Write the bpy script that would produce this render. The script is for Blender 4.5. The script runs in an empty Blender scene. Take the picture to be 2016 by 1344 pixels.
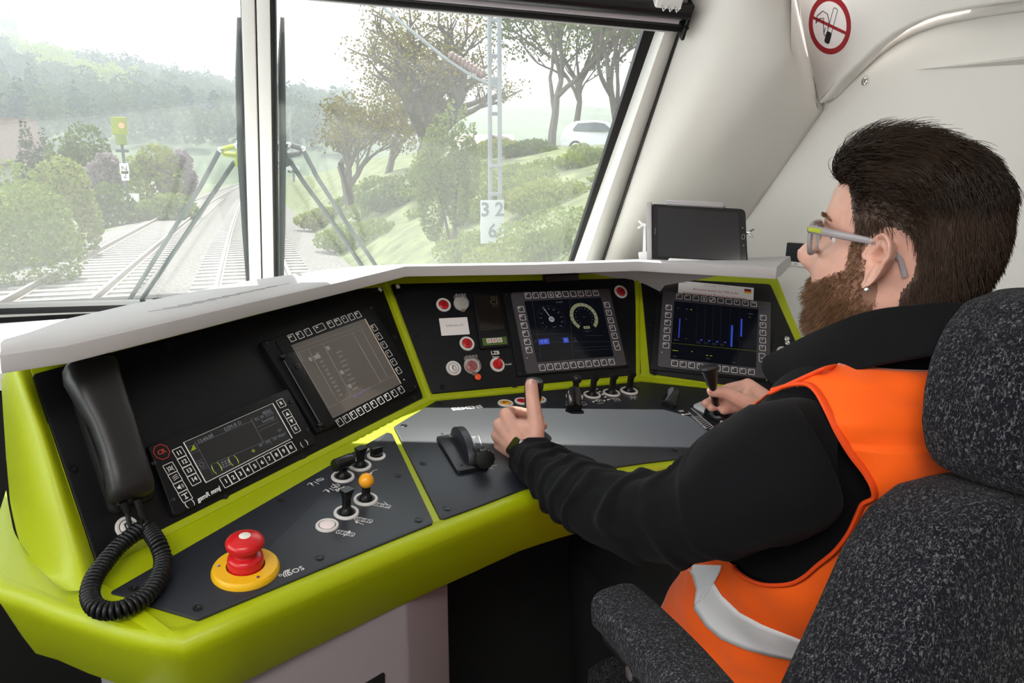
import bpy, bmesh, math, random
from math import sin, cos, tan, atan, pi, radians, sqrt, hypot
from mathutils import Vector as V, Matrix, noise

sc = bpy.context.scene
COL = sc.collection

# ------------------------------------------------------------ camera
FPX, PCX, PCY = 1450.0, 1008.0, 672.0
CAM = V((0.0, 0.0, 1.28))
YAW, PITCH = radians(19.94359), radians(13.00905)
FW = V((sin(YAW)*cos(PITCH), cos(YAW)*cos(PITCH), -sin(PITCH)))
RT = V((cos(YAW), -sin(YAW), 0))
UP = RT.cross(FW)
cam_data = bpy.data.cameras.new('camera')
cam = bpy.data.objects.new('camera', cam_data)
COL.objects.link(cam)
cam_data.sensor_width = 36.0
cam_data.lens = FPX*36.0/2016.0
cam_data.clip_start = 0.02
cam_data.clip_end = 2000
cam.matrix_world = Matrix.Translation(CAM) @ Matrix((RT, UP, -FW)).transposed().to_4x4()
sc.camera = cam

# ------------------------------------------------------------ sky, sun, exposure
sc.view_settings.view_transform = 'Standard'
sc.view_settings.look = 'None'
sc.view_settings.gamma = 1.0
sc.view_settings.exposure = 0.15
world = bpy.data.worlds.new('sky')
sc.world = world
world.use_nodes = True
wn = world.node_tree
wn.nodes.clear()
w_out = wn.nodes.new('ShaderNodeOutputWorld')
w_bg = wn.nodes.new('ShaderNodeBackground')
w_bg.inputs['Color'].default_value = (0.93, 0.96, 1.0, 1)
# sky brightened out of view on the left as added fill for the walls
w_tc = wn.nodes.new('ShaderNodeTexCoord')
w_sx = wn.nodes.new('ShaderNodeSeparateXYZ')
w_mr = wn.nodes.new('ShaderNodeMapRange')
w_mr.interpolation_type = 'SMOOTHSTEP'
for k, v in ((1, -.38), (2, -.85), (3, 1.9), (4, 5.0)): w_mr.inputs[k].default_value = v
wn.links.new(w_tc.outputs['Generated'], w_sx.inputs[0])
wn.links.new(w_sx.outputs['X'], w_mr.inputs[0])
wn.links.new(w_mr.outputs[0], w_bg.inputs['Strength'])
wn.links.new(w_bg.outputs[0], w_out.inputs[0])

def lamp(name, kind, energy, color=(1, 1, 1)):
    d = bpy.data.lights.new(name, kind)
    d.energy = energy
    d.color = color
    o = bpy.data.objects.new(name, d)
    COL.objects.link(o)
    return o, d

SUN_AZ, SUN_EL = radians(3), radians(63.5)
sun, sun_d = lamp('sun', 'SUN', 9.5, (1.0, 0.96, 0.9))
sun_d.angle = radians(0.53)
sun.rotation_euler = V((sin(SUN_AZ)*cos(SUN_EL), cos(SUN_AZ)*cos(SUN_EL), sin(SUN_EL))).to_track_quat('Z', 'Y').to_euler()

# unseen fill light added at the ceiling to brighten the cab
cab_fill, cab_d = lamp('cab_fill', 'AREA', 30.0, (1.0, 0.97, 0.93))
cab_d.shape = 'RECTANGLE'
cab_d.size, cab_d.size_y = 1.3, 0.8
cab_fill.location = (-0.45, -0.3, 2.09)
cab_fill.rotation_euler = (radians(6), 0, 0)

# ------------------------------------------------------------ geometry helpers
def ray(px, py):
    return FW + RT*((px-PCX)/FPX) - UP*((py-PCY)/FPX)
def hit(px, py, p0, n):
    d = ray(px, py)
    return CAM + d*((p0-CAM).dot(n)/d.dot(n))
def zz(px, py, z): return hit(px, py, V((0, 0, z)), V((0, 0, 1)))
def yy(px, py, y): return hit(px, py, V((0, y, 0)), V((0, 1, 0)))
def xx(px, py, x): return hit(px, py, V((x, 0, 0)), V((1, 0, 0)))
def dd(px, py, t): return CAM + ray(px, py)*t

class Fr:
    """a flat working frame: origin, right, up, outward normal"""
    def __init__(s, o, u, n):
        s.o = V(o); s.n = V(n).normalized()
        u = V(u); u = u - s.n*u.dot(s.n)
        s.u = u.normalized(); s.v = s.n.cross(s.u)
        s.M = Matrix.Translation(s.o) @ Matrix((s.u, s.v, s.n)).transposed().to_4x4()
    def at(s, px, py, h=0.0):
        p = hit(px, py, s.o + s.n*h, s.n) - s.o
        return (p.dot(s.u), p.dot(s.v))
    def w(s, u, v, h=0.0):
        return s.o + s.u*u + s.v*v + s.n*h
    def P(s, px, py, h=0.0):
        return s.w(*s.at(px, py, h), h)

def round_poly(pts, r, seg=5):
    out = []
    n = len(pts)
    rr = r if isinstance(r, (list, tuple)) else [r]*n
    for i in range(n):
        p = V(pts[i][:2]); a = V(pts[i-1][:2]) - p; b = V(pts[(i+1) % n][:2]) - p
        la, lb = a.length, b.length
        if rr[i] <= 1e-6 or la < 1e-7 or lb < 1e-7:
            out.append((p.x, p.y)); continue
        a /= la; b /= lb
        ang = math.acos(max(-1, min(1, a.dot(b))))
        if ang > 3.05 or ang < .05:
            out.append((p.x, p.y)); continue
        t = min(rr[i]/tan(ang/2), la*.48, lb*.48)
        q = t*tan(ang/2)
        c = p + (a+b).normalized()*(q/sin(ang/2))
        s0 = p + a*t - c; s1 = p + b*t - c
        a0 = math.atan2(s0.y, s0.x); a1 = math.atan2(s1.y, s1.x)
        dlt = (a1-a0+pi) % (2*pi) - pi
        for k in range(seg+1):
            th = a0 + dlt*k/seg
            out.append((c.x+q*cos(th), c.y+q*sin(th)))
    return out

def rect(w, h, r=0.0, cx=0, cy=0, seg=4):
    return round_poly([(cx-w/2, cy-h/2), (cx+w/2, cy-h/2), (cx+w/2, cy+h/2), (cx-w/2, cy+h/2)], r, seg)
def circle(r, n=32, cx=0, cy=0):
    return [(cx+r*cos(2*pi*k/n), cy+r*sin(2*pi*k/n)) for k in range(n)]

def area2(pts):
    return sum(pts[i-1][0]*pts[i][1]-pts[i][0]*pts[i-1][1] for i in range(len(pts)))/2

def inset(pts, d):
    n = len(pts); out = []
    sgn = 1 if area2(pts) > 0 else -1
    for i in range(n):
        p = V(pts[i][:2]); a = (p - V(pts[i-1][:2])); b = (V(pts[(i+1) % n][:2]) - p)
        if a.length < 1e-9: a = b
        if b.length < 1e-9: b = a
        na = V((-a.y, a.x)).normalized()*sgn; nb = V((-b.y, b.x)).normalized()*sgn
        m = na + nb
        if m.length < 1e-6: m = na
        m.normalize()
        q = p + m*(d/max(.35, m.dot(na)))
        out.append((q.x, q.y))
    return out

class MB:
    """collects shapes; build() links them as ONE mesh object"""
    def __init__(s):
        s.v = []; s.f = []; s.m = []
    def add(s, verts, faces, mi=0, M=None):
        b = len(s.v)
        for p in verts:
            q = V(p) if len(p) == 3 else V((p[0], p[1], 0))
            s.v.append(M @ q if M is not None else q)
        for f in faces:
            s.f.append([b+i for i in f]); s.m.append(mi)
        return s
    def prism(s, poly, z0, z1, bev=0.0, mi=0, M=None, seg=2, top=None):
        if area2(poly) < 0: poly = poly[::-1]
        n = len(poly)
        rings = [[(x, y, z0) for x, y in poly]]
        if bev > 0:
            for k in range(seg+1):
                a = pi/2*k/seg
                q = inset(poly, bev*(1-cos(a)))
                rings.append([(x, y, z1-bev+bev*sin(a)) for x, y in q])
        else:
            rings.append([(x, y, z1) for x, y in poly])
        vs = [p for r in rings for p in r]
        fs = [[i*n+k, i*n+(k+1) % n, (i+1)*n+(k+1) % n, (i+1)*n+k] for i in range(len(rings)-1) for k in range(n)]
        s.add(vs, fs, mi, M)
        b = len(s.v)-len(vs)
        s.f.append([b+(len(rings)-1)*n+k for k in range(n)]); s.m.append(mi if top is None else top)
        s.f.append([b+k for k in range(n)][::-1]); s.m.append(mi)
        return s
    def ring(s, po, pi_, z0, z1, mi=0, M=None):
        """flat frame between two outlines with the same count"""
        n = len(po)
        vs = [(x, y, z0) for x, y in po]+[(x, y, z1) for x, y in po]+[(x, y, z1) for x, y in pi_]+[(x, y, z0) for x, y in pi_]
        fs = []
        for a, b in ((0, 1), (1, 2), (2, 3), (3, 0)):
            fs += [[a*n+k, a*n+(k+1) % n, b*n+(k+1) % n, b*n+k] for k in range(n)]
        return s.add(vs, fs, mi, M)
    def box(s, c, d, bev=0.0, mi=0, M=None):
        T = Matrix.Translation(V(c))
        if M is not None: T = M @ T
        if bev > 0:
            r = rect(d[0], d[1], bev, seg=2)
            n = len(r); h = d[2]/2
            q = inset(r, bev*.6)
            rings = [[(x, y, -h) for x, y in q], [(x, y, -h+bev*.6) for x, y in r], [(x, y, h-bev*.6) for x, y in r], [(x, y, h) for x, y in q]]
            vs = [p for g in rings for p in g]
            fs = [[i*n+k, i*n+(k+1) % n, (i+1)*n+(k+1) % n, (i+1)*n+k] for i in range(3) for k in range(n)]
            fs += [[3*n+k for k in range(n)], [k for k in range(n)][::-1]]
            return s.add(vs, fs, mi, T)
        x, y, z = d[0]/2, d[1]/2, d[2]/2
        vs = [(-x, -y, -z), (x, -y, -z), (x, y, -z), (-x, y, -z), (-x, -y, z), (x, -y, z), (x, y, z), (-x, y, z)]
        return s.add(vs, [[3, 2, 1, 0], [4, 5, 6, 7], [0, 1, 5, 4], [1, 2, 6, 5], [2, 3, 7, 6], [3, 0, 4, 7]], mi, T)
    def lathe(s, prof, n=32, mi=0, M=None, lobes=0, lamp_=0.0):
        """profile of (radius, z) turned about z"""
        vs = []; fs = []
        for r, z in prof:
            for k in range(n):
                a = 2*pi*k/n
                q = r*(1+lamp_*cos(lobes*a)) if lobes else r
                vs.append((q*cos(a), q*sin(a), z))
        m = len(prof)
        for i in range(m-1):
            for k in range(n):
                fs.append([i*n+k, i*n+(k+1) % n, (i+1)*n+(k+1) % n, (i+1)*n+k])
        if prof[0][0] > 1e-6: fs.append([k for k in range(n)][::-1])
        if prof[-1][0] > 1e-6: fs.append([(m-1)*n+k for k in range(n)])
        return s.add(vs, fs, mi, M)
    def sphere(s, c, r, n=20, mi=0, M=None, sc_=(1, 1, 1)):
        pr = [(max(1e-5, r*sin(pi*k/(n//2))), -r*cos(pi*k/(n//2))) for k in range(n//2+1)]
        T = Matrix.Translation(V(c)) @ Matrix.Diagonal((*sc_, 1))
        if M is not None: T = M @ T
        return s.lathe(pr, n, mi, T)
    def tube(s, pts, r, n=8, mi=0, M=None, cap=True, flat=1.0, upv=None):
        pts = [V(p) for p in pts]
        rs = r if isinstance(r, (list, tuple)) else [r]*len(pts)
        m = len(pts); vs = []; fs = []
        t0 = (pts[1]-pts[0]).normalized()
        nrm = V(upv) if upv is not None else (V((0, 0, 1)) if abs(t0.z) < .9 else V((1, 0, 0)))
        nrm = (nrm - t0*nrm.dot(t0)).normalized()
        for i in range(m):
            t = (pts[min(i+1, m-1)]-pts[max(i-1, 0)])
            t = t.normalized() if t.length > 1e-9 else t0
            nrm = nrm - t*nrm.dot(t)
            nrm = nrm.normalized() if nrm.length > 1e-9 else t.orthogonal().normalized()
            b = t.cross(nrm)
            for k in range(n):
                a = 2*pi*k/n
                vs.append(pts[i] + nrm*(rs[i]*cos(a)*flat) + b*(rs[i]*sin(a)))
        for i in range(m-1):
            for k in range(n):
                fs.append([i*n+k, i*n+(k+1) % n, (i+1)*n+(k+1) % n, (i+1)*n+k])
        if cap:
            fs.append([k for k in range(n)][::-1]); fs.append([(m-1)*n+k for k in range(n)])
        return s.add([tuple(p) for p in vs], fs, mi, M)
    def grid(s, rows, mi=0, M=None, closed=False):
        """rows of equal length point lists"""
        n = len(rows[0]); vs = [tuple(p) for r in rows for p in r]; fs = []
        for i in range(len(rows)-1):
            for k in range(n if closed else n-1):
                fs.append([i*n+k, i*n+(k+1) % n, (i+1)*n+(k+1) % n, (i+1)*n+k])
        return s.add(vs, fs, mi, M)
    def text(s, body, size, mi=0, M=None, h=0.0004, font_bold=False, align='CENTER', sx=1.0, shear=0.0):
        vs, fs = text_geo(body, align, shear, font_bold)
        T = Matrix.Diagonal((size*sx, size, h, 1))
        if M is not None: T = M @ T
        return s.add(vs, fs, mi, T)
    def build(s, name, mats, parent=None, smooth=True, ang=38, M=None, mods=()):
        me = bpy.data.meshes.new(name)
        me.from_pydata([tuple(p) for p in s.v], [], s.f)
        if not isinstance(mats, (list, tuple)): mats = [mats]
        for m in mats: me.materials.append(m)
        me.polygons.foreach_set('material_index', s.m)
        bm = bmesh.new(); bm.from_mesh(me)
        bmesh.ops.recalc_face_normals(bm, faces=bm.faces)
        if smooth:
            lim = radians(ang)
            for f in bm.faces: f.smooth = True
            for e in bm.edges:
                if len(e.link_faces) == 2 and e.calc_face_angle(0) > lim: e.smooth = False
        bm.to_mesh(me); bm.free()
        o = bpy.data.objects.new(name, me)
        COL.objects.link(o)
        if parent is not None: o.parent = parent
        if M is not None:
            o.matrix_world = M
        return o

_txt = {}
def text_geo(body, align='CENTER', shear=0.0, bold=False):
    key = (body, align, shear, bold)
    if key in _txt: return _txt[key]
    c = bpy.data.curves.new('t', 'FONT')
    c.body = body; c.size = 1.0; c.align_x = align; c.align_y = 'CENTER'; c.shear = shear
    c.resolution_u = 2
    c.extrude = .5
    if bold: c.offset = 0.025
    o = bpy.data.objects.new('t', c)
    COL.objects.link(o)
    dg = bpy.context.evaluated_depsgraph_get()
    dg.update()
    me = bpy.data.meshes.new_from_object(o.evaluated_get(dg))
    vs = [tuple(v.co) for v in me.vertices]; fs = [list(p.vertices) for p in me.polygons]
    bpy.data.objects.remove(o); bpy.data.curves.remove(c); bpy.data.meshes.remove(me)
    _txt[key] = (vs, fs)
    return _txt[key]

def tag(o, label=None, cat=None, group=None, kind=None):
    if label: o['label'] = label
    if cat: o['category'] = cat
    if group: o['group'] = group
    if kind: o['kind'] = kind
    return o
def thing(name, label, cat, M=None, group=None):
    o = bpy.data.objects.new(name, None)
    o.empty_display_size = .02
    COL.objects.link(o)
    if M is not None: o.matrix_world = M
    return tag(o, label, cat, group)
def struct(o, label=None):
    o['kind'] = 'structure'
    if label: o['label'] = label
    return o
def on(fr, u, v, h=0.0, rot=0.0):
    return fr.M @ Matrix.Translation((u, v, h)) @ Matrix.Rotation(rot, 4, 'Z')
def TR(x, y, z=0.0, rot=0.0):
    return Matrix.Translation((x, y, z)) @ Matrix.Rotation(rot, 4, 'Z')
def lerp(a, b, t): return tuple(x+(y-x)*t for x, y in zip(a, b))
def copy_thing(root, M=None, label=None):
    r = root.copy(); COL.objects.link(r)
    if M is not None: r.matrix_world = M
    if label: r['label'] = label
    for ch in root.children:
        c = ch.copy(); COL.objects.link(c); c.parent = r
        for g in ch.children:
            d = g.copy(); COL.objects.link(d); d.parent = c
    return r

# ------------------------------------------------------------ materials
def mat(name, col, rough=.5, metal=0.0, spec=.5, bump=0.0, bscale=400.0, bdist=.0005, emit=None, estr=1.0, var=0.0, vscale=8.0, trans=0.0, sheen=0.0, coat=0.0, alpha=1.0, ior=1.45, sss=0.0):
    m = bpy.data.materials.new(name)
    m.use_nodes = True
    nt = m.node_tree
    b = nt.nodes['Principled BSDF']
    b.inputs['Base Color'].default_value = (*col, 1)
    b.inputs['Roughness'].default_value = rough
    b.inputs['Metallic'].default_value = metal
    b.inputs['Specular IOR Level'].default_value = spec
    b.inputs['Transmission Weight'].default_value = trans
    b.inputs['IOR'].default_value = ior
    b.inputs['Alpha'].default_value = alpha
    b.inputs['Coat Weight'].default_value = coat
    if sheen:
        b.inputs['Sheen Weight'].default_value = sheen
        b.inputs['Sheen Roughness'].default_value = .5
    if sss:
        b.inputs['Subsurface Weight'].default_value = sss
        b.inputs['Subsurface Radius'].default_value = (.012, .004, .002)
        b.inputs['Subsurface Scale'].default_value = .4
    if emit:
        b.inputs['Emission Color'].default_value = (*emit, 1)
        b.inputs['Emission Strength'].default_value = estr
    if bump or var:
        tc = nt.nodes.new('ShaderNodeTexCoord')
    if bump:
        nz = nt.nodes.new('ShaderNodeTexNoise'); nz.inputs['Scale'].default_value = bscale; nz.inputs['Detail'].default_value = 2
        bp = nt.nodes.new('ShaderNodeBump'); bp.inputs['Strength'].default_value = bump; bp.inputs['Distance'].default_value = bdist
        nt.links.new(tc.outputs['Object'], nz.inputs['Vector'])
        nt.links.new(nz.outputs['Fac'], bp.inputs['Height'])
        nt.links.new(bp.outputs['Normal'], b.inputs['Normal'])
    if var:
        n2 = nt.nodes.new('ShaderNodeTexNoise'); n2.inputs['Scale'].default_value = vscale; n2.inputs['Detail'].default_value = 4
        mx = nt.nodes.new('ShaderNodeMix'); mx.data_type = 'RGBA'
        mx.inputs[6].default_value = (*[c*(1-var) for c in col], 1)
        mx.inputs[7].default_value = (*[min(1, c*(1+var)) for c in col], 1)
        rp = nt.nodes.new('ShaderNodeMapRange'); rp.inputs[1].default_value = .3; rp.inputs[2].default_value = .7
        nt.links.new(tc.outputs['Object'], n2.inputs['Vector'])
        nt.links.new(n2.outputs['Fac'], rp.inputs[0])
        nt.links.new(rp.outputs[0], mx.inputs[0])
        nt.links.new(mx.outputs[2], b.inputs['Base Color'])
    return m

GREEN = mat('lime_green_moulded_plastic', (.355, .42, .001), .42, spec=.45, bump=.35, bscale=900, bdist=.0003)
GREY = mat('grey_hood_plastic', (.45, .43, .435), .5, bump=.3, bscale=1200, bdist=.0002)
WALL = mat('cream_white_wall_panel', (.77, .74, .705), .45, bump=.04, bscale=300)
WALL2 = mat('white_ceiling_panel', (.80, .77, .74), .45)
FRAMEW = mat('white_window_frame', (.80, .785, .76), .4)
RUBBER = mat('black_rubber', (.008, .008, .009), .45)
BLACKP = mat('black_instrument_panel', (.006, .006, .0075), .42, spec=.25, bump=.12, bscale=700, bdist=.0002)
DESKP = mat('dark_blue_black_desk_plate', (.009, .011, .019), .47, spec=.85, bump=.25, bscale=1500, bdist=.00012)
BLK = mat('black_plastic', (.006, .006, .007), .38, spec=.35)
BLKS = mat('black_satin_metal', (.008, .008, .009), .3, spec=.5)
BLKM = mat('matt_black', (.005, .005, .005), .7)
BEZ = mat('grey_display_bezel', (.055, .05, .058), .45, bump=.1, bscale=900)
WHT = mat('white_print', (.80, .78, .78), .5)
GRYP = mat('dim_grey_print', (.22, .22, .23), .5)
REDP = mat('red_print', (.52, .035, .03), .5)
RINGW = mat('pale_grey_ring', (.66, .63, .61), .35)
RED = mat('red_button', (.55, .012, .015), .25, spec=.5)
REDL = mat('red_lens', (.50, .01, .018), .2)
YEL = mat('yellow_plate', (.80, .44, .01), .35, bump=.1, bscale=900)
AMB = mat('amber_lens', (.82, .36, .02), .3)
ORGK = mat('orange_knob', (.85, .36, .015), .3)
PINKL = mat('pale_pink_lens', (.85, .72, .73), .35)
CLEAR = mat('clear_cover_plastic', (.95, .92, .92), .08, trans=.92, ior=1.3)
STEEL = mat('bright_steel', (.62, .62, .62), .25, metal=1)
PAPER = mat('white_sticker', (.83, .79, .79), .6)
PEDE = mat('grey_pink_pedestal', (.30, .26, .28), .55, bump=.1, bscale=600)
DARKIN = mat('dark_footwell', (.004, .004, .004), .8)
# ============================================================ the cab shell
def glass_mat(name, veil=.06, tint=(.93, .96, .95)):
    m = bpy.data.materials.new(name); m.use_nodes = True
    nt = m.node_tree; nt.nodes.clear()
    N = nt.nodes.new; L = nt.links.new
    out = N('ShaderNodeOutputMaterial'); tr = N('ShaderNodeBsdfTransparent'); gl = N('ShaderNodeBsdfGlossy')
    tr.inputs[0].default_value = (*tint, 1); gl.inputs['Roughness'].default_value = .01
    lw = N('ShaderNodeLayerWeight'); lw.inputs['Blend'].default_value = .5
    pw = N('ShaderNodeMath'); pw.operation = 'POWER'; pw.inputs[1].default_value = 5
    ma = N('ShaderNodeMath'); ma.operation = 'MULTIPLY_ADD'; ma.inputs[1].default_value = .7; ma.inputs[2].default_value = .035
    L(lw.outputs['Facing'], pw.inputs[0]); L(pw.outputs[0], ma.inputs[0])
    mx = N('ShaderNodeMixShader'); L(ma.outputs[0], mx.inputs[0]); L(tr.outputs[0], mx.inputs[1]); L(gl.outputs[0], mx.inputs[2])
    df = N('ShaderNodeBsdfDiffuse'); tl = N('ShaderNodeBsdfTranslucent')
    df.inputs[0].default_value = (.9, .9, .9, 1); tl.inputs[0].default_value = (.9, .9, .9, 1)
    md = N('ShaderNodeMixShader'); md.inputs[0].default_value = .6; L(df.outputs[0], md.inputs[1]); L(tl.outputs[0], md.inputs[2])  # white scatter mixed into the glass to stand in for outdoor haze
    tc = N('ShaderNodeTexCoord'); nz = N('ShaderNodeTexNoise'); nz.inputs['Scale'].default_value = 3; nz.inputs['Detail'].default_value = 6
    L(tc.outputs['Object'], nz.inputs['Vector'])
    mr = N('ShaderNodeMapRange'); mr.inputs[1].default_value = .25; mr.inputs[2].default_value = .75; mr.inputs[3].default_value = veil*.75; mr.inputs[4].default_value = veil*1.25
    L(nz.outputs['Fac'], mr.inputs[0])
    m2 = N('ShaderNodeMixShader'); L(mr.outputs[0], m2.inputs[0]); L(mx.outputs[0], m2.inputs[1]); L(md.outputs[0], m2.inputs[2])
    L(m2.outputs[0], out.inputs[0])
    return m
GLASS = glass_mat('veiled_windscreen_glass', .038)
GLASS2 = glass_mat('side_window_glass', .02)

Mb = V((.05, 2.16, .95))                        # foot of the centre mullion
# right and left panes are swept back from the mullion
PR = Fr(Mb, V((.868, 1.9, 1.031))-Mb, (V((.868, 1.9, 1.031))-Mb).cross(V((.863, 1.5, 1.566))-Mb)*1.0)
if PR.n.y > 0: PR = Fr(Mb, PR.u, -PR.n)
mt = PR.P(508, 0)
lc = yy(0, 604, 2.06)
nL = (lc-Mb).cross(mt-Mb)
if nL.y > 0: nL = -nL
PLf = Fr(Mb, Mb-lc, nL)

def pane(name, fr, pts, gl, gw, gdepth, label):
    root = thing(name, None, None, fr.M)
    struct(root, label)
    poly = [(u, v) for u, v in pts]
    if area2(poly) < 0: poly = poly[::-1]
    g = MB(); g.prism(poly, -.008, 0.0)
    g.build('glass_pane', gl, root, smooth=False)
    q = inset(poly, -gw); q2 = inset(poly, .002)
    r = MB(); r.ring(q, q2, -.007, gdepth)
    r.build('black_gasket', RUBBER, root, smooth=False)
    return root
rb = [PR.at(548, 600), PR.at(1094, 600), PR.at(1272, 40), PR.at(1284, 0), PR.at(541, -75)]
w2 = pane('window_2', PR, rb, GLASS, .026, .012, 'right windscreen pane behind the roller blind')
lb = [PLf.at(-420, 612), PLf.at(492, 588), PLf.at(474, -140), PLf.at(-420, -140)]
w1 = pane('window_1', PLf, lb, GLASS, .02, .012, 'left windscreen pane looking onto the tracks')

m = MB(); q_ = lb if area2(lb) > 0 else lb[::-1]
big = [(u+(-.75 if u < -.4 else .0), v+(-.25 if v < .2 else .0)) for u, v in q_]
cu = sum(p[0] for p in q_)/4; cv_ = sum(p[1] for p in q_)/4
inn = inset(q_, -.0205)
big = [((u-.9) if u < cu else u+.025, (v-.024) if v < cv_ else v+.25) for u, v in q_]
m.ring(big, inn, -.02, .004)
struct(m.build('trim_0', FRAMEW, M=PLf.M, smooth=False), 'white surround of the left windscreen pane')
# centre mullion: two white posts with dark joints
def beam(name, prs, mtl, depth0, depth1, label):
    """px pairs bottom(left,right) top(left,right) on the right pane plane"""
    m = MB()
    (a, b), (c, d) = prs
    poly = [PR.at(*a), PR.at(*b), PR.at(*d), PR.at(*c)]
    m.prism(poly, depth0, depth1, .003)
    o = m.build(name, mtl, None, M=PR.M)
    return struct(o, label)
beam('trim_1', (((494, 620), (546, 620)), ((474, -60), (537, -60))), RUBBER, -.03, .02, 'black core of the windscreen mullion')
beam('trim_2', (((497, 620), (519, 620)), ((478, -60), (504, -60))), FRAMEW, -.0, .034, 'left white strip of the windscreen mullion')
beam('trim_3', (((522, 620), (542, 620)), ((508, -60), (533, -60))), FRAMEW, -.0, .034, 'right white strip of the windscreen mullion')

# right window frame, pillar and wall as one swept surface each
def sweep(name, cols, mtl, label, n=10, smooth=True):
    """cols: list of polylines (bottom..top), each resampled"""
    def res(pl):
        L = [0]
        for a, b in zip(pl, pl[1:]): L.append(L[-1]+(V(b)-V(a)).length)
        out = []
        for k in range(n+1):
            t = L[-1]*k/n
            i = max(j for j in range(len(L)) if L[j] <= t+1e-9); i = min(i, len(pl)-2)
            s_ = (t-L[i])/(L[i+1]-L[i]); out.append(V(pl[i]).lerp(V(pl[i+1]), s_))
        return out
    m = MB(); m.grid([res(c) for c in cols])
    o = m.build(name, mtl)
    md = o.modifiers.new('s', 'SOLIDIFY'); md.thickness = .006; md.offset = 1
    return struct(o, label)
def ext(a, b, z): return a + (b-a)*((z-a.z)/(b.z-a.z))
def up_line(a, b, z0=.78, z1=1.86): return [ext(a, b, z0), a, b, ext(a, b, z1)]
g0 = PR.w(*PR.at(1130, 515, .012), .012); g1 = PR.w(*PR.at(1287, 70, .012), .012)
f0 = PR.w(*PR.at(1152, 515, .03), .03); f1 = PR.w(*PR.at(1306, 70, .03), .03)
h0 = PR.w(*PR.at(1160, 515, .028), .028); h1 = PR.w(*PR.at(1313, 70, .028), .028)
l0 = V((.944, 1.86, 1.032)); l1 = V((.914, 1.47, 1.57))
sweep('trim_4', [up_line(g0, g1), up_line(f0, f1), up_line(h0, h1), up_line(l0, l1)], FRAMEW, 'white frame right of the windscreen')
jt = MB(); jt.tube(up_line(l0+V((.001, -.002, 0)), l1+V((.001, -.002, 0))), .0035, 6)
struct(jt.build('trim_5', RUBBER), 'thin black joint beside the window frame')
XA = 1.08
a0, a1 = xx(1340, 390, XA), xx(1557, 96, XA)
b0, b1 = xx(1462, 430, 1.335), xx(1612, 214, 1.335)
acol = [V((XA+.03, 2.1, .80)), V((XA+.02, 1.93, 1.0)), a0, a1, xx(1553, -60, XA)]
bcol = [V((1.335, 2.2, .80)), V((1.335, 2.0, 1.0)), b0, b1, xx(1600, 150, 1.30)*.5 + xx(1600, 150, 1.30)*.5]
lcol = [V((.972, 2.02, .80)), l0, l0.lerp(l1, .5), l1, ext(l0, l1, 1.86)]
mcol = [(p*.45+q*.55)+V((-.012, -.03, .012)) for p, q in zip(lcol, acol)]
ma = [(p*.12+q*.88)+V((-.004, -.006, .004)) for p, q in zip(lcol, acol)]
an = [(q*.9+r*.1)+V((-.002, -.004, 0)) for q, r in zip(acol, bcol)]
gcol = [p+V((.035, .012, .0)) for p in bcol]
sweep('trim_6', [lcol, mcol, ma, an, bcol, gcol], WALL, 'cream pillar cover between windscreen and side wall', n=24)

wl = MB()
wl.box((1.40, .3, 1.05), (.08, 4.0, 2.2), 0)
wallR = struct(wl.build('wall_right', WALL, smooth=False), 'cream side wall behind the driver')
wl.v = []
# long shallow ridge pressed into the wall panel
rd = MB()
r0, r1, r2, r3 = xx(1800, 137, 1.36), xx(2060, 105, 1.36), xx(2060, 125, 1.36), xx(1830, 136, 1.36)
ra = xx(2060, 112, 1.347); rb_ = xx(1850, 133, 1.352)
rd.grid([[r0, r1], [rb_, ra], [r3, r2]])
o = rd.build('wall_ridge', WALL, wallR)
# folded ceiling panel that carries the no smoking sign
P0 = xx(1612, 205, 1.325)
CP = Fr(P0, (0, -1, 0), (-.95, 0, -.31))
cpx = [(1562, -60), (1570, 0), (1574, 30), (1585, 95), (1611, 207), (1626, 196), (1655, 160), (1690, 127), (1724, 95), (1760, 68), (1800, 47), (1850, 30), (1900, 20), (1960, 10), (2060, -2), (2100, -90)]
cm = MB(); cm.prism(round_poly([CP.at(x, y) for x, y in cpx], [0, .0, .03, .08, .006]+[.01]*11), -.035, .0, .008, seg=3)
struct(cm.build('trim_7', WALL2, M=CP.M, ang=50), 'white folded ceiling panel above the side wall')
cm = MB()
cpo = [(1550, -60), (1558, 0), (1562, 92), (1600, 190), (1612, 214)]
rowo = [CP.w(*CP.at(x, y, -.03), -.03) for x, y in cpo]
rowi = [CP.w(*CP.at(x+16, y, -.028), -.028) for x, y in cpo]
edge_ = [xx(1550, -60, XA), xx(1558, 0, XA), a1, xx(1597, 178, 1.27), b1]
cm.grid([edge_, rowo, rowi, [p+V((.03, 0, 0)) for p in rowi]])
struct(cm.build('trim_8', WALL), 'cream channel beside the folded ceiling panel')
# curved rim of the wall panel below the ceiling panel
rim = [xx(x, y, 1.352) for x, y in ((1640, 188), (1690, 138), (1726, 104), (1762, 78), (1802, 57), (1852, 40), (1905, 29), (1965, 19), (2080, 4))]
cm = MB(); cm.tube(rim, .009, 10)
struct(cm.build('trim_9', WALL), 'rounded rim of the cream side wall')

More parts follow.
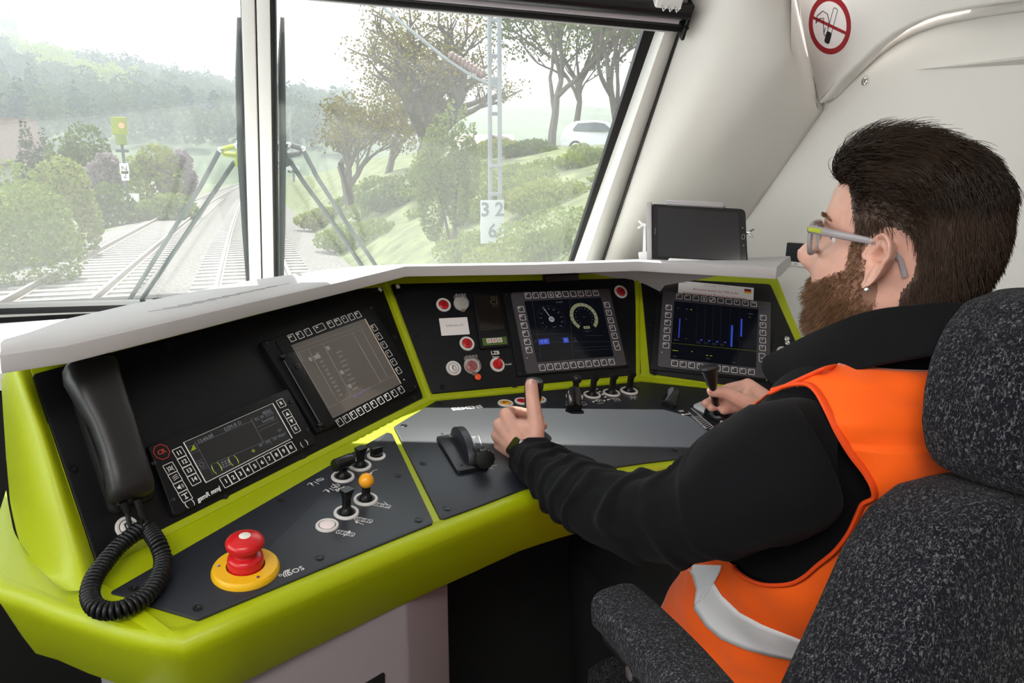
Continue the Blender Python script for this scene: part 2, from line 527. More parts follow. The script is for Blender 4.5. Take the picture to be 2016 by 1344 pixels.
fl = MB(); fl.box((0, .6, -.02), (2.9, 3.9, .04))
struct(fl.build('floor', mat('dark_rubber_floor', (.012, .012, .013), .7, bump=.2, bscale=200)), 'dark cab floor')
cl = MB(); cl.box((0, -.15, 2.14), (2.9, 2.5, .05))
struct(cl.build('ceiling', WALL2, smooth=False), 'white cab ceiling')
hd = MB()
hd.grid([[V((-1.42, 1.52, 1.70)), mt+V((0, .0, .10)), PR.P(1285, -30), V((1.42, 1.20, 1.80))],
         [V((-1.42, 1.10, 2.115)), V((.05, 1.10, 2.115)), V((.9, 1.10, 2.115)), V((1.42, 1.10, 2.115))]])
o = hd.build('wall_front', WALL2, smooth=False); md = o.modifiers.new('s', 'SOLIDIFY'); md.thickness = .03; md.offset = -1
struct(o, 'cream header above the windscreen')
bk = MB(); bk.box((0, -1.35, 1.06), (2.9, .06, 2.16))
struct(bk.build('wall_back', WALL, smooth=False), 'cream rear wall of the cab')
lw = MB()
for c, d in (((-1.40, .3, .5), (.06, 3.6, 1.0)), ((-1.40, .3, 1.93), (.06, 3.6, .42)), ((-1.40, -.95, 1.36), (.06, .8, .74)), ((-1.40, 1.92, 1.36), (.06, .36, .74))):
    lw.box(c, d)
struct(lw.build('wall_left', WALL, smooth=False), 'cream left side wall with door window')
wg = MB(); wg.box((-1.40, .595, 1.36), (.006, 2.29, .73))
struct(wg.build('window_3', GLASS2, smooth=False), 'left side window')
# front bulkhead and white ledge under the windscreen
sl = MB()
e0 = PLf.P(-420, 630, .03); e1 = PLf.P(520, 640, .03)
q0, q1 = zz(-200, 652, .905), zz(330, 622, .905)
eR = V((1.0, 1.86, .93))
sl.grid([[e0+V((0, .012, -.006)), e1+V((0, .012, -.006)), eR],
         [V((-1.37, 2.0, .925)), V((.05, 2.08, .925)), V((1.0, 1.80, .92))],
         [V((-1.37, 1.62, .918)), V((-.2, 1.62, .918)), V((1.0, 1.60, .918))],
         [V((-1.37, 1.605, .905)), V((-.2, 1.605, .905)), V((1.0, 1.59, .905))],
         [V((-1.37, 1.61, .87)), V((-.2, 1.61, .87)), V((1.0, 1.60, .87))]])
struct(sl.build('trim_10', FRAMEW), 'white ledge under the windscreen')
nb = MB(); nb.box((0, 2.25, .45), (2.8, .06, .98)); nb.box((0, 1.66, .43), (2.76, .04, .86))
struct(nb.build('wall_nose', DARKIN, smooth=False), 'dark bulkhead under the windscreen')

# ============================================================ the driver's desk
t_ = radians(7)
p0 = zz(1030, 900, .80)
DK = Fr(p0, (1, 0, 0), (.05, -sin(t_), cos(t_)))
S1, S2, SA, SB = DK.P(845, 785), DK.P(1255, 745), DK.P(185, 1120), DK.P(1475, 772)
def panel_fr(a, b, inc=None, third=None):
    if third is None:
        h = (b-a); h.z = 0; h.normalize(); back = V((-h.y, h.x, 0))
        if back.y < 0: back = -back
        third = a + back*cos(radians(inc)) + V((0, 0, sin(radians(inc))))
    n = (b-a).cross(third-a)
    if n.z < 0: n = -n
    return Fr(a, b-a, n)
PC = panel_fr(S1, S2, inc=53)                          # centre panel
T1, T2 = PC.P(762, 566), PC.P(1254, 548)
PL = panel_fr(SA, S1, third=T1)                        # left panel
PRt = panel_fr(S2, SB, third=T2)                       # right panel

desk = thing('driver_desk', 'curved lime green driver desk with black panels and grey hood', 'desk', Matrix.Translation((.45, 1.1, 0)))
DI = Matrix.Translation((-.45, -1.1, 0))
def dbuild(m, name, mtl, parent=desk, **k):
    """build a desk part given in world coordinates"""
    for i, p in enumerate(m.v): m.v[i] = DI @ p
    return m.build(name, mtl, parent, **k)

# front lip: seam line, bulged crest, face, underside
front_px = [(390, 1222), (500, 1178), (620, 1128), (735, 1081), (850, 1035), (940, 1001), (1030, 966), (1110, 944), (1195, 925), (1270, 914), (1345, 905), (1440, 897), (1530, 893)]
E_ = [DK.P(x, y) for x, y in front_px]
left_px = [(213, 1172), (180, 1160), (143, 1148), (95, 1110), (60, 1080), (38, 1030), (26, 980), (24, 930), (22, 896)]
# outline at the left end runs round to the back
rimo = [zz(360, 1262, .786), zz(300, 1252, .787), zz(230, 1236, .788), zz(167, 1216, .789), zz(110, 1198, .79), (zz(50, 1174, .791)), zz(0, 1160, .792)]
rimo += [rimo[-1]+V((-.03, .055, .0)), rimo[-1]+V((-.042, .11, .0))]
def outward(pl):
    out = []
    for i in range(len(pl)):
        d = pl[min(i+1, len(pl)-1)]-pl[max(0, i-1)]; d.z = 0; d.normalize()
        out.append(V((d.y, -d.x, 0)))
    return out
fo = outward(E_)
crest = [e+o_*.022+V((0, 0, -.001)) for e, o_ in zip(E_, fo)]
edge = crest[::-1] + rimo[1:]          # right end -> corner -> left end
edge[len(crest)-1] = rimo[0]
edge[len(crest)-2] = edge[len(crest)-1].lerp(edge[len(crest)-3], .45)
eo = outward([V(p) for p in edge]); eo = [-o_ for o_ in eo]
eo[len(crest)-1] = (eo[len(crest)-2]+eo[len(crest)]).normalized()
lip = MB()
rows = []
for off, dz in ((-.055, -.0002), (-.02, .0015), (-.009, .0035), (-.002, .001), (.003, -.006), (.004, -.014), (-.004, -.03), (-.026, -.103), (-.032, -.108), (-.09, -.108)):
    rows.append([p+o_*off+V((0, 0, dz)) for p, o_ in zip(edge, eo)])
lip.grid(rows)
o = dbuild(lip, 'front_lip', GREEN, ang=60)

# flat green bed that carries the plates
bed = MB()
bedpts = [DK.at(x, y) for x, y in front_px]
bed_poly = bedpts + [DK.at(1560, 850), DK.at(1545, 800), DK.at(1475, 768)]
bl = [(p-DK.o).dot(DK.u) for p in (S2, S1, SA)]
bed_poly += [((p-DK.o).dot(DK.u), (p-DK.o).dot(DK.v)) for p in (S2, S1, SA)]
bed_poly += [DK.at(170, 1150), DK.at(172, 1195), DK.at(230, 1224), DK.at(310, 1244)]
bed.prism(bed_poly, -.03, -.001)
for i, p in enumerate(bed.v): bed.v[i] = DK.M @ p
dbuild(bed, 'desk_bed', GREEN, smooth=False)

def plate(name, fr, px, mtl, r, h0=-.002, h1=.003, bev=.0015, parent=desk, gap=True):
    poly = round_poly([fr.at(x, y) for x, y in px], r)
    if area2(poly) < 0: poly = poly[::-1]
    m = MB(); m.prism(poly, h0, h1, bev)
    for i, p in enumerate(m.v): m.v[i] = fr.M @ p
    return dbuild(m, name, mtl)
lplate = plate('desk_plate', DK, [(214, 1170), (390, 1222), (850, 1034), (852, 1027), (772, 856), (762, 853)], DESKP, [.004, .004, .004, .004, .006, .004])
cplate = plate('desk_plate', DK, [(775, 842), (868, 1026), (940, 1000), (1030, 965), (1110, 943), (1195, 924), (1270, 913), (1345, 904), (1440, 896), (1530, 892), (1545, 850), (1485, 795), (1452, 776), (1380, 765), (1262, 753), (858, 791)], DESKP, [.006, .006, 0, 0, 0, 0, 0, 0, 0, .01, .02, .02, .02, .02, .01, .01])

# green frames of the three instrument panels
def pframe(fr, pts3, nm='panel_frame'):
    m = MB()
    poly = [((p-fr.o).dot(fr.u), (p-fr.o).dot(fr.v)) for p in pts3]
    if area2(poly) < 0: poly = poly[::-1]
    m.prism(poly, -.03, 0)
    for i, p in enumerate(m.v): m.v[i] = fr.M @ p
    dbuild(m, nm, GREEN, smooth=False)
PLtl, PLbl = PL.P(58, 715), PL.P(185, 1120)
pframe(PL, [SA, S1, S1.lerp(T1, 1.08), PL.P(400, 620), PLtl])
pframe(PC, [S1, S2, S2.lerp(T2, 1.05), S1.lerp(T1, 1.12)])
RO = [(1527, 540), (1534, 556), (1555, 610), (1580, 668), (1640, 820)]
pframe(PRt, [S2, SB, PRt.P(1640, 860)] + [PRt.P(x, y) for x, y in RO[::-1]] + [S2.lerp(T2, 1.1)])
# bevelled green beads along the posts and the foot of the panels
def bead(pts, w, h, fr, name='green_bead'):
    m = MB(); m.tube([p+fr.n*.0015 for p in pts], w, 8, flat=h, upv=fr.n)
    dbuild(m, name, GREEN)
bead([SA.lerp(S1, .02), S1, S2, SB], .007, .55, PC)
bead([S1, S1.lerp(T1, 1.05)], .0065, .6, PC)
bead([S2, S2.lerp(T2, 1.02)], .0065, .6, PC)
lpan = plate('instrument_panel', PL, [(63, 738), (188, 1109), (832, 783), (751, 566), (700, 570), (240, 690)], BLACKP, [.006, .004, .006, .004, 0, 0])
cpan = plate('instrument_panel', PC, [(768, 560), (850, 776), (1262, 737), (1247, 548)], BLACKP, .005)
rpan = plate('instrument_panel', PRt, [(1261, 547), (1279, 736), (1370, 749), (1480, 765), (1580, 790), (1598, 745), (1516, 560)], BLACKP, [.006, .005, 0, 0, .005, .005, .008])

# grey hood over the panels
hood_low = [(4, 735), (133, 715), (383, 651), (500, 620), (680, 575), (800, 544), (1050, 540), (1255, 533), (1300, 536), (1527, 549)]
hy = [None]*5
HZ = 1.062
hl = [zz(x, y, HZ) for x, y in hood_low[:5]]
hl += [yy(800, 544, 1.46), yy(1050, 540, 1.425), yy(1255, 533, 1.395)]
hl += [yy(1300, 536, 1.36), yy(1527, 549, 1.225)]
back = [V((-.258, 1.06, 1.085)), V((-.235, 1.14, 1.085)), zz(250, 597, 1.085), zz(400, 567, 1.085), zz(490, 550, 1.085), yy(640, 529, 1.60), yy(1050, 522, 1.60), yy(1255, 514, 1.57), yy(1310, 515, 1.52), V((1.22, 1.42, 1.085))]
th = .024
hrows = []
ins = []
for i, (f_, b_) in enumerate(zip(hl, back)):
    d = (b_-f_); d.z = 0; d.normalize()
    zf = f_.z
    ins.append([f_+d*.11+V((0, 0, -.006)), f_+d*.012+V((0, 0, -.001)), f_+V((0, 0, .0)), f_-d*.001+V((0, 0, .004)), f_+d*.002+V((0, 0, th-.004)), f_+d*.009+V((0, 0, th)),
                f_.lerp(b_, .5)+V((0, 0, th*.5+.002)), b_-d*.012+V((0, 0, 0)), b_+V((0, 0, -.006)), b_+d*.02+V((0, 0, -.06 if 1 < i < 9 else -.02)), b_+d*.03+V((0, 0, -.16 if 1 < i < 8 else -.026))])
# rounded left nose
f0_ = ins[0]
tipd = V((-.012, .05, 0))
nose = []
for k, p in enumerate(f0_):
    nose.append(p*.25+f0_[8]*.15+V((f0_[4].x, f0_[4].y+.06, p.z))*.6+V((-.014, -.0, 0)))
hm = MB(); hm.grid([nose]+ins)
hm.f.append([k for k in range(len(nose))]); hm.m.append(0)
hm.f.append([len(hm.v)-len(nose)+k for k in range(len(nose))][::-1]); hm.m.append(0)
hood = dbuild(hm, 'hood', GREY, ang=40)
# fine air slots scored into the hood
for i in range(9):
    t = i/8
    a = zz(292+29*i, 613-5.9*i, 1.0888); b = zz(378+24*i, 600.5-5.4*i, 1.0886)
    m = MB(); m.tube([a, b], .00022, 4)
    dbuild(m, 'air_slot', BLKM)

# left end: concave green wall between rim, ridge and panel
N_ = 14
def rs(pl, n=N_):
    L = [0]
    for a, b in zip(pl, pl[1:]): L.append(L[-1]+(b-a).length)
    out = []
    for k in range(n+1):
        t = L[-1]*k/n; i = 0
        while i < len(pl)-2 and L[i+1] < t: i += 1
        out.append(pl[i].lerp(pl[i+1], (t-L[i])/(L[i+1]-L[i])))
    return out
pe = [PL.P(190, 1113), PL.P(150, 1000), PL.P(105, 870), PL.P(63, 740), PL.P(58, 715)]
# ridge line (lit) and valley further out
ridge = [DK.P(178, 1150, .004)]+[PL.P(x, y, h) for x, y, h in ((150, 1085, .008), (118, 985, .010), (82, 870, .010), (45, 765, .008), (30, 728, .0))]
val = [DK.P(160, 1160, .004), PL.P(118, 1110, -.012), PL.P(70, 990, -.03), PL.P(40, 880, -.045), PL.P(18, 790, -.05), PL.P(8, 735, -.05)]
val2 = [DK.P(140, 1163, .003), zz(92, 1125, .806), zz(45, 1050, .83), dd(24, 960, 1.06), dd(13, 850, 1.09), dd(5, 742, 1.10)]
crease = [DK.P(120, 1160, .003), zz(70, 1112, .797), zz(36, 1062, .797), dd(21, 1000, 1.10), dd(12, 900, 1.14), dd(2, 750, 1.16)]
wing = MB()
C = [rs(pe), rs(ridge), rs(val), rs(val2), rs(crease)]
def cat4(a, b, c, d, t):
    return (b*2+(c-a)*t+(a*2-b*5+c*4-d)*t*t+(b*3-a-c*3+d)*t*t*t)*.5
dense = []
for j in range(len(C)-1):
    for s_ in range(4):
        t = s_/4
        dense.append([cat4(C[max(0, j-1)][k], C[j][k], C[j+1][k], C[min(len(C)-1, j+2)][k], t) for k in range(N_+1)])
dense.append(C[-1])
wing.grid(dense)
dbuild(wing, 'end_wall', GREEN, ang=70)
# flat rim top between crease and seam
rimt = MB()
cr = [SA.lerp(DK.P(213, 1172), .5), DK.P(185, 1163, .001), zz(143, 1160, .798), zz(87, 1124, .797), zz(50, 1086, .797), zz(27, 1046, .797), zz(17, 996, .797), zz(12, 965, .797)]
ro = [p-o_*.002+V((0, 0, .001)) for p, o_ in zip(edge[len(crest)-1:], eo[len(crest)-1:])]
rimt.grid([rs(cr, 20), [p.lerp(q, .5)+V((0, 0, .003)) for p, q in zip(rs(cr, 20), rs(ro, 20))], rs(ro, 20)])
dbuild(rimt, 'end_rim', GREEN, ang=70)
# pedestal, and black panels added to block light under the desk
pd = MB()
dirf = (zz(803, 1191, .70)-zz(460, 1343, .70)); dirf.z = 0; dirf.normalize()
nin = V((-dirf.y, dirf.x, 0))
pA = zz(803, 1190, .682)+nin*.004
pB = pA - dirf*.34
pC = zz(887, 1152, .682)+nin*.004
pC = pC + V((pC.x, pC.y, 0)).normalized()*.055
pDD = pB + nin*.30
pE = pC + nin*.28
poly = [(p.x, p.y) for p in (pB, pA, pC, pE, pDD)]
pd.prism(round_poly(poly, [.01, .02, .012, .01, .01]), 0.0, .70)
pedm = dbuild(pd, 'pedestal', PEDE, ang=60)
sm = MB()
fp = Fr(pA, dirf, V((dirf.y, -dirf.x, 0)))
sx = [fp.at(705, 1352), fp.at(757, 1321), fp.at(757, 1420), fp.at(705, 1420)]
sm.prism(round_poly(sx, .004), -.002, .0015)
for i, p in enumerate(sm.v): sm.v[i] = fp.M @ p
dbuild(sm, 'dark_slot', BLKM)
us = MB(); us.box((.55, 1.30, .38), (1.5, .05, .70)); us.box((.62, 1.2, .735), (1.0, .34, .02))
dbuild(us, 'footwell_light_block', DARKIN, smooth=False)
# ============================================================ displays
def emat(name, col, s): return mat(name, tuple(c*.3 for c in col), .2, emit=col, estr=s)
SCR = mat('dark_screen_glass', (.003, .0035, .006), .15, spec=.35, emit=(.03, .04, .08), estr=.03)
SCRG = mat('greyish_lit_screen', (.05, .043, .036), .22, spec=.5, emit=(.35, .30, .26), estr=.10)
SCRR = mat('radio_screen_glass', (.009, .009, .010), .3, spec=.5, emit=(.1, .1, .11), estr=.03)
SBLUE = emat('screen_blue', (.05, .10, .75), .42)
SGREY = emat('screen_grey', (.42, .43, .45), .32)
SDIM = emat('screen_dim_grey', (.25, .26, .32), .14)
SOLIVE = emat('screen_olive', (.42, .44, .26), .22)
SYEL = emat('screen_yellow_green', (.45, .55, .02), .2)
SBRWN = emat('screen_pale_line', (.42, .38, .34), .24)
SHL = mat('screen_edge_highlight', (.75, .6, .5), .3)
SVIO = emat('screen_violet', (.22, .18, .42), .35)

def subframe(fr, c, l, r, h=0.0):
    return Fr(fr.P(*c) + fr.n*h, fr.P(*r)-fr.P(*l), fr.n)

def key(parent, fr, px, h, w, hh, legend='', icon=None, mats=None, ts=.42, r=.0022, corner=True, lw=.0011, ang=0.0):
    u, v = fr.at(*px) if not isinstance(px, V) else px
    m = MB()
    T = TR(u, v, h)
    po = rect(w, hh, r); pi_ = inset(po, lw)
    m.prism(po, -.0008, .0006, 0, 0, T)
    m.ring(po, pi_, .0005, .0009, 1, T)
    if legend:
        if corner: m.text(legend, w*ts, 1, T @ TR(-w*.18, hh*.2, .0008), font_bold=True)
        else: m.text(legend, w*ts, 1, T @ TR(0, 0, .0008), font_bold=True)
    if icon == 'up': m.prism([(-w*.25, -w*.2), (w*.25, -w*.2), (0, w*.25)], .0006, .0010, 0, 1, T)
    if icon == 'down': m.prism([(-w*.25, w*.22), (w*.25, w*.22), (0, -w*.23)], .0006, .0010, 0, 1, T)
    if icon == 'page':
        m.prism([(-w*.2, -w*.28), (w*.2, -w*.28), (w*.2, w*.14), (w*.06, w*.28), (-w*.2, w*.28)], .0006, .0009, 0, 2, T)
        for k in range(4): m.box((0, -w*.2+k*w*.1, .0010), (w*.28, w*.035, .0003), 0, 1, T)
    if icon == 'wrench':
        m.tube([(-w*.22, -w*.24, .0012), (w*.2, w*.2, .0012)], w*.075, 6, 1, T, flat=.3, upv=(0, 0, 1))
        for sx, sy in ((-1, -1), (1, 1)):
            pts = [(sx*w*.24+w*.13*cos(a), sy*w*.25+w*.13*sin(a), .0012) for a in [math.atan2(sy, sx)+.9+k*(2*pi-1.8)/10 for k in range(11)]]
            m.tube(pts, w*.045, 5, 1, T, flat=.3, upv=(0, 0, 1))
    if icon == 'enter':
        m.tube([(w*.18, hh*.12, .001), (w*.18, -hh*.08, .001), (-w*.18, -hh*.08, .001)], w*.035, 5, 1, T)
        m.prism([(-w*.26, -hh*.08), (-w*.1, -hh*.02), (-w*.1, -hh*.14)], .0006, .001, 0, 1, T)
    if icon == 'dot':
        m.prism(circle(w*.1, 10, -w*.08, hh*.16), .0006, .001, 0, 1, T)
    if icon == 'wide':
        m.box((-w*.1, hh*.2, .0009), (w*.25, w*.05, .0004), 0, 1, T)
        for sx in (-1, 1): m.prism(circle(w*.09, 8, sx*w*.17, hh*.2), .0006, .001, 0, 1, T)
    if icon == 'speaker':
        m.prism([(-w*.28, -w*.1), (-w*.14, -w*.1), (w*.02, -w*.24), (w*.02, w*.24), (-w*.14, w*.1), (-w*.28, w*.1)], .0006, .001, 0, 1, T)
        for q in (.14, .24):
            m.tube([(w*.06+w*q*cos(a), w*q*1.1*sin(a), .0009) for a in (-.9, -.45, 0, .45, .9)], w*.022, 4, 1, T)
    if icon == 'bars':
        for k in range(3): m.tube([(-w*.25, -w*.2+w*.16*k, .0009), (w*.05, -w*.12+w*.16*k, .0009), (w*.28, -w*.12+w*.16*k, .0009)], w*.03, 4, 1, T)
    if icon == 'tee':
        m.box((0, w*.2, .0009), (w*.6, w*.09, .0005), 0, 1, T); m.box((0, -w*.22, .0009), (w*.3, w*.09, .0005), 0, 1, T); m.box((0, 0, .0009), (w*.09, w*.4, .0005), 0, 1, T)
    return m.build('key', mats or [BEZ, WHT, GRYP], parent, smooth=False)

def scr_part(root, fr, corners, h0, h1, mtl):
    m = MB(); m.prism([fr.at(*c) for c in corners], h0, h1)
    return m.build('screen', mtl, root, smooth=False)

def main_display(name, label, fr, bez, mount, scr, rows, group=None):
    cx = sum(b[0] for b in bez)/4; cy = sum(b[1] for b in bez)/4
    l = lerp(bez[0], bez[3], .5); r = lerp(bez[1], bez[2], .5)
    f = subframe(fr, (cx, cy), l, r, .003)
    root = thing(name, label, 'display', f.M, group)
    m = MB(); m.prism(round_poly([f.at(*c) for c in mount], .003), -.003, .004, .001)
    mo = m.build('mounting_plate', BLACKP, root)
    for c in mount:
        u, v = f.at(*lerp(c, (cx, cy), .055))
        s_ = MB(); s_.lathe([(.0034, .004), (.0034, .0052), (.0026, .0056), (.0012, .0050)], 12, 0, TR(u, v))
        s_.build('screw', BLKS, mo)
    m = MB()
    po = round_poly([f.at(*c) for c in bez], .006, 5)
    m.prism(po, .003, .0095, .0015)
    m.build('bezel', BEZ, root)
    s = scr_part(root, f, scr, .009, .0101, SCR)
    KW = .0146
    for kind, a, b, n, legs in rows:
        for k in range(n):
            p = lerp(a, b, k/(n-1)) if n > 1 else a
            lg = legs[k] if legs else ''
            ic = None
            if lg in ('page', 'wrench', 'enter', 'wide', 'dot'): ic, lg = lg, ''
            key(root, f, p, .0098, KW, KW*1.55 if kind == 'tall' else KW, lg, ic, ts=.36)
    return root, f, s

F16 = ['F1', 'F2', 'F3', 'F4', 'F5', 'F6']
D10 = ['1', '2', '3', '4', '5', '6', '7', '8', '9', '0']
TOPK = ['O', 'F', 'I', 'page', 'wrench', '', '', 'dot', 'dot', 'wide']
RK = ['C', 'dot', 'dot', 'dot', 'dot']
cd, cf, cs = main_display('driving_display', 'grey framed display with speed dial and ring gauge, nearest the hand', PC,
    [(1003, 579), (1196, 571.5), (1231, 721.5), (1034, 739)], [(989, 577), (1202, 569), (1241, 722), (1018, 742)],
    [(1029, 596.5), (1179, 589.5), (1204.3, 704.5), (1054, 716.5)],
    [('k', (1036, 586), (1169, 580.5), 10, TOPK), ('k', (1063.7, 727), (1199.8, 715.6), 10, D10), ('k', (1022.3, 612.8), (1037.6, 692.6), 6, F16),
     ('k', (1191, 604), (1205.5, 664.6), 5, RK), ('tall', (1210, 684), (1210, 684), 1, ['enter'])])
def zc(x, y): return (990+x/6.72, 550+y/6.72)
HS = .0102
# speed dial
m = MB()
hub = V(cf.at(*zc(620, 552))); rr = (V(cf.at(*zc(800, 548)))-hub).length
for k in range(31):
    a = radians(225-270*k/30)
    r0, r1 = (rr*.86, rr) if k % 3 == 0 else (rr*.93, rr)
    m.tube([(hub.x+r0*cos(a), hub.y+r0*sin(a), HS), (hub.x+r1*cos(a), hub.y+r1*sin(a), HS)], .00022, 4)
for k, t in enumerate(('0', '20', '40', '60', '80', '100', '120', '140', '160', '180', '200')):
    a = radians(225-270*k/10)
    m.text(t, .0042, 0, TR(hub.x+rr*.74*cos(a), hub.y+rr*.74*sin(a), HS))
m.text('km/h', .0044, 0, TR(hub.x+.002, hub.y-rr*.55, HS))
m.text('13:44:09', .0052, 0, TR(*cf.at(*zc(722, 328)), HS))
m.build('speed_scale', SDIM, cs, smooth=False)
m = MB(); tip = V(cf.at(*zc(503, 388)))
m.prism(circle(rr*.2, 24, hub.x, hub.y), HS-.0002, HS+.0003)
d = (tip-hub); nn = V((-d.y, d.x)).normalized()*.0007; st = hub+d*.24; kn = hub + d*.75
m.prism([tuple(st+nn*1.2), tuple(st-nn*1.2), tuple(kn-nn), tuple(tip), tuple(kn+nn)], HS-.0002, HS+.0003)
nd = m.build('speed_needle', SGREY, cs, smooth=False)
m = MB(); m.text('84', .0062, 0, TR(hub.x, hub.y, HS+.0004)); m.build('speed_figure', SCR, nd, smooth=False)
m = MB(); gc = V(cf.at(*zc(1048, 522))); ro = (V(cf.at(*zc(1226, 515)))-gc).length
for k in range(16):
    a0 = radians(232-284*k/16)-.012; a1 = radians(232-284*(k+1)/16)+.012
    m.prism([(gc.x+ro*q*cos(a), gc.y+ro*q*sin(a)) for q, a in ((.76, a0), (1, a0), (1, (a0+a1)/2), (1, a1), (.76, a1), (.76, (a0+a1)/2))], HS-.0002, HS+.0002)
c = cf.at(*zc(1083, 660)); m.prism(rect(.0165, .0066, 0, *c), HS-.0002, HS+.0002)
m.build('ring_gauge', SOLIVE, cs, smooth=False)
m = MB()
for k in range(13):
    a = radians(225-270*k/12); m.text('%d' % (abs(k-6)*20), .003, 0, TR(gc.x+ro*.6*cos(a), gc.y+ro*.6*sin(a), HS))
m.text('60 %', .0048, 1, TR(*c, HS+.0004)); m.text('kN', .003, 0, TR(gc.x, gc.y, HS))
c2 = cf.at(*zc(1090, 710)); m.tube([(c2[0]-.012, c2[1], HS), (c2[0]+.012, c2[1], HS)], .0002, 4); m.tube([(c2[0], c2[1]-.003, HS), (c2[0], c2[1]+.004, HS)], .0004, 4)
for (x, y, x2, y2) in ((380, 750, 860, 742), (370, 860, 1420, 845), (930, 930, 1420, 900), (930, 970, 1420, 940), (610, 690, 700, 685), (860, 310, 900, 1070), (365, 320, 480, 1060), (1060, 770, 1300, 765)):
    a, b = cf.at(*zc(x, y)), cf.at(*zc(x2, y2)); m.tube([(*a, HS-.0001), (*b, HS-.0001)], .00013, 4)
m.text('ZUSI', .003, 0, TR(*cf.at(*zc(410, 840)), HS)); m.text('R', .004, 0, TR(*cf.at(*zc(930, 805)), HS)); m.text('FERN', .003, 0, TR(*cf.at(*zc(938, 838)), HS))
m.build('gauge_scale', [SDIM, SCR], cs, smooth=False)
m = MB(); m.prism([cf.at(*zc(*p)) for p in ((445, 818), (580, 806), (592, 876), (457, 888))], HS-.0002, HS+.0002); m.text('B  70', .0062, 1, TR(*cf.at(*zc(519, 848)), HS+.0003))
m.build('blue_indicator', [SBLUE, SGREY], cs, smooth=False)
m = MB(); m.prism([cf.at(*zc(*p)) for p in ((768, 797), (833, 792), (847, 858), (780, 864))], HS-.0002, HS+.0002); m.text('PZB', .0042, 1, TR(*cf.at(*zc(807, 828)), HS+.0003))
m.build('blue_indicator', [SBLUE, SGREY], cs, smooth=False)
m = MB(); m.prism(circle(.0012, 10, *cf.at(*zc(297, 1065))), .0095, .0102); m.build('status_light', WHT, cd)

rdp, rf, rs_ = main_display('brake_display', 'grey framed display with blue bars, beside the right lever', PRt,
    [(1304, 577), (1516, 598), (1513, 749), (1292.5, 724.5)], [(1293, 574), (1524, 597), (1521, 753), (1279, 728)],
    [(1326.3, 596.8), (1490.5, 612.9), (1486, 727.8), (1318.2, 709)],
    [('k', (1335.7, 587.9), (1481.4, 602.9), 10, TOPK), ('k', (1326.4, 719), (1476.8, 736), 10, D10), ('k', (1315.2, 609.6), (1309.5, 683.8), 6, F16),
     ('k', (1500, 629.6), (1498.6, 689), 5, RK), ('tall', (1497.7, 707.9), (1497.7, 707.9), 1, ['enter'])])
def zr(x, y): return (1270+x/5.6, 540+y/5.6)
for nm, (x0, y0, x1, y1), w in (('level_bar', (375, 510, 362, 722), .0022), ('level_bar', (948, 585, 938, 820), .0042), ('level_bar', (1052, 515, 1046, 708), .0036)):
    a, b = V(rf.at(*zr(x0, y0))), V(rf.at(*zr(x1, y1)))
    m = MB(); m.prism([(a.x-w/2, a.y), (a.x+w/2, a.y), (b.x+w/2, b.y), (b.x-w/2, b.y)], HS-.0002, HS+.0002)
    m.build(nm, SBLUE, rs_, smooth=False)
for x, y in ((607, 745), (693, 755), (780, 766), (868, 773)):
    a = rf.at(*zr(x, y)); m = MB(); m.prism([(a[0]-.003, a[1]), (a[0]+.0025, a[1]-.0022), (a[0]+.0025, a[1]+.0026)], HS-.0002, HS+.0002)
    m.build('level_pointer', SBLUE, rs_, smooth=False)
m = MB()
for x0, x1 in ((570, 550), (657, 640), (742, 728), (828, 815), (930, 915), (1035, 1015)):
    a, b = V(rf.at(*zr(x0, 375))), V(rf.at(*zr(x1, 750)))
    for k in range(26):
        p = a.lerp(b, k/25); w = .0016 if k % 5 == 0 else .0009
        m.box((p.x, p.y, HS), (w, .0003, .0003))
for x, y in ((578, 772), (665, 781), (752, 791), (838, 800)):
    c = rf.at(*zr(x, y)); m.ring(rect(.0085, .0042, 0, *c), rect(.0079, .0036, 0, *c), HS-.0002, HS+.0001)
for t, x, y in (('13:44:07', 1150, 460), ('Bremse', 335, 745), ('0,0', 445, 730), ('5,0', 445, 515), ('10,0', 450, 408), ('Licht', 320, 925), ('Tueren', 685, 950), ('Klima', 970, 995), ('Zug', 1140, 495), ('bar', 355, 395)):
    m.text(t, .0036, 0, TR(*rf.at(*zr(x, y)), HS))
for k in range(6):
    for j in range(4):
        c = rf.at(*zr(1035+32*k, 765+17*j)); m.box((*c, HS), (.0014, .0005, .0003))
m.build('level_scale', SDIM, rs_, smooth=False)
m = MB()
a, b = rf.at(*zr(295, 780)), rf.at(*zr(1215, 868)); m.tube([(*a, HS), (*b, HS)], .0002, 4)
c = rf.at(*zr(497, 412)); m.prism([(c[0]-.0025, c[1]), (c[0]+.002, c[1]-.002), (c[0]+.002, c[1]+.002)], HS-.0002, HS+.0002)
c = rf.at(*zr(508, 873)); m.prism([(c[0]-.0015, c[1]-.002), (c[0]+.002, c[1]), (c[0]-.0015, c[1]+.002)], HS-.0002, HS+.0002)
for x, y, w in ((325, 862, .013), (672, 915, .005), (717, 920, .005)):
    c = rf.at(*zr(x, y)); m.prism(rect(w, .0018, 0, *c), HS-.0002, HS+.0002)
m.build('yellow_mark', SYEL, rs_, smooth=False)
m = MB(); m.prism(circle(.0012, 10, *rf.at(*zr(178, 880))), .0095, .0102); m.build('status_light', WHT, rdp)

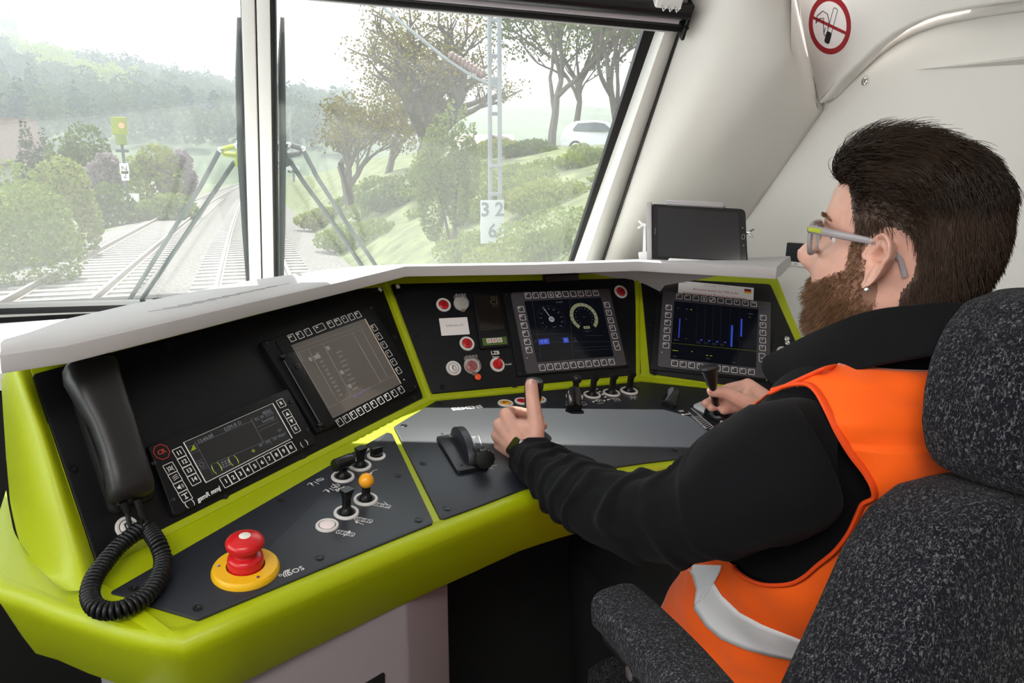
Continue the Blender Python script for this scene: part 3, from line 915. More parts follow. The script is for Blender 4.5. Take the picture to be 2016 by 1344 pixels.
# timetable display on the left panel
def zl(x, y): return (500+x/4.977, 590+y/4.977)
lm = [zl(35, 440), zl(1135, 72), zl(1588, 890), zl(590, 1330)]
lc_ = (sum(p[0] for p in lm)/4, sum(p[1] for p in lm)/4)
lf = subframe(PL, lc_, zl(478, 955), zl(1170, 580), .003)
ld = thing('timetable_display', 'black framed display with brownish lit timetable screen on left panel', 'display', lf.M)
m = MB(); m.prism(round_poly([lf.at(*c) for c in lm], .004), -.003, .011, .002); lmo = m.build('housing', BLACKP, ld)
for c in lm:
    u, v = lf.at(*lerp(c, lc_, .07)); s_ = MB(); s_.lathe([(.004, .011), (.004, .0125), (.003, .013), (.0014, .0122)], 12, 0, TR(u, v)); s_.build('screw', BLKS, lmo)
m = MB(); m.prism(round_poly([lf.at(*zl(*c)) for c in ((170, 435), (1130, 110), (1545, 870), (640, 1290))], .004), .010, .0135, .001); m.build('bezel', BLACKP, ld)
ls = scr_part(ld, lf, [zl(322, 482), zl(1042, 220), zl(1395, 856), zl(730, 1195)], .0125, .0141, SCRG)
HL = .0142
m = MB(); a, b = lf.at(*zl(1046, 222)), lf.at(*zl(1397, 853)); m.tube([(*a, HL), (*b, HL)], .0011, 6, flat=.5, upv=(0, 0, 1)); m.build('screen_edge', SHL, ls)
m = MB()
for x, y, x2, y2 in ((355, 525, 1010, 290), (370, 560, 1000, 330), (370, 560, 690, 1090), (490, 525, 780, 1035), (630, 465, 910, 975), (925, 360, 1195, 835), (1010, 320, 1265, 790), (690, 1090, 1330, 775), (390, 550, 440, 640)):
    m.tube([(*lf.at(*zl(x, y)), HL), (*lf.at(*zl(x2, y2)), HL)], .0002, 4)
for k in range(11):
    p = lerp((575, 560), (805, 965), k/10); m.text('%d.%d' % (22+k*3 % 9, k*7 % 10), .0048, 0, TR(*lf.at(*zl(*p)), HL))
for k in range(9):
    p = lerp((790, 545), (950, 900), k/8); m.text(('Bahnhof', 'Abzw', 'Hp West', 'Bf Nord')[k % 4], .0042, 0, TR(*lf.at(*zl(*p)), HL))
m.build('timetable_lines', SBRWN, ls, smooth=False)
for x, y, w in ((575, 592, .014), (510, 618, .006), (683, 508, .0075), (818, 745, .0075), (893, 880, .0075)):
    m = MB(); m.prism(rect(w, .0075, 0, *lf.at(*zl(x, y))), HL-.0002, HL+.0002)
    m.build('timetable_mark', SBRWN, ls, smooth=False)
m = MB(); m.text('Zug  verk.  Mo - Sa', .006, 0, TR(*lf.at(*zl(1010, 940)), HL, .0)); m.build('footer_text', SVIO, ls, smooth=False)
KL = .0135
kd = (lf.u, lf.v)
for k, (x, y) in enumerate(((330, 410), (410, 382), (487, 353), (600, 312), (709, 275), (780, 250), (847, 225), (913, 202), (977, 180))):
    key(ld, lf, zl(x, y), .0135, KL*1.95 if k == 3 else KL, KL, ('AUS', 'DT', 'I', 'DE', 'VXO', 'VXO', '', 'E', 'UO')[k], 'dot' if k == 6 else None, [BLACKP, WHT], ts=.3 if k != 3 else .16, r=.0004, lw=.0009)
for k in range(10):
    key(ld, lf, lerp(zl(797, 1232), zl(1398, 912), k/9), .0135, KL, KL, D10[k], None, [BLACKP, WHT], ts=.45, r=.0004, lw=.0009)
for k in range(6):
    key(ld, lf, lerp(zl(1137, 308), zl(1373, 725), k/5), .0135, KL*.97, KL, ('C', '', '', '', '', 'E')[k], None if k in (0, 5) else 'dot', [BLACKP, WHT], ts=.45, r=.0004, lw=.0009)
m = MB(); m.prism(round_poly([lf.at(*zl(*c)) for c in ((230, 590), (345, 545), (720, 1220), (610, 1275))], .004), .0130, .0165, .0012); cv = m.build('card_cover', BLACKP, ld)
m = MB(); m.lathe([(.005, .0165), (.005, .0180), (.003, .0185), (.0015, .0175)], 14, 0, TR(*lf.at(*zl(375, 697)))); m.build('cover_screw', BLKS, cv)
m = MB(); m.tube([(*lf.at(*zl(245, 640)), .0165), (*lf.at(*zl(590, 1245)), .0165)], .0011, 5); m.build('cover_edge', BEZ, cv)
for c in ((232, 600), (590, 1265)):
    m = MB(); m.box((*lf.at(*zl(*c)), .0165), (.008, .006, .006), .001); m.build('hinge', BLKS, cv)
m = MB(); m.prism(circle(.0014, 10, *lf.at(*zl(1428, 812))), .0133, .0141); m.build('status_light', WHT, ld)

# train radio panel
def zg(x, y): return (280+x/4.978, 760+y/4.978)
rm = [zg(25, 612), zg(1400, 45), zg(1688, 572), zg(282, 1302)]
rc_ = (sum(p[0] for p in rm)/4, sum(p[1] for p in rm)/4)
gf = subframe(PL, rc_, zg(480, 775), zg(1330, 370), .003)
gd = thing('train_radio', 'black train radio panel with numbered keys and wide dark screen', 'radio', gf.M)
m = MB(); m.prism(round_poly([gf.at(*c) for c in rm], .005), -.003, .010, .0018); gmo = m.build('housing', BLACKP, gd)
for x, y in ((268, 1142), (80, 785), (1427, 178), (1587, 458)):
    s_ = MB(); s_.lathe([(.0032, .010), (.0032, .0112), (.0022, .0116), (.001, .0108)], 12, 0, TR(*gf.at(*zg(x, y)))); s_.build('screw', BLKS, gmo)
gs = scr_part(gd, gf, [zg(378, 580), zg(1243, 198), zg(1418, 545), zg(588, 968)], .0095, .0106, SCRR)
m = MB()
for a, b, w in (((372, 580), (590, 972), .0008), ((590, 972), (1418, 545), .0006), ((372, 580), (1243, 196), .0003), ((1246, 195), (1435, 535), .0009)):
    m.tube([(*gf.at(*zg(*a)), .0107), (*gf.at(*zg(*b)), .0107)], w, 5)
m.build('screen_border', WHT, gs)
HG = .0107
m = MB()
for t, x, y, s_ in (('13:44:09', 585, 545, .0078), ('GSM-R D', 855, 420, .0082), ('48361', 1188, 277, .0072), ('FC 01 (T(1)', 1160, 320, .0075), ('Sonstige', 1200, 352, .0072), ('RF', 1130, 605, .006), ('SYS', 1200, 572, .006), ('ZD', 1268, 540, .006), ('Menue', 1335, 508, .005), ('1X', 1310, 460, .006)):
    m.text(t, s_, 0, TR(*gf.at(*zg(x, y)), HG))
for a, b in (((500, 600), (1045, 365)), ((480, 570), (660, 895)), ((1030, 345), (1160, 590)), ((420, 625), (480, 600)), ((445, 690), (520, 660)), ((495, 770), (560, 740)), ((540, 850), (610, 820)), ((1085, 435), (1290, 345)), ((1110, 465), (1300, 378)), ((630, 800), (1390, 470)), ((640, 480), (665, 520)), ((1210, 560), (1240, 600))):
    m.tube([(*gf.at(*zg(*a)), HG), (*gf.at(*zg(*b)), HG)], .0002, 4)
c = gf.at(*zg(548, 795)); m.ring(circle(.0035, 14, *c), circle(.0028, 14, *c), HG-.0002, HG+.0002)
for k in range(8): a = k*pi/4; m.tube([(c[0]+.0045*cos(a), c[1]+.0045*sin(a), HG), (c[0]+.0062*cos(a), c[1]+.0062*sin(a), HG)], .0003, 4)
for k in range(9):
    c = gf.at(*zg(750+28*(k % 3)+8*(k//3), 775-12*(k % 3)+22*(k//3))); m.box((*c, HG), (.003, .002, .0003))
m.build('screen_text', emat('radio_text_grey', (.3, .3, .36), .22), gs, smooth=False)
m = MB(); c = gf.at(*zg(463, 637)); m.prism([(c[0]-.006, c[1]-.003), (c[0]+.004, c[1]-.003), (c[0]+.004, c[1]+.005)], HG-.0002, HG+.0002)
for x, y, sg in ((672, 845, -1), (722, 815, 1), (835, 765, -1), (885, 745, 1)):
    c = gf.at(*zg(x, y)); m.tube([(c[0]+sg*.003*cos(a)-sg*.001, c[1]+.0075*sin(a), HG) for a in (-1.2, -.6, 0, .6, 1.2)][::1], .0008, 5)
c = gf.at(*zg(1055, 660)); m.box((*c, HG), (.006, .0015, .0003)); m.box((*c, HG), (.0015, .006, .0003))
m.build('signal_mark', SYEL, gs)
KG = .0150
for k in range(10): key(gd, gf, lerp(zg(787, 958), zg(1422, 625), k/9), .0101, KG, KG*1.15, D10[k], None, [BLACKP, WHT], ts=.6, r=.0015, corner=False, lw=.0009)
for k in range(4): key(gd, gf, lerp(zg(330, 683), zg(475, 940), k/3), .0101, KG*1.05, KG*1.05, ('11', '12', '13', '14')[k], None, [BLACKP, WHT], ts=.55, r=.0015, corner=False, lw=.0009)
for k in range(4): key(gd, gf, lerp(zg(240, 835), zg(388, 1103), k/3), .0101, KG*1.05, KG*1.05, (')2(', '', '', '')[k], (None, 'bars', 'speaker', 'tee')[k], [BLACKP, WHT], ts=.5, r=.0015, corner=False, lw=.0009)
for p, t, ic in (((1328, 195), 'R', None), ((1387, 298), '', 'up'), ((1430, 370), '', 'down'), ((1470, 442), 'E', None)):
    key(gd, gf, zg(*p), .0101, KG*.95, KG*.95, t, ic, [BLACKP, WHT], ts=.6, r=.0015, corner=False, lw=.0009)
m = MB(); c = gf.at(*zg(155, 675)); oc = [(c[0]+.0118*cos(pi/8+k*pi/4), c[1]+.0118*sin(pi/8+k*pi/4)) for k in range(8)]
m.prism(oc, .0095, .0112, .0005, 0); m.ring(oc, inset(oc, .0010), .0110, .0115, 1); m.text('CR', .009, 1, TR(*c, .0113), font_bold=True)
m.build('emergency_call_key', [BLACKP, REDP], gd, smooth=False)
m = MB(); m.text('gsmR mmj', .0092, 0, TR(*gf.at(*zg(618, 1082)), .0102, .02), font_bold=True, shear=.25); m.build('lettering', WHT, gd, smooth=False)
for x, y, w in ((395, 1190, '('), (465, 1155, ')'), (1525, 597, '('), (1578, 568, ')')):
    m = MB(); m.text(w, .011, 0, TR(*gf.at(*zg(x, y)), .0102)); m.build('bracket_mark', WHT, gd, smooth=False)
# ============================================================ buttons, switches, levers
def mdist(fr, px, r_px, h=0.0):
    a = V(fr.at(px[0], px[1], h)); b = V(fr.at(px[0]+r_px, px[1], h))
    return (a-b).length
def icon_geo(m, kind, r, z, mi):
    if kind == 'flame':
        m.ring([(.0+.30*r*x, .3*r*y) for x, y in ((0, 2), (.5, 1), (1.1, .2), (1.2, -.8), (.6, -1.6), (-.6, -1.6), (-1.2, -.8), (-.8, .2), (-.3, .6))], [(.0+.30*r*x, .3*r*y) for x, y in ((0, 1.2), (.3, .6), (.7, 0), (.7, -.8), (.3, -1.2), (-.3, -1.2), (-.7, -.8), (-.5, 0), (-.15, .2))], z, z+.0002, mi)
    if kind == 'bottle':
        o_ = rect(.62*r, 1.0*r, .15*r, .05*r, -.15*r, 3); m.ring(o_, inset(o_, .08*r), z, z+.0002, mi)
        m.tube([(0, .36*r, z+.0001), (0, .6*r, z+.0001), (-.3*r, .5*r, z+.0001), (-.38*r, -.4*r, z+.0001)], .05*r, 4, mi)
    if kind == 'cross':
        for k in range(-1, 2):
            m.box((k*.35*r, 0, z), (.07*r, 1.0*r, .0003), 0, mi); m.box((0, k*.35*r, z), (1.0*r, .07*r, .0003), 0, mi)
    if kind in ('left', 'right'):
        s_ = -1 if kind == 'left' else 1
        m.box((0, 0, z), (.9*r, .2*r, .0003), 0, mi); m.prism([(s_*.75*r, 0), (s_*.25*r, .38*r), (s_*.25*r, -.38*r)], z-.0001, z+.0002, 0, mi)
    if kind == 'phone':
        m.tube([(.45*r*cos(a)+.1*r, .55*r*sin(a), z) for a in [1.9+k*.3 for k in range(9)]], .1*r, 5, mi)
        m.ring(rect(.5*r, .22*r, .05*r, -.12*r, .5*r, 2), rect(.36*r, .1*r, .02*r, -.12*r, .5*r, 2), z, z+.0002, mi); m.ring(rect(.5*r, .22*r, .05*r, -.12*r, -.5*r, 2), rect(.36*r, .1*r, .02*r, -.12*r, -.5*r, 2), z, z+.0002, mi)
        m.text('SP', .35*r, mi, TR(.42*r, .25*r, z))
def push_button(name, label, fr, px, r_px, lens, ic=None, icm=None, group=None, cat='button', lens_r=.66, up=None, dome=.002):
    R = mdist(fr, px, r_px)
    u, v = fr.at(*px)
    f = fr if up is None else Fr(fr.o, up, fr.n)
    if up is not None:
        p = fr.w(u, v) - f.o; u, v = p.dot(f.u), p.dot(f.v)
    root = thing(name, label, cat, on(f, u, v, .003), group)
    m = MB(); m.lathe([(R, -.001), (R, .0016), (R*.95, .0028), (R*.86, .0032), (R*(lens_r+.05), .0026), (R*(lens_r+.02), .0005)], 40)
    m.build('ring', RINGW, root)
    m = MB(); m.lathe([(R*(lens_r+.02), .0004), (R*(lens_r+.02), .0022), (R*lens_r*.98, .0022)], 36, 0); m.build('seal', BLKM, root)
    m = MB(); q = R*lens_r*.97
    m.lathe([(q, .0008), (q, .0026), (q*.9, .0026+dome*.45), (q*.5, .0026+dome*.9), (1e-4, .0026+dome)], 32)
    l = m.build('lens', lens, root)
    if ic:
        m = MB(); icon_geo(m, ic, q, .0026+dome*1.02, 0); m.build('symbol', icm or BLKM, l, smooth=False)
    return root, R
def hinged_cover(root, R):
    m = MB()
    m.lathe([(R*1.06, .003), (R*1.06, .0095), (R*.98, .0115), (1e-4, .0122)], 32)
    m.box((0, R*1.0, .006), (R*1.7, R*.35, .008), .001)
    for k in range(4): m.box((-R*.62+k*R*.41, R*1.12, .011), (R*.26, R*.2, .004), .0006)
    m.box((0, -R*1.12, .006), (R*.5, R*.34, .006), .0008)
    m.build('hinged_cover', CLEAR, root)
GLASSY = mat('pale_green_lens', (.50, .53, .47), .35)
push_button('push_button', 'red lit button with grid symbol at top left of centre panel', PC, (872.3, 601.6), 14.2, RED, 'cross', None)
r_, R_ = push_button('covered_button', 'pale grey button under clear hinged cover, top of centre panel', PC, (906, 600), 13.5, GLASSY, None, lens_r=.9); hinged_cover(r_, R_)
push_button('push_button', 'red button with flame symbol below the white software card', PC, (918.4, 677.7), 14.4, RED, 'flame')
push_button('push_button', 'white button with fire extinguisher symbol, lowest left on centre panel', PC, (892, 726), 14.8, mat('white_lens', (.74, .72, .72), .35), 'bottle')
r_, R_ = push_button('covered_button', 'red extinguisher button under clear cover with orange seal', PC, (927.5, 722.3), 15, REDL, 'bottle'); hinged_cover(r_, R_)
m = MB(); m.lathe([(.0068, 0), (.0068, .0022), (.0055, .003), (1e-4, .0032)], 20, 0, TR(R_*.38, -R_*1.55, .004)); m.tube([(R_*.1, -R_*1.1, .008), (R_*.35, -R_*1.4, .007)], .0008, 5)
m.build('seal_tag', mat('orange_seal', (.85, .10, .02), .4), r_)
push_button('push_button', 'red button alone at the top right corner of centre panel', PC, (1220.6, 575.6), 12, RED, 'cross')
# rotary knob LZB
def rotary(name, label, fr, px, r_px, kmat, hgt, rot=0.0, group=None, cat='knob', barw=.32, black=False):
    R = mdist(fr, px, r_px)
    root = thing(name, label, cat, on(fr, *fr.at(*px), .003), group)
    m = MB(); m.lathe([(R, -.001), (R, .0016), (R*.95, .0028), (R*.85, .0032), (R*.68, .0026), (R*.66, .0005)], 40); m.build('ring', RINGW, root)
    m = MB(); q = R*.66
    m.lathe([(q, .0005), (q, .005), (q*.96, .006), (1e-4, .006)], 32)
    T = TR(0, 0, 0, rot)
    m.prism(rect(q*2*barw, q*1.92, q*.15, 0, 0), .005, hgt, .001, 0, T)
    m.build('knob', kmat, root)
    return root, R
rk, _ = rotary('rotary_switch', 'red rotary knob in pale ring under LZB lettering', PC, (978, 719.2), 14, RED, .014, radians(-12))
def print_on(name, fr, items, mtl, parent, h=.0031):
    for g in items: print_one(name, fr, g, mtl, parent, h)
def print_one(name, fr, items, mtl, parent, h=.0031):
    """lettering in panel coordinates under a desk part"""
    m = MB()
    inv = parent.matrix_world.inverted()
    for it in items:
        kind = it[0]
        if kind == 't':
            _, body, px, size, rot, bold = it
            m.text(body, size, 0, on(fr, *fr.at(*px), h, rot), font_bold=bold, h=.0002)
        elif kind == 'l':
            _, pts, w = it
            m.tube([fr.w(*fr.at(*p), h) for p in pts], w, 4, 0, flat=.3, upv=fr.n)
        elif kind == 'r':
            _, px, w, hh, rot, lw, rr = it
            po = rect(w, hh, rr); m.ring(po, inset(po, lw), 0, .0002, 0, on(fr, *fr.at(*px), h, rot))
        elif kind == 'c':
            _, px, r, lw = it
            m.ring(circle(r, 16), circle(r-lw, 16), 0, .0002, 0, on(fr, *fr.at(*px), h))
        elif kind == 'p':
            m.prism([fr.at(*p) for p in it[1]], h-.0001, h+.0002, 0, 0, fr.M)
    for i, p in enumerate(m.v): m.v[i] = inv @ p
    return m.build(name, mtl, parent, smooth=False)
print_on('lettering', PC, [[('t', 'LZB', (973.9, 695.6), .0115, 0, True)], [('t', 'Betrieb', (975, 703.3), .0052, 0, False)], [('t', 'Notfall', (999.6, 718), .0055, 0, False)]], WHT, cpan)
# card, small sensor plates
def sticker(name, label, cat, fr, px, th=.0006, mtl=PAPER):
    cx = sum(p[0] for p in px)/4; cy = sum(p[1] for p in px)/4
    f = subframe(fr, (cx, cy), lerp(px[0], px[3], .5), lerp(px[1], px[2], .5), .003)
    root = thing(name, label, cat, f.M)
    m = MB(); m.prism([f.at(*p) for p in px], -.0003, th); m.build('card', mtl, root, smooth=False)
    return root, f
st, sf = sticker('software_card', 'white card reading Software D on the centre panel', 'sticker', PC, [(864, 626.9), (919.4, 624.2), (924.7, 657.8), (869.2, 660.9)])
m = MB(); m.text('Software D', .0085, 0, TR(0, .001, .0005), h=.0003); m.build('lettering', mat('grey_text', (.22, .21, .22), .6), st, smooth=False)
for fr, px, lab in ((PL, (746.5, 571.5), 'small pale square tile at top right corner of left panel'), (PC, (782.5, 565.5), 'small pale square tile at top left corner of centre panel')):
    o = MB(); o.prism(rect(.0075, .0085, .0003), -.0003, .0012); ob = o.build('reflector_tile', PAPER, None, M=on(fr, *fr.at(*px), .003, .5 if fr is PL else .1), smooth=False)
    tag(ob, lab, 'tile')
st, sf = sticker('warning_sticker', 'white sticker with red German text and flag above right display', 'sticker', PRt, [(1336.3, 552.2), (1484, 566.8), (1483, 593), (1334.6, 578)])
m = MB(); m.text('Bei einem Ausfall der PZB ist die', .0088, 0, TR(*sf.at(1409, 573.5), .0005), h=.0003, sx=.93); m.text('Geschwindigkeit auf 50 km/h zu reduzieren.', .0088, 0, TR(*sf.at(1407, 581.8), .0005), h=.0003, sx=.98)
m.text('Hinweis zum Betrieb der Zugbeeinflussung', .0036, 0, TR(*sf.at(1410, 562), .0005), h=.0003)
m.build('red_lettering', REDP, st, smooth=False)
m = MB(); m.text('Version 04', .0035, 0, TR(*sf.at(1346, 556.5), .0005), h=.0003); m.text('nur gueltig mit Fahrzeugliste', .003, 0, TR(*sf.at(1396, 563.5), .0005), h=.0003); m.build('lettering', BLKM, st, smooth=False)
m = MB(); c = sf.at(1472, 573.5)
for k, mi in ((1, 0), (0, 1), (-1, 2)): m.prism(rect(.0165, .0042, 0, c[0], c[1]+k*.0042), .0004, .0009, 0, mi)
m.build('flag', [BLKM, mat('flag_red', (.6, .02, .02), .5), mat('flag_gold', (.8, .5, .02), .5)], st, smooth=False)
# small tall status display left of the centre display
mf_px = [(928, 578), (983, 577), (1001.5, 683), (944.4, 688.3)]
mc = (964, 632); mf = subframe(PC, mc, lerp(mf_px[0], mf_px[3], .5), lerp(mf_px[1], mf_px[2], .5), .003)
mr = thing('status_display', 'tall dark status display with three pale keys on green strip', 'display', mf.M)
m = MB(); m.prism(round_poly([mf.at(*p) for p in mf_px], .002), -.003, .0055, .0012); m.build('housing', BLACKP, mr)
m = MB(); m.prism([mf.at(*p) for p in ((933, 584), (980, 583), (992, 650), (944, 654))], .005, .0060); sd = m.build('screen', mat('brown_black_glass', (.012, .010, .008), .12), mr, smooth=False)
m = MB(); m.text('VZ1', .0095, 0, TR(*mf.at(970.5, 588.5), .0060), font_bold=True); m.text('C1', .017, 0, TR(*mf.at(971.5, 597.5), .0060), font_bold=True); m.text('H:M', .007, 0, TR(*mf.at(973.5, 605), .0060)); m.build('segment_text', mat('dim_amber_segments', (.06, .05, .03), .4), sd, smooth=False)
m = MB(); m.prism([mf.at(*p) for p in ((947, 668), (995, 664.8), (997, 679.4), (949.4, 682.8))], .005, .0062); m.build('green_strip', mat('dark_green_strip', (.07, .13, .02), .5), mr, smooth=False)
for x, y in ((960.3, 673.6), (971, 672.8), (981.4, 672)):
    m = MB(); po = rect(.0105, .0105, .0006, *mf.at(x, y)); m.prism(po, .006, .0075, .0004, 0); m.ring(po, inset(po, .0011), .0073, .0080, 1); m.prism(circle(.002, 10, *mf.at(x, y)), .0074, .0078, 0, 2)
    m.build('key', [mat('pale_pink_key', (.5, .38, .36), .5), WHT, mat('orange_dot', (.6, .25, .15), .5)], mr, smooth=False)
# sensor box hanging under the hood
m = MB(); p = PC.P(1108, 549, .03); m.box((0, 0, 0), (.085, .02, .016), .002); sb = m.build('sensor_box', BLK, None, M=Matrix.Translation(p+V((0, .012, .002))))
tag(sb, 'small black sensor box under the hood above the centre display', 'sensor')
# key switch and steel knob at the right end
ks = thing('key_switch', 'small steel key lock beside the right display', 'key switch', on(PRt, *PRt.at(1547.5, 671), .003))
m = MB(); m.lathe([(.0062, 0), (.0062, .004), (.005, .0048), (.0035, .003)], 18, 0, TR(0, .003)); m.lathe([(.006, 0), (.006, .003), (.0046, .0036), (.003, .002)], 18, 0, TR(.001, -.0075)); m.build('lock_body', STEEL, ks)
rotary('rotary_switch', 'pale round rotary knob at lower right, behind the collar', PRt, (1540, 694), 12, RINGW, .012, .6)

# ---- left desk wing
WD = DK.at(675, 942); WE = DK.at(645, 1038)
edir = V(DK.at(850, 1034)) - V(DK.at(390, 1222)); EROT = math.atan2(edir.y, edir.x)
def stick(name, label, fr, px, r_px, head, hgt, rot=0.0, ball=None, group=None, hmat=None):
    R = mdist(fr, px, r_px)
    root = thing(name, label, 'toggle switch', on(fr, *fr.at(*px), .003, rot), group)
    m = MB(); m.lathe([(R, -.001), (R, .0018), (R*.95, .0032), (R*.84, .0036), (R*.76, .003), (R*.74, .0008)], 44); m.build('ring', RINGW, root)
    m = MB(); m.lathe([(R*.74, .0005), (R*.72, .0022), (R*.6, .0024), (R*.55, .001)], 36, 0); m.build('inner_ring', DESKP, root)
    m = MB(); m.lathe([(R*.56, .0012), (R*.5, .006), (R*.36, .009), (R*.26, .0105), (R*.2, .012)], 28); m.build('boot', BLK, root)
    w = R*.62
    m = MB(); m.prism(rect(w, w*.72, w*.12), .008, hgt, .001)
    st_ = m.build('shaft', BLKS, root)
    if head == 'wedge':
        m = MB(); a = w*.62
        rows = []
        for z, sx, sy in ((hgt-.012, .5, .38), (hgt-.004, .62, .52), (hgt, .74, .62), (hgt+.003, .72, .60)):
            rows.append([(x, y, z) for x, y in rect(w*2*sx, w*2*sy, w*.1)])
        m.grid(rows, closed=True); n = len(rows[0]); m.f.append([len(m.v)-n+k for k in range(n)]); m.m.append(0)
        m.build('head', BLKS, root)
    if head == 'barrel':
        m = MB(); T = Matrix.Translation((0, 0, hgt)) @ Matrix.Rotation(pi/2, 4, 'Y')
        m.lathe([(1e-4, -R*.95), (R*.5, -R*.95), (R*.54, -R*.88), (R*.54, R*.88), (R*.5, R*.95), (1e-4, R*.95)], 30, 0, T, lobes=15, lamp_=.025)
        m.build('head', BLKS, root)
    if head == 'ball':
        m = MB(); m.sphere((0, 0, hgt+R*.35), R*ball, 28); m.build('knob', hmat or BLKS, root)
    if head == 'hook':
        m = MB(); q = w*.55
        prof = [(-q*.8, hgt-.016), (-q*.75, hgt), (-q*1.1, hgt+.003), (q*1.3, hgt+.004), (q*1.45, hgt-.002), (q*.75, hgt-.008), (q*.8, hgt-.016)]
        m.prism([(x, z) for x, z in prof], -w*.42, w*.42, .0006, 0, Matrix.Rotation(pi/2, 4, 'X'))
        m.build('head', BLKS, root)
    return root, R
stick('toggle_switch', 'black toggle with a ribbed barrel head nearest the green divider foot', DK, (675, 942.5), 23.3, 'barrel', .026, EROT+.15)
stick('toggle_switch', 'black square headed toggle behind the barrel headed one', DK, (709.3, 920.5), 22.3, 'wedge', .030, EROT+.1)
stick('toggle_switch', 'black toggle with a round orange yellow ball knob', DK, (720, 987), 24.2, 'ball', .026, EROT, ball=.63, hmat=ORGK)
stick('toggle_switch', 'black square headed toggle beside the round pale pink button', DK, (681.8, 1013.5), 25.2, 'wedge', .036, EROT+.15)
R = mdist(DK, (740.8, 901), 18.5)
rt = thing('rotary_switch', 'black bar shaped rotary knob in pale ring, farthest on left wing', 'knob', on(DK, *DK.at(740.8, 901), .003, EROT))
m = MB(); m.lathe([(R, -.001), (R, .0016), (R*.9, .0028), (R*.7, .003)], 40); m.build('ring', RINGW, rt)
m = MB(); m.lathe([(R*.72, .002), (R*.7, .006), (R*.6, .007), (1e-4, .007)], 30); m.prism(rect(R*1.25, R*.55, R*.1), .006, .017, .0012); m.build('knob', BLKS, rt)
push_button('push_button', 'round pale pink button, the nearest of the left wing controls', DK, (644.2, 1038.7), 23.2, PINKL, None, None, lens_r=.7, dome=.0008)
# emergency stop
ER = mdist(DK, (485, 1121), 66)
es = thing('emergency_stop', 'big red mushroom emergency stop on a round yellow plate', 'emergency stop', on(DK, *DK.at(484, 1122, .004), .003, EROT))
m = MB(); m.lathe([(ER, -.001), (ER, .003), (ER*.97, .0065), (ER*.93, .0085), (ER*.57, .0092), (ER*.56, .004)], 64); m.build('yellow_plate', YEL, es)
m = MB(); m.lathe([(ER*.56, .0035), (ER*.53, .0060), (ER*.5, .004)], 48); m.build('black_gap', BLKM, es)
q = ER
m = MB(); m.lathe([(q*.52, .004), (q*.53, .018), (q*.51, .0215), (q*.45, .0235), (q*.36, .025), (q*.33, .0275), (q*.34, .0300), (q*.45, .0335), (q*.545, .0365), (q*.565, .0400), (q*.56, .0430), (q*.50, .0465), (q*.38, .0490), (q*.18, .0505), (1e-4, .0508)], 56)
mh = m.build('mushroom_head', RED, es)
m = MB(); m.lathe([(q*.17, .0495), (q*.17, .0510), (q*.13, .0516), (1e-4, .0518)], 28); m.build('white_cap', mat('off_white_cap', (.72, .69, .63), .35), mh)
for a in (-.55, 1.55, 3.6): 
    m = MB(); m.lathe([(.0022, .0085), (.0022, .0098), (.0009, .0094)], 12, 0, TR(ER*.78*cos(a-1.0), ER*.78*sin(a-1.0))); m.build('screw', STEEL, es)
# telephone call button on the left panel
push_button('push_button', 'pale round telephone button behind the coiled cord', PL, (248, 1040), 23.5, mat('pale_lens', (.62, .6, .58), .4), 'phone', up=lf.u)

# ---- centre desk
for x, y, lens, ic, lab in ((995, 797, AMB, 'left', 'amber button with left arrow beside the maker lettering'), (1028, 793, REDL, None, 'red button half hidden behind the gripped lever'), (1060, 789.5, AMB, 'right', 'amber button with right arrow, just right of the thumb')):
    push_button('push_button', lab, DK, (x, y), 15.2, lens, ic, up=(1, .12, 0), dome=.001)
stick('toggle_switch', 'black toggle with a round ball knob behind the left hinged lever', DK, (1130.7, 783.5), 16.5, 'ball', .034, 0, ball=.6)
stick('toggle_switch', 'black hook headed toggle, first to the right of the ball knob', DK, (1165.2, 780.5), 16.5, 'hook', .040, 0)
stick('toggle_switch', 'black hook headed toggle above the wiper symbol', DK, (1203.3, 776.5), 16.5, 'hook', .040, 0)
stick('toggle_switch', 'black hook headed toggle above the lamp symbol, rightmost of the row', DK, (1237.9, 772.5), 16.5, 'hook', .040, 0)
def flap(label, px, rot, tilt, w=.030, L=.046, gloss=BLKS):
    root = thing('hinged_lever', label, 'lever', on(DK, *DK.at(*px), .003, rot))
    m = MB(); m.box((0, -.004, .006), (w, .022, .014), .002); m.build('base', BLK, root)
    m = MB(); T = Matrix.Translation((0, -.010, .008)) @ Matrix.Rotation(tilt, 4, 'X')
    m.prism(round_poly([(-w*.48, 0), (w*.48, 0), (w*.48, L), (-w*.48, L)], [.001, .001, w*.46, w*.46], 8), 0, .007, .002, 0, T); m.build('flap', gloss, root)
    m = MB(); m.lathe([(.0035, -w*.62), (.0055, -w*.55), (.0055, w*.55), (.0035, w*.62)], 14, 0, Matrix.Translation((0, -.008, .008)) @ Matrix.Rotation(pi/2, 4, 'Y')); m.build('hinge_pin', BLKS, root)
    return root
GLOSSB = mat('glossy_black', (.006, .006, .007), .12, spec=.7)
flap('black hinged lever standing in front of the ball knob toggle', (1126, 806), radians(-6), radians(62), .030, .040, GLOSSB)
flap('glossy black hinged lever leaning right on the sunlit desk plate', (1318, 801), radians(-52), radians(38), .027, .040, GLOSSB)
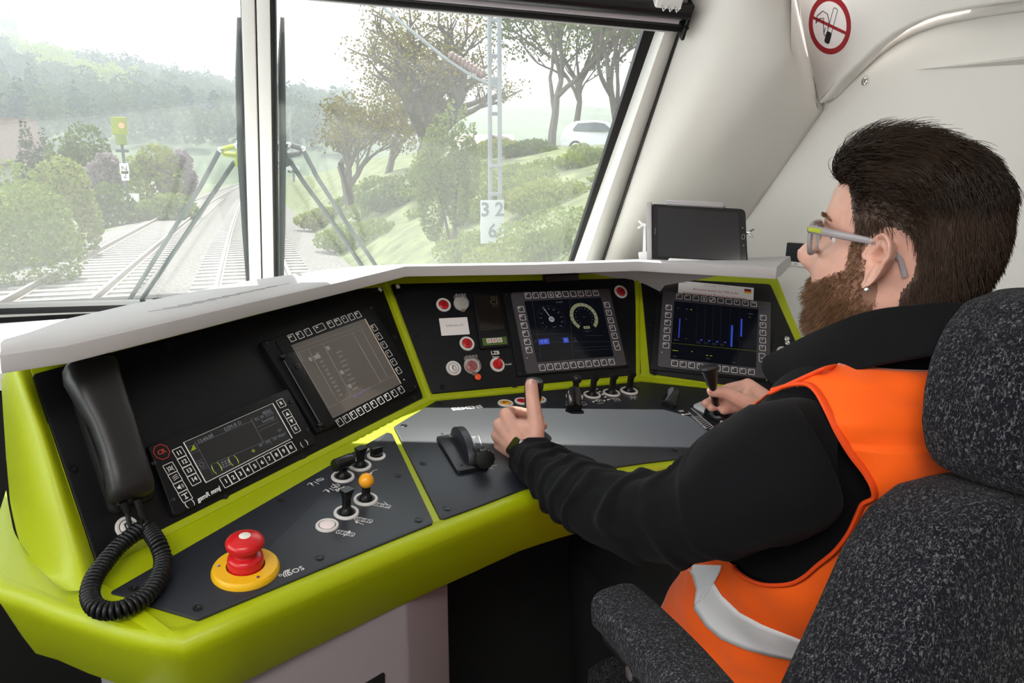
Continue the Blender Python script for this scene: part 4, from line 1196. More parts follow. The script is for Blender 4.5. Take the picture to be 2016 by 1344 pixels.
# throttle with lobed knob
pl4 = [(857.7, 865.2), (915, 856.6), (963, 925), (899.6, 935.4)]
tc_ = lerp(lerp(pl4[0], pl4[2], .5), lerp(pl4[1], pl4[3], .5), .5)
tf = subframe(DK, tc_, lerp(pl4[0], pl4[3], .5), lerp(pl4[1], pl4[2], .5), .003)
tl = thing('throttle_lever', 'black sector lever with lobed knob on slotted plate, left of the hand', 'lever', tf.M)
m = MB(); m.prism(round_poly([tf.at(*p) for p in pl4], .006), -.001, .0075, .0025); m.build('base_plate', BLKS, tl)
m = MB(); sl_ = [tf.at(*p) for p in ((880, 862), (897, 860), (943, 921), (920, 924))]; m.prism(round_poly(sl_, .006), .006, .0082); m.build('slot', BLKM, tl)
for p in ((870, 861), (903, 858), (908, 924)):
    m = MB(); m.lathe([(.0022, .0072), (.0022, .0080), (.001, .0078)], 10, 0, TR(*tf.at(*p))); m.build('screw', BLKM, tl)
a_, b_ = V(tf.at(893, 862)), V(tf.at(930, 921))
ax = (b_-a_); Lh = ax.length; ax.normalize()
Ta = Matrix.Translation((a_.x, a_.y, .006)) @ Matrix((V((ax.x, ax.y, 0)), V((0, 0, 1)), V((ax.y, -ax.x, 0)))).transposed().to_4x4()
sect = [(Lh/2+Lh*.50*cos(t), .034*sin(t)) for t in [pi*k/20 for k in range(21)]]
m = MB(); m.prism(sect[::-1], -.0065, .0065, .0008, 0, Ta); m.build('sector', DESKP, tl)
kb = dd(954.4, 902, 1.10); kc = (tf.M.inverted() @ hit(954.4, 902, tf.o + tf.n*.028, tf.n))
kdir = (tf.M.inverted().to_3x3() @ (CAM - tf.w(kc.x, kc.y, kc.z))); kdir = V((kdir.x*.9+.2, kdir.y, kdir.z*.35)).normalized()
Tk = Matrix.Translation(kc) @ kdir.to_track_quat('Z', 'Y').to_matrix().to_4x4()
m = MB(); m.lathe([(.008, -.030), (.0095, -.022), (.013, -.016), (.0158, -.013), (.0165, -.010), (.0165, .003), (.0155, .0055), (.012, .0065), (1e-4, .0068)], 72, 0, Tk, lobes=12, lamp_=.035); m.build('lobed_knob', BLKS, tl)
m = MB(); q = V(((Ta @ V((Lh*.72, .02, 0)))[:])); m.tube([tuple(q), tuple(V(kc)-kdir*.02)], .006, 12); m.build('knob_stem', BLK, tl)
# gripped lever under the left hand
LVX = (1043, 838)
gl_ = thing('grip_lever', 'black rounded grip lever held by the left hand', 'lever', on(DK, *DK.at(*LVX), .003))
m = MB(); m.lathe([(.010, 0), (.010, .02), (.0135, .035), (.0165, .060), (.0178, .078), (.0176, .086), (.0160, .0900), (.0120, .0918), (1e-4, .0922)], 36); m.build('grip', BLKS, gl_)
m = MB(); m.lathe([(.017, 0), (.017, .003), (.012, .008), (.0105, .012)], 28); m.build('boot', BLK, gl_)
# brake lever on white plate
bp4 = [(1365, 803.5), (1378, 796.5), (1452, 836), (1440, 856)]
bf = subframe(DK, (1410, 822), (1400, 836), (1420, 809), .003)
brk_ = thing('brake_lever', 'tall black lever with conical knob on white plate, in the right hand', 'lever', on(DK, *DK.at(1418, 822), .003))
BM = brk_.matrix_world.inverted()
plp = round_poly([DK.at(*p) for p in ((1363, 803), (1382, 795), (1408, 803), (1468, 838), (1430, 842))], .006)
m = MB(); m.prism(plp, .002, .0085, .002, 0, DK.M)
for i, p in enumerate(m.v): m.v[i] = BM @ p
m.build('plate', mat('white_metal_plate', (.62, .62, .64), .3, spec=.6), brk_)
m = MB(); m.sphere((0, 0, .004), .034, 32, sc_=(1, 1.0, .62)); m.build('dome', BLKS, brk_)
k0 = BM @ hit(1402, 757, DK.o + DK.n*.10, DK.n); k1 = BM @ hit(1395, 722, DK.o+DK.n*.135, DK.n); kb0 = BM @ hit(1412, 812, DK.o+DK.n*.02, DK.n)
m = MB(); m.tube([kb0, kb0.lerp(k0, .5), k0], [.0075, .0070, .0072], 20); m.build('shaft', BLKS, brk_)
dv = (k1-k0).normalized(); Tk = Matrix.Translation(k0) @ dv.to_track_quat('Z', 'Y').to_matrix().to_4x4(); Lk = (k1-k0).length
m = MB(); m.lathe([(.0075, -.006), (.0095, 0), (.0105, .003), (.0130, Lk*.45), (.0170, Lk*.86), (.0182, Lk*.95), (.0178, Lk*1.0), (.0150, Lk*1.03), (1e-4, Lk*1.05)], 36, 0, Tk); m.build('conical_knob', BLKS, brk_)
# printed symbols on the desk plates
def carsym(px, rot, s_=1.0):
    u, v = px
    return [('r', px, .026*s_, .0085*s_, rot, .0007, .002)] + [('c', (px[0]+dx, px[1]+dy), .0028*s_, .0006) for dx, dy in ((-10*s_, -3.5*s_), (0, 0), (10*s_, 3.5*s_))]
SR = -.55
it = []
it.append(carsym((752, 998), SR) + [('l', [(757, 993.5), (763, 996.5), (755, 990)], .0004), ('l', [(762, 1002), (766, 1004)], .0004)])
it.append(carsym((715.5, 1027), SR) + [('l', [(700, 1030), (716, 1036)], .0005), ('p', [(698.5, 1029.5), (705, 1029.5), (702, 1034)])])
it.append(carsym((680, 1053), SR) + [('l', [(676, 1059), (690, 1050)], .0006), ('p', [(690, 1048), (684, 1050), (688, 1054)])])
it.append([('l', [(605, 958), (609, 953), (616, 957)], .0005), ('l', [(609, 954), (618, 960)], .0004), ('p', [(611, 955), (615, 953), (614, 958)]), ('l', [(618, 951), (628, 956)], .0005), ('r', (630, 947.5), .012, .007, EROT, .0007, .002), ('l', [(624, 948), (636, 947)], .0005)])
it.append([('l', [(636, 971), (641, 966), (649, 971)], .0005), ('l', [(640, 967), (649, 973)], .0004), ('p', [(644, 967), (648, 969), (645, 971)]), ('l', [(648, 964), (658, 969)], .0005), ('r', (660.5, 960), .013, .008, EROT, .0007, .002), ('l', [(654, 955), (668, 966)], .0006), ('l', [(655, 964), (668, 957)], .0005)])
it += [[('t', 'SOS', (671, 966), .010, EROT, True)]]
sos_ = [('t', 'SOS', (582.5, 1127), .0125, EROT, False)]
for k in range(3): sos_.append(('l', [(559+k*4-q, 1133.5-k*1.4-a) for q, a in ((-3.5, 7), (0, 4), (1, 0), (0, -4), (-3, -6))], .0006))
it.append(sos_+[('c', (552, 1136), .0022, .0007)])
it.append([('l', [(728, 935), (736, 929), (743, 927)], .0005), ('p', [(728, 936), (733, 933), (731, 937)])])
it.append([('l', [(731, 885), (736, 889)], .0004), ('l', [(718, 890), (727, 886)], .0008), ('l', [(716, 893), (727, 888)], .0004)])
it.append([('c', (697, 906), .003, .0006)])
print_on('printed_symbol', DK, it, WHT, lplate, .0031)
it = [[('t', 'SIEMENS', (919.5, 805.5), .0172, math.atan2(*(V(DK.at(954, 802))-V(DK.at(884, 809)))[:][::-1]), True)]]
it.append([('l', [(925, 863), (942, 860.5), (948, 880)], .0006), ('l', [(924, 864), (938, 884)], .0006), ('l', [(930, 862), (933, 867), (935, 862)], .0005)])
it.append([('t', '0', (967, 924.5), .011, -.1, False), ('l', [(966, 920), (978, 918.3)], .0005)])
it.append([('c', (1142, 796), .0038, .0007), ('r', (1146, 797), .017, .013, .1, .0006, .001), ('l', [(1136, 801), (1153, 799.5)], .0006)])
it.append([('c', (1177.5, 791.5), .0045, .0009), ('p', [(1165, 793.5), (1169, 791.5), (1169, 795)]), ('p', [(1192, 791), (1188, 789), (1188, 793)]), ('l', [(1170, 793), (1174, 789), (1182, 788.5), (1186, 791.5)], .0006), ('l', [(1176, 797), (1189, 795.5)], .0006)])
it.append([('l', [(1209+12*cos(a), 791-4.5*sin(a)) for a in [0.1+k*.3 for k in range(9)]] , .0006), ('l', [(1212, 793), (1206, 786)], .0004), ('l', [(1217, 793), (1211, 786.5)], .0004), ('l', [(1221, 792), (1216, 786.5)], .0004)])
it.append([('l', [(1246+s_*3, 784.5+t_*1.4), (1246+s_*9, 784.5+t_*4)], .0005) for s_, t_ in ((1, 0), (-1, 0), (.6, 1), (-.6, 1), (.6, -1), (-.6, -1))] + [('c', (1246, 784.5), .0035, .0007)])
it.append([('p', [(1172+a*5.6, 767.5+a*5.2), (1176+a*5.6, 767+a*5.2), (1177+a*5.6, 769+a*5.2), (1173+a*5.6, 769.5+a*5.2)]) for a in range(5)])
sc_ = [('l', [(1360, 806), (1408, 846)], .0007), ('l', [(1354, 812), (1392, 846)], .0004)] + [('l', [lerp((1378, 821), (1404, 843), k/8), lerp((1367, 823), (1396, 847), k/8)], .0006) for k in range(9)]
it.append(sc_ + [('t', str(k+1), lerp((1362, 822), (1388, 845), k/8), .007, .5, True) for k in range(9)])
it += [[q] for q in [('t', 'kN', (1341, 811.5), .009, .1, True), ('t', 'Brems', (1350, 817.5), .008, .1, True)]]
print_on('printed_symbol', DK, it, WHT, cplate, .0031)
# plate screws
for par, fr, pts in ((lplate, DK, ((264, 1163), (390, 1201), (630, 1102), (824, 1027), (784, 939), (752, 879), (555, 987))), (cplate, DK, ((880, 1005), (833, 916), (795, 841), (866, 796), (1328, 890), (1254, 765), (1430, 800))),
                     (lpan, PL, ((142, 926), (442, 980), (595, 900), (718, 805), (813, 784), (774, 665), (622, 600), (330, 682))), (cpan, PC, ((870, 763), (1012, 760), (818, 660), (1246, 640), (1238, 735), (979, 562), (1075, 558), (1128, 555))), (rpan, PRt, ((1281, 640), (1288, 735), (1272, 555), (1555, 735)))):
    inv = par.matrix_world.inverted()
    for p in pts:
        m = MB(); m.lathe([(.0062, .0025), (.0062, .0036), (.0054, .0038), (.0050, .0032), (.0040, .0032), (.0036, .0042), (.0018, .0042), (.0012, .0036)], 18, 0, inv @ on(fr, *fr.at(*p), .0))
        m.build('screw', BLKS if par in (lplate, cplate) else BLK, par)
# ============================================================ telephone, tablet, blind, wipers, signs
LEATH = mat('black_grained_plastic', (.012, .011, .012), .42, spec=.5, bump=.35, bscale=350, bdist=.0004)
hpx = [(178, 716), (190, 735), (205, 775), (219, 830), (232, 890), (246, 945), (258, 982)]
pf = subframe(PL, (215, 850), (175, 865), (255, 835), .003)
tel = thing('telephone_handset', 'black telephone handset hanging in its cradle on left panel with coiled cord', 'telephone', pf.M)
TI = pf.M.inverted()
def tb(m, name, mtl, parent=tel, **k):
    for i, p in enumerate(m.v): m.v[i] = TI @ p
    return m.build(name, mtl, parent, **k)
# handset body: cross sections along its axis, n is height above the panel
HSPEC = [(180, 709, .040, .022, .010), (178, 713, .045, .0295, .016), (178, 722, .049, .0325, .0195), (182, 745, .051, .033, .020), (200, 785, .052, .0300, .0175), (221, 830, .054, .0265, .0155), (238, 880, .055, .0250, .015), (250, 925, .053, .0258, .0165), (257, 960, .049, .0268, .018), (261, 978, .045, .0255, .016), (262, 985, .041, .020, .009)]
pts = [PL.P(x, y, h) for x, y, h, a, b in HSPEC]
axis = (pts[-2]-pts[2]).normalized()
side = PL.n.cross(axis).normalized(); 
m = MB(); rows = []
for (x, y, h, a, b), p in zip(HSPEC, pts):
    row = []
    for k in range(28):
        t = 2*pi*k/28
        c, s_ = cos(t), sin(t)
        e = .62
        row.append(p + side*(a*math.copysign(abs(c)**e, c)) + PL.n*(b*math.copysign(abs(s_)**e, s_)))
    rows.append(row)
m.grid(rows, closed=True)
m.f.append(list(range(28))); m.m.append(0); m.f.append([len(m.v)-28+k for k in range(28)]); m.m.append(0)
tb(m, 'handset', LEATH, ang=60)
for x, y, h in ((187, 728, .02), (246, 945, .021)):
    m = MB(); p = PL.P(x, y, h); m.lathe([(.024, -.006), (.026, .0), (.026, .014), (.02, .018)], 28, 0, Matrix.Translation(p) @ PL.n.to_track_quat('Z', 'Y').to_matrix().to_4x4()); tb(m, 'ear_cup', BLK)
cb = round_poly([PL.at(*p) for p in ((123, 742), (200, 710), (300, 985), (215, 1018))], .008)
m = MB(); m.prism(cb, .0, .014, .004, 0, PL.M); tb(m, 'cradle', BLKM)
cb = round_poly([PL.at(*p) for p in ((128, 745), (168, 735), (190, 800), (150, 815))], .006)
m = MB(); m.prism(cb, .012, .036, .004, 0, PL.M); tb(m, 'cradle_rest', BLK)
cb = round_poly([PL.at(*p) for p in ((148, 810), (188, 790), (228, 905), (190, 920))], .003)
m = MB(); m.prism(cb, .012, .028, .002, 0, PL.M); tb(m, 'cradle_rest', BLK)
cb = round_poly([PL.at(*p) for p in ((196, 925), (232, 912), (262, 1000), (222, 1008))], .006)
m = MB(); m.prism(cb, .012, .034, .004, 0, PL.M); tb(m, 'cradle_rest', BLK)
m = MB(); c = PL.at(191, 852, .03); m.box((0, 0, 0), (.005, .010, .002), .0005, 0, on(PL, *c, .029, -.4)); tb(m, 'hook_switch', PAPER)
# coiled cord
def cr_spline(P, n):
    out = []
    for i in range(len(P)-1):
        a, b, c, d = P[max(0, i-1)], P[i], P[i+1], P[min(len(P)-1, i+2)]
        for k in range(n):
            t = k/n
            out.append((b*2+(c-a)*t+(a*2-b*5+c*4-d)*t*t+(b*3-a-c*3+d)*t*t*t)*.5)
    out.append(P[-1]); return out
path = [dd(283, 1035, .922), dd(262, 1052, .912), dd(232, 1077, .895), dd(206, 1108, .872), dd(184, 1140, .848), dd(177, 1172, .828), DK.P(190, 1196, .0155), DK.P(222, 1203, .0145), DK.P(256, 1193, .0145), DK.P(288, 1172, .0145), DK.P(312, 1140, .0165), DK.P(321, 1105, .020), dd(312, 1072, .902), dd(297, 1048, .920), dd(287, 1036, .924)]
cl = cr_spline(path, 40)
L = [0]
for a, b in zip(cl, cl[1:]): L.append(L[-1]+(b-a).length)
turns = 60; RC = .0084; RW = .0027
coil = []; NN = turns*11
nrm = V((0, 0, 1)); j = 0
for k in range(NN+1):
    t = L[-1]*k/NN
    while j < len(cl)-2 and L[j+1] < t: j += 1
    p = cl[j].lerp(cl[j+1], (t-L[j])/max(1e-9, L[j+1]-L[j])); tg = (cl[j+1]-cl[j]).normalized()
    nrm = (nrm-tg*nrm.dot(tg)).normalized(); bn = tg.cross(nrm)
    a = 2*pi*k/11
    coil.append(p+nrm*RC*cos(a)+bn*RC*sin(a))
m = MB(); m.tube(coil, RW, 7); tb(m, 'coiled_cord', BLK, ang=80)
for pp in (((243, 988, .045), (250, 1008, .040), (255, 1030, .036), (262, 1048, .034)), ((268, 984, .045), (275, 1005, .042), (284, 1025, .038), (290, 1042, .034))):
    m = MB(); q = [PL.P(*x) for x in pp]; m.tube(cr_spline(q, 6), .0030, 8); m.tube([q[0], q[1]], [.0055, .0042], 10); tb(m, 'straight_cord', BLK)

# tablet in its holder on the hood
q0 = yy(1283, 508, 1.47); q1 = yy(1472, 521, 1.33)
hx = (q1-q0).normalized(); tdir = V((-hx.y, hx.x, 0)).normalized()*sin(radians(17)) + V((0, 0, cos(radians(17))))
tn = hx.cross(tdir)
if tn.y > 0: tn = -tn
TF = Fr(q0, hx, tn)
hold = thing('tablet_holder', 'grey tablet holder clamped to the hood with white hooks', 'holder', TF.M)
GH = mat('grey_holder_plastic', (.40, .37, .38), .4); WH = mat('white_hook_plastic', (.80, .78, .78), .4)
m = MB(); m.prism(round_poly([TF.at(*p) for p in ((1273, 398), (1460, 408), (1474, 523), (1274, 512))], .010), -.016, -.009, .002); m.build('back_plate', GH, hold)
m = MB(); m.prism(round_poly([TF.at(*p) for p in ((1273, 398), (1283, 398), (1284, 512), (1274, 512))], .003), -.012, .004, .002); m.build('side_wall', GH, hold)
for px, nm in ((((1310, 399), (1316, 393), (1424, 400), (1428, 406), (1424, 410), (1314, 404)), 'top_clip'), (((1313, 517), (1319, 509), (1425, 515), (1438, 523), (1436, 527), (1318, 520)), 'bottom_clip')):
    m = MB(); m.prism(round_poly([TF.at(*p) for p in px], .002), -.014, .011, .003); m.build(nm, GH if nm == 'top_clip' else WH, hold)
m = MB(); m.prism(round_poly([TF.at(*p) for p in ((1256, 496), (1274, 494), (1275, 512), (1258, 510))], .003), -.02, .0, .002); m.prism([TF.at(*p) for p in ((1265, 440), (1269, 438), (1270, 500), (1263, 500))], -.016, -.012, 0); m.build('side_bracket', WH, hold)
def wing_nut(px, sgn):
    m = MB(); c = V((*TF.at(*px), -.008)); m.lathe([(.004, -.006), (.004, .006)], 12, 0, Matrix.Translation(c) @ Matrix.Rotation(pi/2, 4, 'Y'))
    for s_ in (-1, 1): m.tube([c, c+V((sgn*.008, s_*.006, 0)), c+V((sgn*.013, s_*.009, 0))], [.0026, .0032, .0024], 8)
    m.build('wing_nut', STEEL if sgn > 0 else WH, hold)
wing_nut((1266, 441), -1); wing_nut((1471, 456), 1)
for x0, y0 in ((1308, 515), (1448, 526)):
    m = MB(); w = .0115; T = on(TF, *TF.at(x0, y0), .0)
    m.prism(rect(2*w, .036, .002, 0, -.012), .014, .0175, .001, 0, T); m.box((0, .004, .002), (2*w, .004, .028), .001, 0, T); m.box((0, -.030, .010), (2*w, .003, .014), .001, 0, T)
    m.build('hook', WH, hold)
tab = thing('tablet_computer', 'black tablet with dark screen standing in grey holder on the hood', 'tablet', TF.M)
body = round_poly([TF.at(*p) for p in ((1283.5, 400.5), (1467, 411), (1472, 521.5), (1283.5, 507.5))], [.006, .012, .006, .006], 6)
m = MB(); m.prism(body, -.009, -.0005, .002); m.build('case', BLK, tab)
m = MB(); m.prism(inset(body, .0022), -.001, .0002); m.build('front_glass', mat('tablet_glass', (.010, .009, .010), .08, spec=.5), tab)
m = MB(); m.prism([TF.at(*p) for p in ((1295, 408), (1453, 418.5), (1457.5, 513), (1296, 503.5))], -.0005, .0004); m.build('screen', mat('tablet_screen', (.016, .014, .016), .1, spec=.6), tab, smooth=False)
m = MB(); po = rect(.0065, .0115, .003, *TF.at(1463.5, 466)); m.ring(po, inset(po, .0009), .0, .0007); m.build('home_button', GRYP, tab)
for p in ((1462, 448.5), (1464, 483)):
    m = MB(); m.prism(circle(.0014, 10, *TF.at(*p)), 0, .0006); m.build('touch_mark', GRYP, tab)
m = MB(); m.text('SAMSUNG', .0034, 0, TR(*TF.at(1290, 454.5), .0003, pi/2), h=.0003); m.build('lettering', GRYP, tab, smooth=False)

# wall socket
WR = Fr(xx(1570, 500, 1.36), (0, -1, 0), (-1, 0, 0))
sk = thing('wall_socket', 'black wall socket box with AC 230V label behind the nose', 'socket', WR.M)
so = [WR.at(*p) for p in ((1552.5, 477), (1602, 480), (1598, 527), (1547.5, 521))]
m = MB(); m.prism(round_poly(so, .003), -.002, .006, .002); m.build('housing', mat('black_blue_plastic', (.02, .022, .03), .35), sk)
lp = [WR.at(*p) for p in ((1549, 513), (1600, 518.5), (1599, 526.5), (1548, 521))]
m = MB(); m.prism(lp, .005, .0070, 0, 0); mm = m.build('label', PAPER, sk, smooth=False)
m = MB(); m.text('AC  230V', .0085, 0, TR(*WR.at(1566, 519), .0070)); m.build('lettering', BLKM, mm, smooth=False)
# recessed bolt in wall
bo = thing('wall_bolt', 'steel bolt recessed in the cream wall above the head', 'bolt', WR.M @ TR(*WR.at(1703, 160), .0))
m = MB(); m.lathe([(.0155, -.001), (.014, .0016), (.0105, .0010), (.0095, -.001)], 28); m.build('collar', WALL, bo)
m = MB(); m.lathe([(.0088, -.001), (.0088, .0025), (.007, .004), (.0035, .0042), (.003, .0025), (1e-4, .0025)], 22); m.build('head', STEEL, bo)
# no smoking sign
sc_c = CP.at(1633, 49.5); RS = mdist(CP, (1633, 49.5), 43)
ns = thing('no_smoking_sign', 'round red and white no smoking sign on the folded panel', 'sign', on(CP, *sc_c, .0))
m = MB(); m.lathe([(RS*1.05, -.0005), (RS*1.05, .0006), (1e-4, .0006)], 56); m.build('disc', mat('sign_white', (.82, .79, .79), .5), ns)
m = MB(); m.ring(circle(RS, 56), circle(RS*.80, 56), .0004, .0010)
m.prism([(RS*.82*cos(a), RS*.82*sin(a)) for a in (2.57, 2.70, -.57, -.44)], .0004, .00105)
m.build('red_ring', mat('sign_dark_red', (.30, .006, .012), .5), ns, smooth=False)
m = MB(); T = TR(RS*.12, RS*.02, 0, radians(-32))
po = rect(RS*.22, RS*1.02, RS*.08, 0, RS*.06, 5); m.ring(po, inset(po, RS*.022), .0005, .0009, 0, T)
m.prism(rect(RS*.25, RS*.42, RS*.08, 0, -RS*.5, 5), .0005, .0012, 0, 0, T)
for pts_ in (((-.62, .18), (-.5, .42), (-.2, .52), (0, .38), (.02, .1), (-.08, -.08)), ((-.2, -.05), (-.32, -.25), (-.22, -.38), (-.1, -.45)), ((-.62, .18), (-.4, .3), (-.2, .28), (-.28, .05), (-.3, -.2))):
    m.tube([(x*RS, y*RS, .0008) for x, y in pts_], RS*.016, 4)
m.build('cigarette', BLKM, ns, smooth=False)

# roller blind
bl0, bl1 = PR.at(300, -30, .035), PR.at(1338, 63, .035)
bd = (V(bl1)-V(bl0)); BL = bd.length; bd.normalize()
BF = Fr(PR.w(*bl1, .035), PR.u*bd.x+PR.v*bd.y, PR.n)
blind = thing('roller_blind', 'black and grey roller blind rail along the top of right windscreen', 'blind', BF.M)
Lb = (V(PR.at(548, -10, .035))-V(bl1)).length
AL = mat('grey_pink_rail', (.36, .32, .34), .35, spec=.5)
def rail(nm, y, z, w, h, mtl, x0=-Lb, x1=0.0, r=.003):
    m = MB(); m.prism(rect(w, h, r, 0, 0, 3), x0, x1, 0, 0, Matrix.Translation((0, y, z)) @ Matrix((V((0, 1, 0)), V((0, 0, 1)), V((1, 0, 0)))).transposed().to_4x4()); return m.build(nm, mtl, blind)
rail('bottom_bar', .008, -.004, .016, .014, BLK, x1=.002)
rail('lip', -.002, -.008, .008, .010, GREY, x1=-.012)
rail('slat', .0245, .004, .012, .006, AL, x1=-.010)
rail('groove', .018, .0, .010, .010, BLKM, x1=-.004)
m = MB(); m.lathe([(1e-4, -Lb), (.0165, -Lb), (.0165, .006), (1e-4, .006)], 24, 0, Matrix.Translation((0, .046, .004)) @ Matrix.Rotation(pi/2, 4, 'Y')); m.build('roller_tube', BLKS, blind)
m = MB(); m.box((.006, .026, .0), (.008, .075, .03), .003); m.lathe([(.004, 0), (.004, .006)], 10, 0, Matrix.Translation((.004, .02, .018))); m.build('end_bracket', BLK, blind)
m = MB(); m.box((-.05, .072, .012), (.055, .03, .03), .004); m.build('mount', WH, blind)
m = MB()
for k in range(3): m.tube([(-.065+.014*k, .064, .028), (-.06+.014*k, .055, .032), (-.053+.014*k, .063, .03)], .0018, 6)
m.build('spring_clip', STEEL, blind)

# wipers outside the glass
def wiper(label, fr, blade, arms, bracket, bmat):
    h = -.035
    root = thing('windscreen_wiper', label, 'wiper', fr.M)
    def q(px, hh=h): return V((*fr.at(px[0], px[1], hh), hh))
    m = MB(); P_ = [q(b) for b in blade]; m.tube(P_, [.004]+[.0085]*(len(P_)-2)+[.006], 8, flat=.7); m.build('blade', mat('wiper_rubber', (.014, .022, .026), .5), root)
    for a in arms:
        m = MB(); P_ = [q(b, h-.018) for b in a]; m.tube(P_, .0062, 8, flat=.7); ar = m.build('arm', WIPM, root)
    m = MB(); m.tube([q(b, h-.012) for b in bracket], .007, 8); m.tube([q(bracket[0], h-.012)+V((0, .03, 0)), q(bracket[0], h-.012)-V((0, .035, 0))], .010, 8); m.build('bracket', bmat, root)
    for b in (bracket[1], bracket[2]):
        m = MB(); m.sphere(q(b, h-.006), .007, 12); m.build('pivot', STEEL, root)
WIPM = mat('wiper_metal', (.03, .045, .05), .45)
wiper('windscreen wiper parked upright left of the centre mullion', PLf, [(470.5, 33), (471, 140), (474, 300), (483, 450), (489, 555)], [((432, 297), (396, 365), (330, 470), (250, 598)), ((462, 318), (400, 410), (350, 485), (272, 600))], [(472, 300), (466, 287), (434, 295), (441, 303), (466, 306)], GREEN)
wiper('windscreen wiper parked upright right of the centre mullion', PR, [(556, 33), (554, 130), (556, 300), (555, 450), (554, 560)], [((597, 296), (625, 350), (680, 435), (748, 535)), ((566, 310), (600, 362), (650, 430), (720, 535))], [(557, 300), (568, 285), (597, 293), (590, 302), (568, 306)], WIPM)
# ============================================================ outside
rnd = random.Random(7)
def leafmat(name, c1, c2, tr=.35):
    c1 = tuple(c*.52 for c in c1); c2 = tuple(c*.52 for c in c2)
    m = bpy.data.materials.new(name); m.use_nodes = True
    nt = m.node_tree; nt.nodes.clear(); N = nt.nodes.new; L = nt.links.new
    out = N('ShaderNodeOutputMaterial'); d = N('ShaderNodeBsdfDiffuse'); t = N('ShaderNodeBsdfTranslucent'); mx = N('ShaderNodeMixShader'); mx.inputs[0].default_value = tr
    g = N('ShaderNodeNewGeometry'); c = N('ShaderNodeMix'); c.data_type = 'RGBA'; c.inputs[6].default_value = (*c1, 1); c.inputs[7].default_value = (*c2, 1)
    L(g.outputs['Random Per Island'], c.inputs[0]); L(c.outputs[2], d.inputs[0]); L(c.outputs[2], t.inputs[0]); L(d.outputs[0], mx.inputs[1]); L(t.outputs[0], mx.inputs[2]); L(mx.outputs[0], out.inputs[0])
    return m
LF_PALE = leafmat('pale_green_leaves', (.20, .29, .05), (.34, .42, .12))
LF_YEL = leafmat('yellow_green_leaves', (.26, .33, .05), (.42, .46, .13))
LF_MID = leafmat('mid_green_leaves', (.10, .17, .04), (.20, .27, .08))
LF_DARK = leafmat('dark_conifer_needles', (.035, .07, .035), (.07, .11, .06), .15)
LF_BRN = leafmat('brownish_young_leaves', (.20, .17, .045), (.33, .29, .09))
LF_LIME = leafmat('bright_lime_leaves', (.36, .46, .0), (.46, .56, .01))
LF_LIL = leafmat('lilac_blossom', (.40, .32, .38), (.52, .46, .48))
LF_HILL = leafmat('forest_leaves', (.07, .115, .05), (.15, .20, .09), .2)
LF_HILL2 = leafmat('forest_leaves_pale', (.13, .18, .075), (.21, .26, .12), .2)
BARK = mat('grey_brown_bark', (.07, .06, .05), .9)
ROCK = mat('pale_crag', (.3, .28, .25), .9)

def leaves_mb(blobs, n, size, r=rnd, flat=1.0):
    """leaf quads scattered through soft blobs (centre, radii)"""
    m = MB(); vol = [b[1][0]*b[1][1]*b[1][2] for b in blobs]; tot = sum(vol)
    vs = []; fs = []
    for (c, rad), v_ in zip(blobs, vol):
        for k in range(max(4, int(n*v_/tot))):
            while True:
                p = V((r.uniform(-1, 1), r.uniform(-1, 1), r.uniform(-1, 1)))
                l = p.length
                if .1 < l < 1: break
            p = p/l*(l**.45)
            p = V((c[0]+p.x*rad[0], c[1]+p.y*rad[1], c[2]+p.z*rad[2]))
            a = V((r.gauss(0, 1), r.gauss(0, 1), r.gauss(0, 1)*flat)).normalized()*size*r.uniform(.6, 1.3)
            b = a.orthogonal().normalized()
            b = (b*cos(1.0)+a.normalized().cross(b)*sin(1.0))*size*r.uniform(.4, .8)
            i = len(vs)
            vs += [tuple(p-a), tuple(p-b), tuple(p+a), tuple(p+b)]; fs.append([i, i+1, i+2, i+3])
    m.v = [V(q) for q in vs]; m.f = fs; m.m = [0]*len(fs)
    return m
def plant(name, label, cat, loc, blobs, n, size, lm, trunk=None, group=None):
    root = thing(name, label, cat, Matrix.Translation(loc), group)
    leaves_mb(blobs, n, size).build('foliage', lm, root, smooth=False)
    if trunk:
        t = MB()
        for pts, rr_ in trunk: t.tube(pts, rr_, 7)
        t.build('trunk', BARK, root)
    return root

# terrain
def gz(x, y):
    xr = x - y*abs(y)/5200.0
    n = .25*noise.noise(V((x*.25, y*.25, 3))) + .6*noise.noise(V((x*.06, y*.05, 9)))
    if xr > 2.7:
        t = xr-2.7
        f = 1-math.exp(-t/4.2)
        return -1.14 + min(1.0, t/1.5)*n*.8 + f*3.9*(1 if y < 60 else max(.5, 1-(y-60)/120))
    if xr < -5.6:
        t = -5.6-xr
        return -1.2 + min(1, t/3)*n*.6 - .15*min(1, t)
    return -1.14
GRASS = mat('grass_bank', (.085, .10, .04), .95, var=.45, vscale=1.6, bump=.6, bscale=12, bdist=.05)
m = MB(); rows = []
ys = [3+1.2*k for k in range(30)]+[39+3*k for k in range(24)]+[112+12*k for k in range(12)]
xs = [-150, -110, -80, -60, -45, -35, -27, -21, -16, -12, -9.5, -8, -7, -6.3, -5.6]+[-3, 0, 2.5]+[2.9+.55*k for k in range(16)]+[12.2+1.4*k for k in range(12)]+[32, 40, 55, 80, 120]
for y in ys: rows.append([(x+y*abs(y)/5200.0, y, gz(x+y*abs(y)/5200.0, y)) for x in xs])
m.grid(rows); g_ = m.build('ground', GRASS, ang=80); struct(g_, 'grassy ground and railway bank')
BALL = mat('pale_track_ballast', (.12, .112, .107), .95, var=.5, vscale=14, bump=1.0, bscale=18, bdist=.05)
m = MB(); rows = []
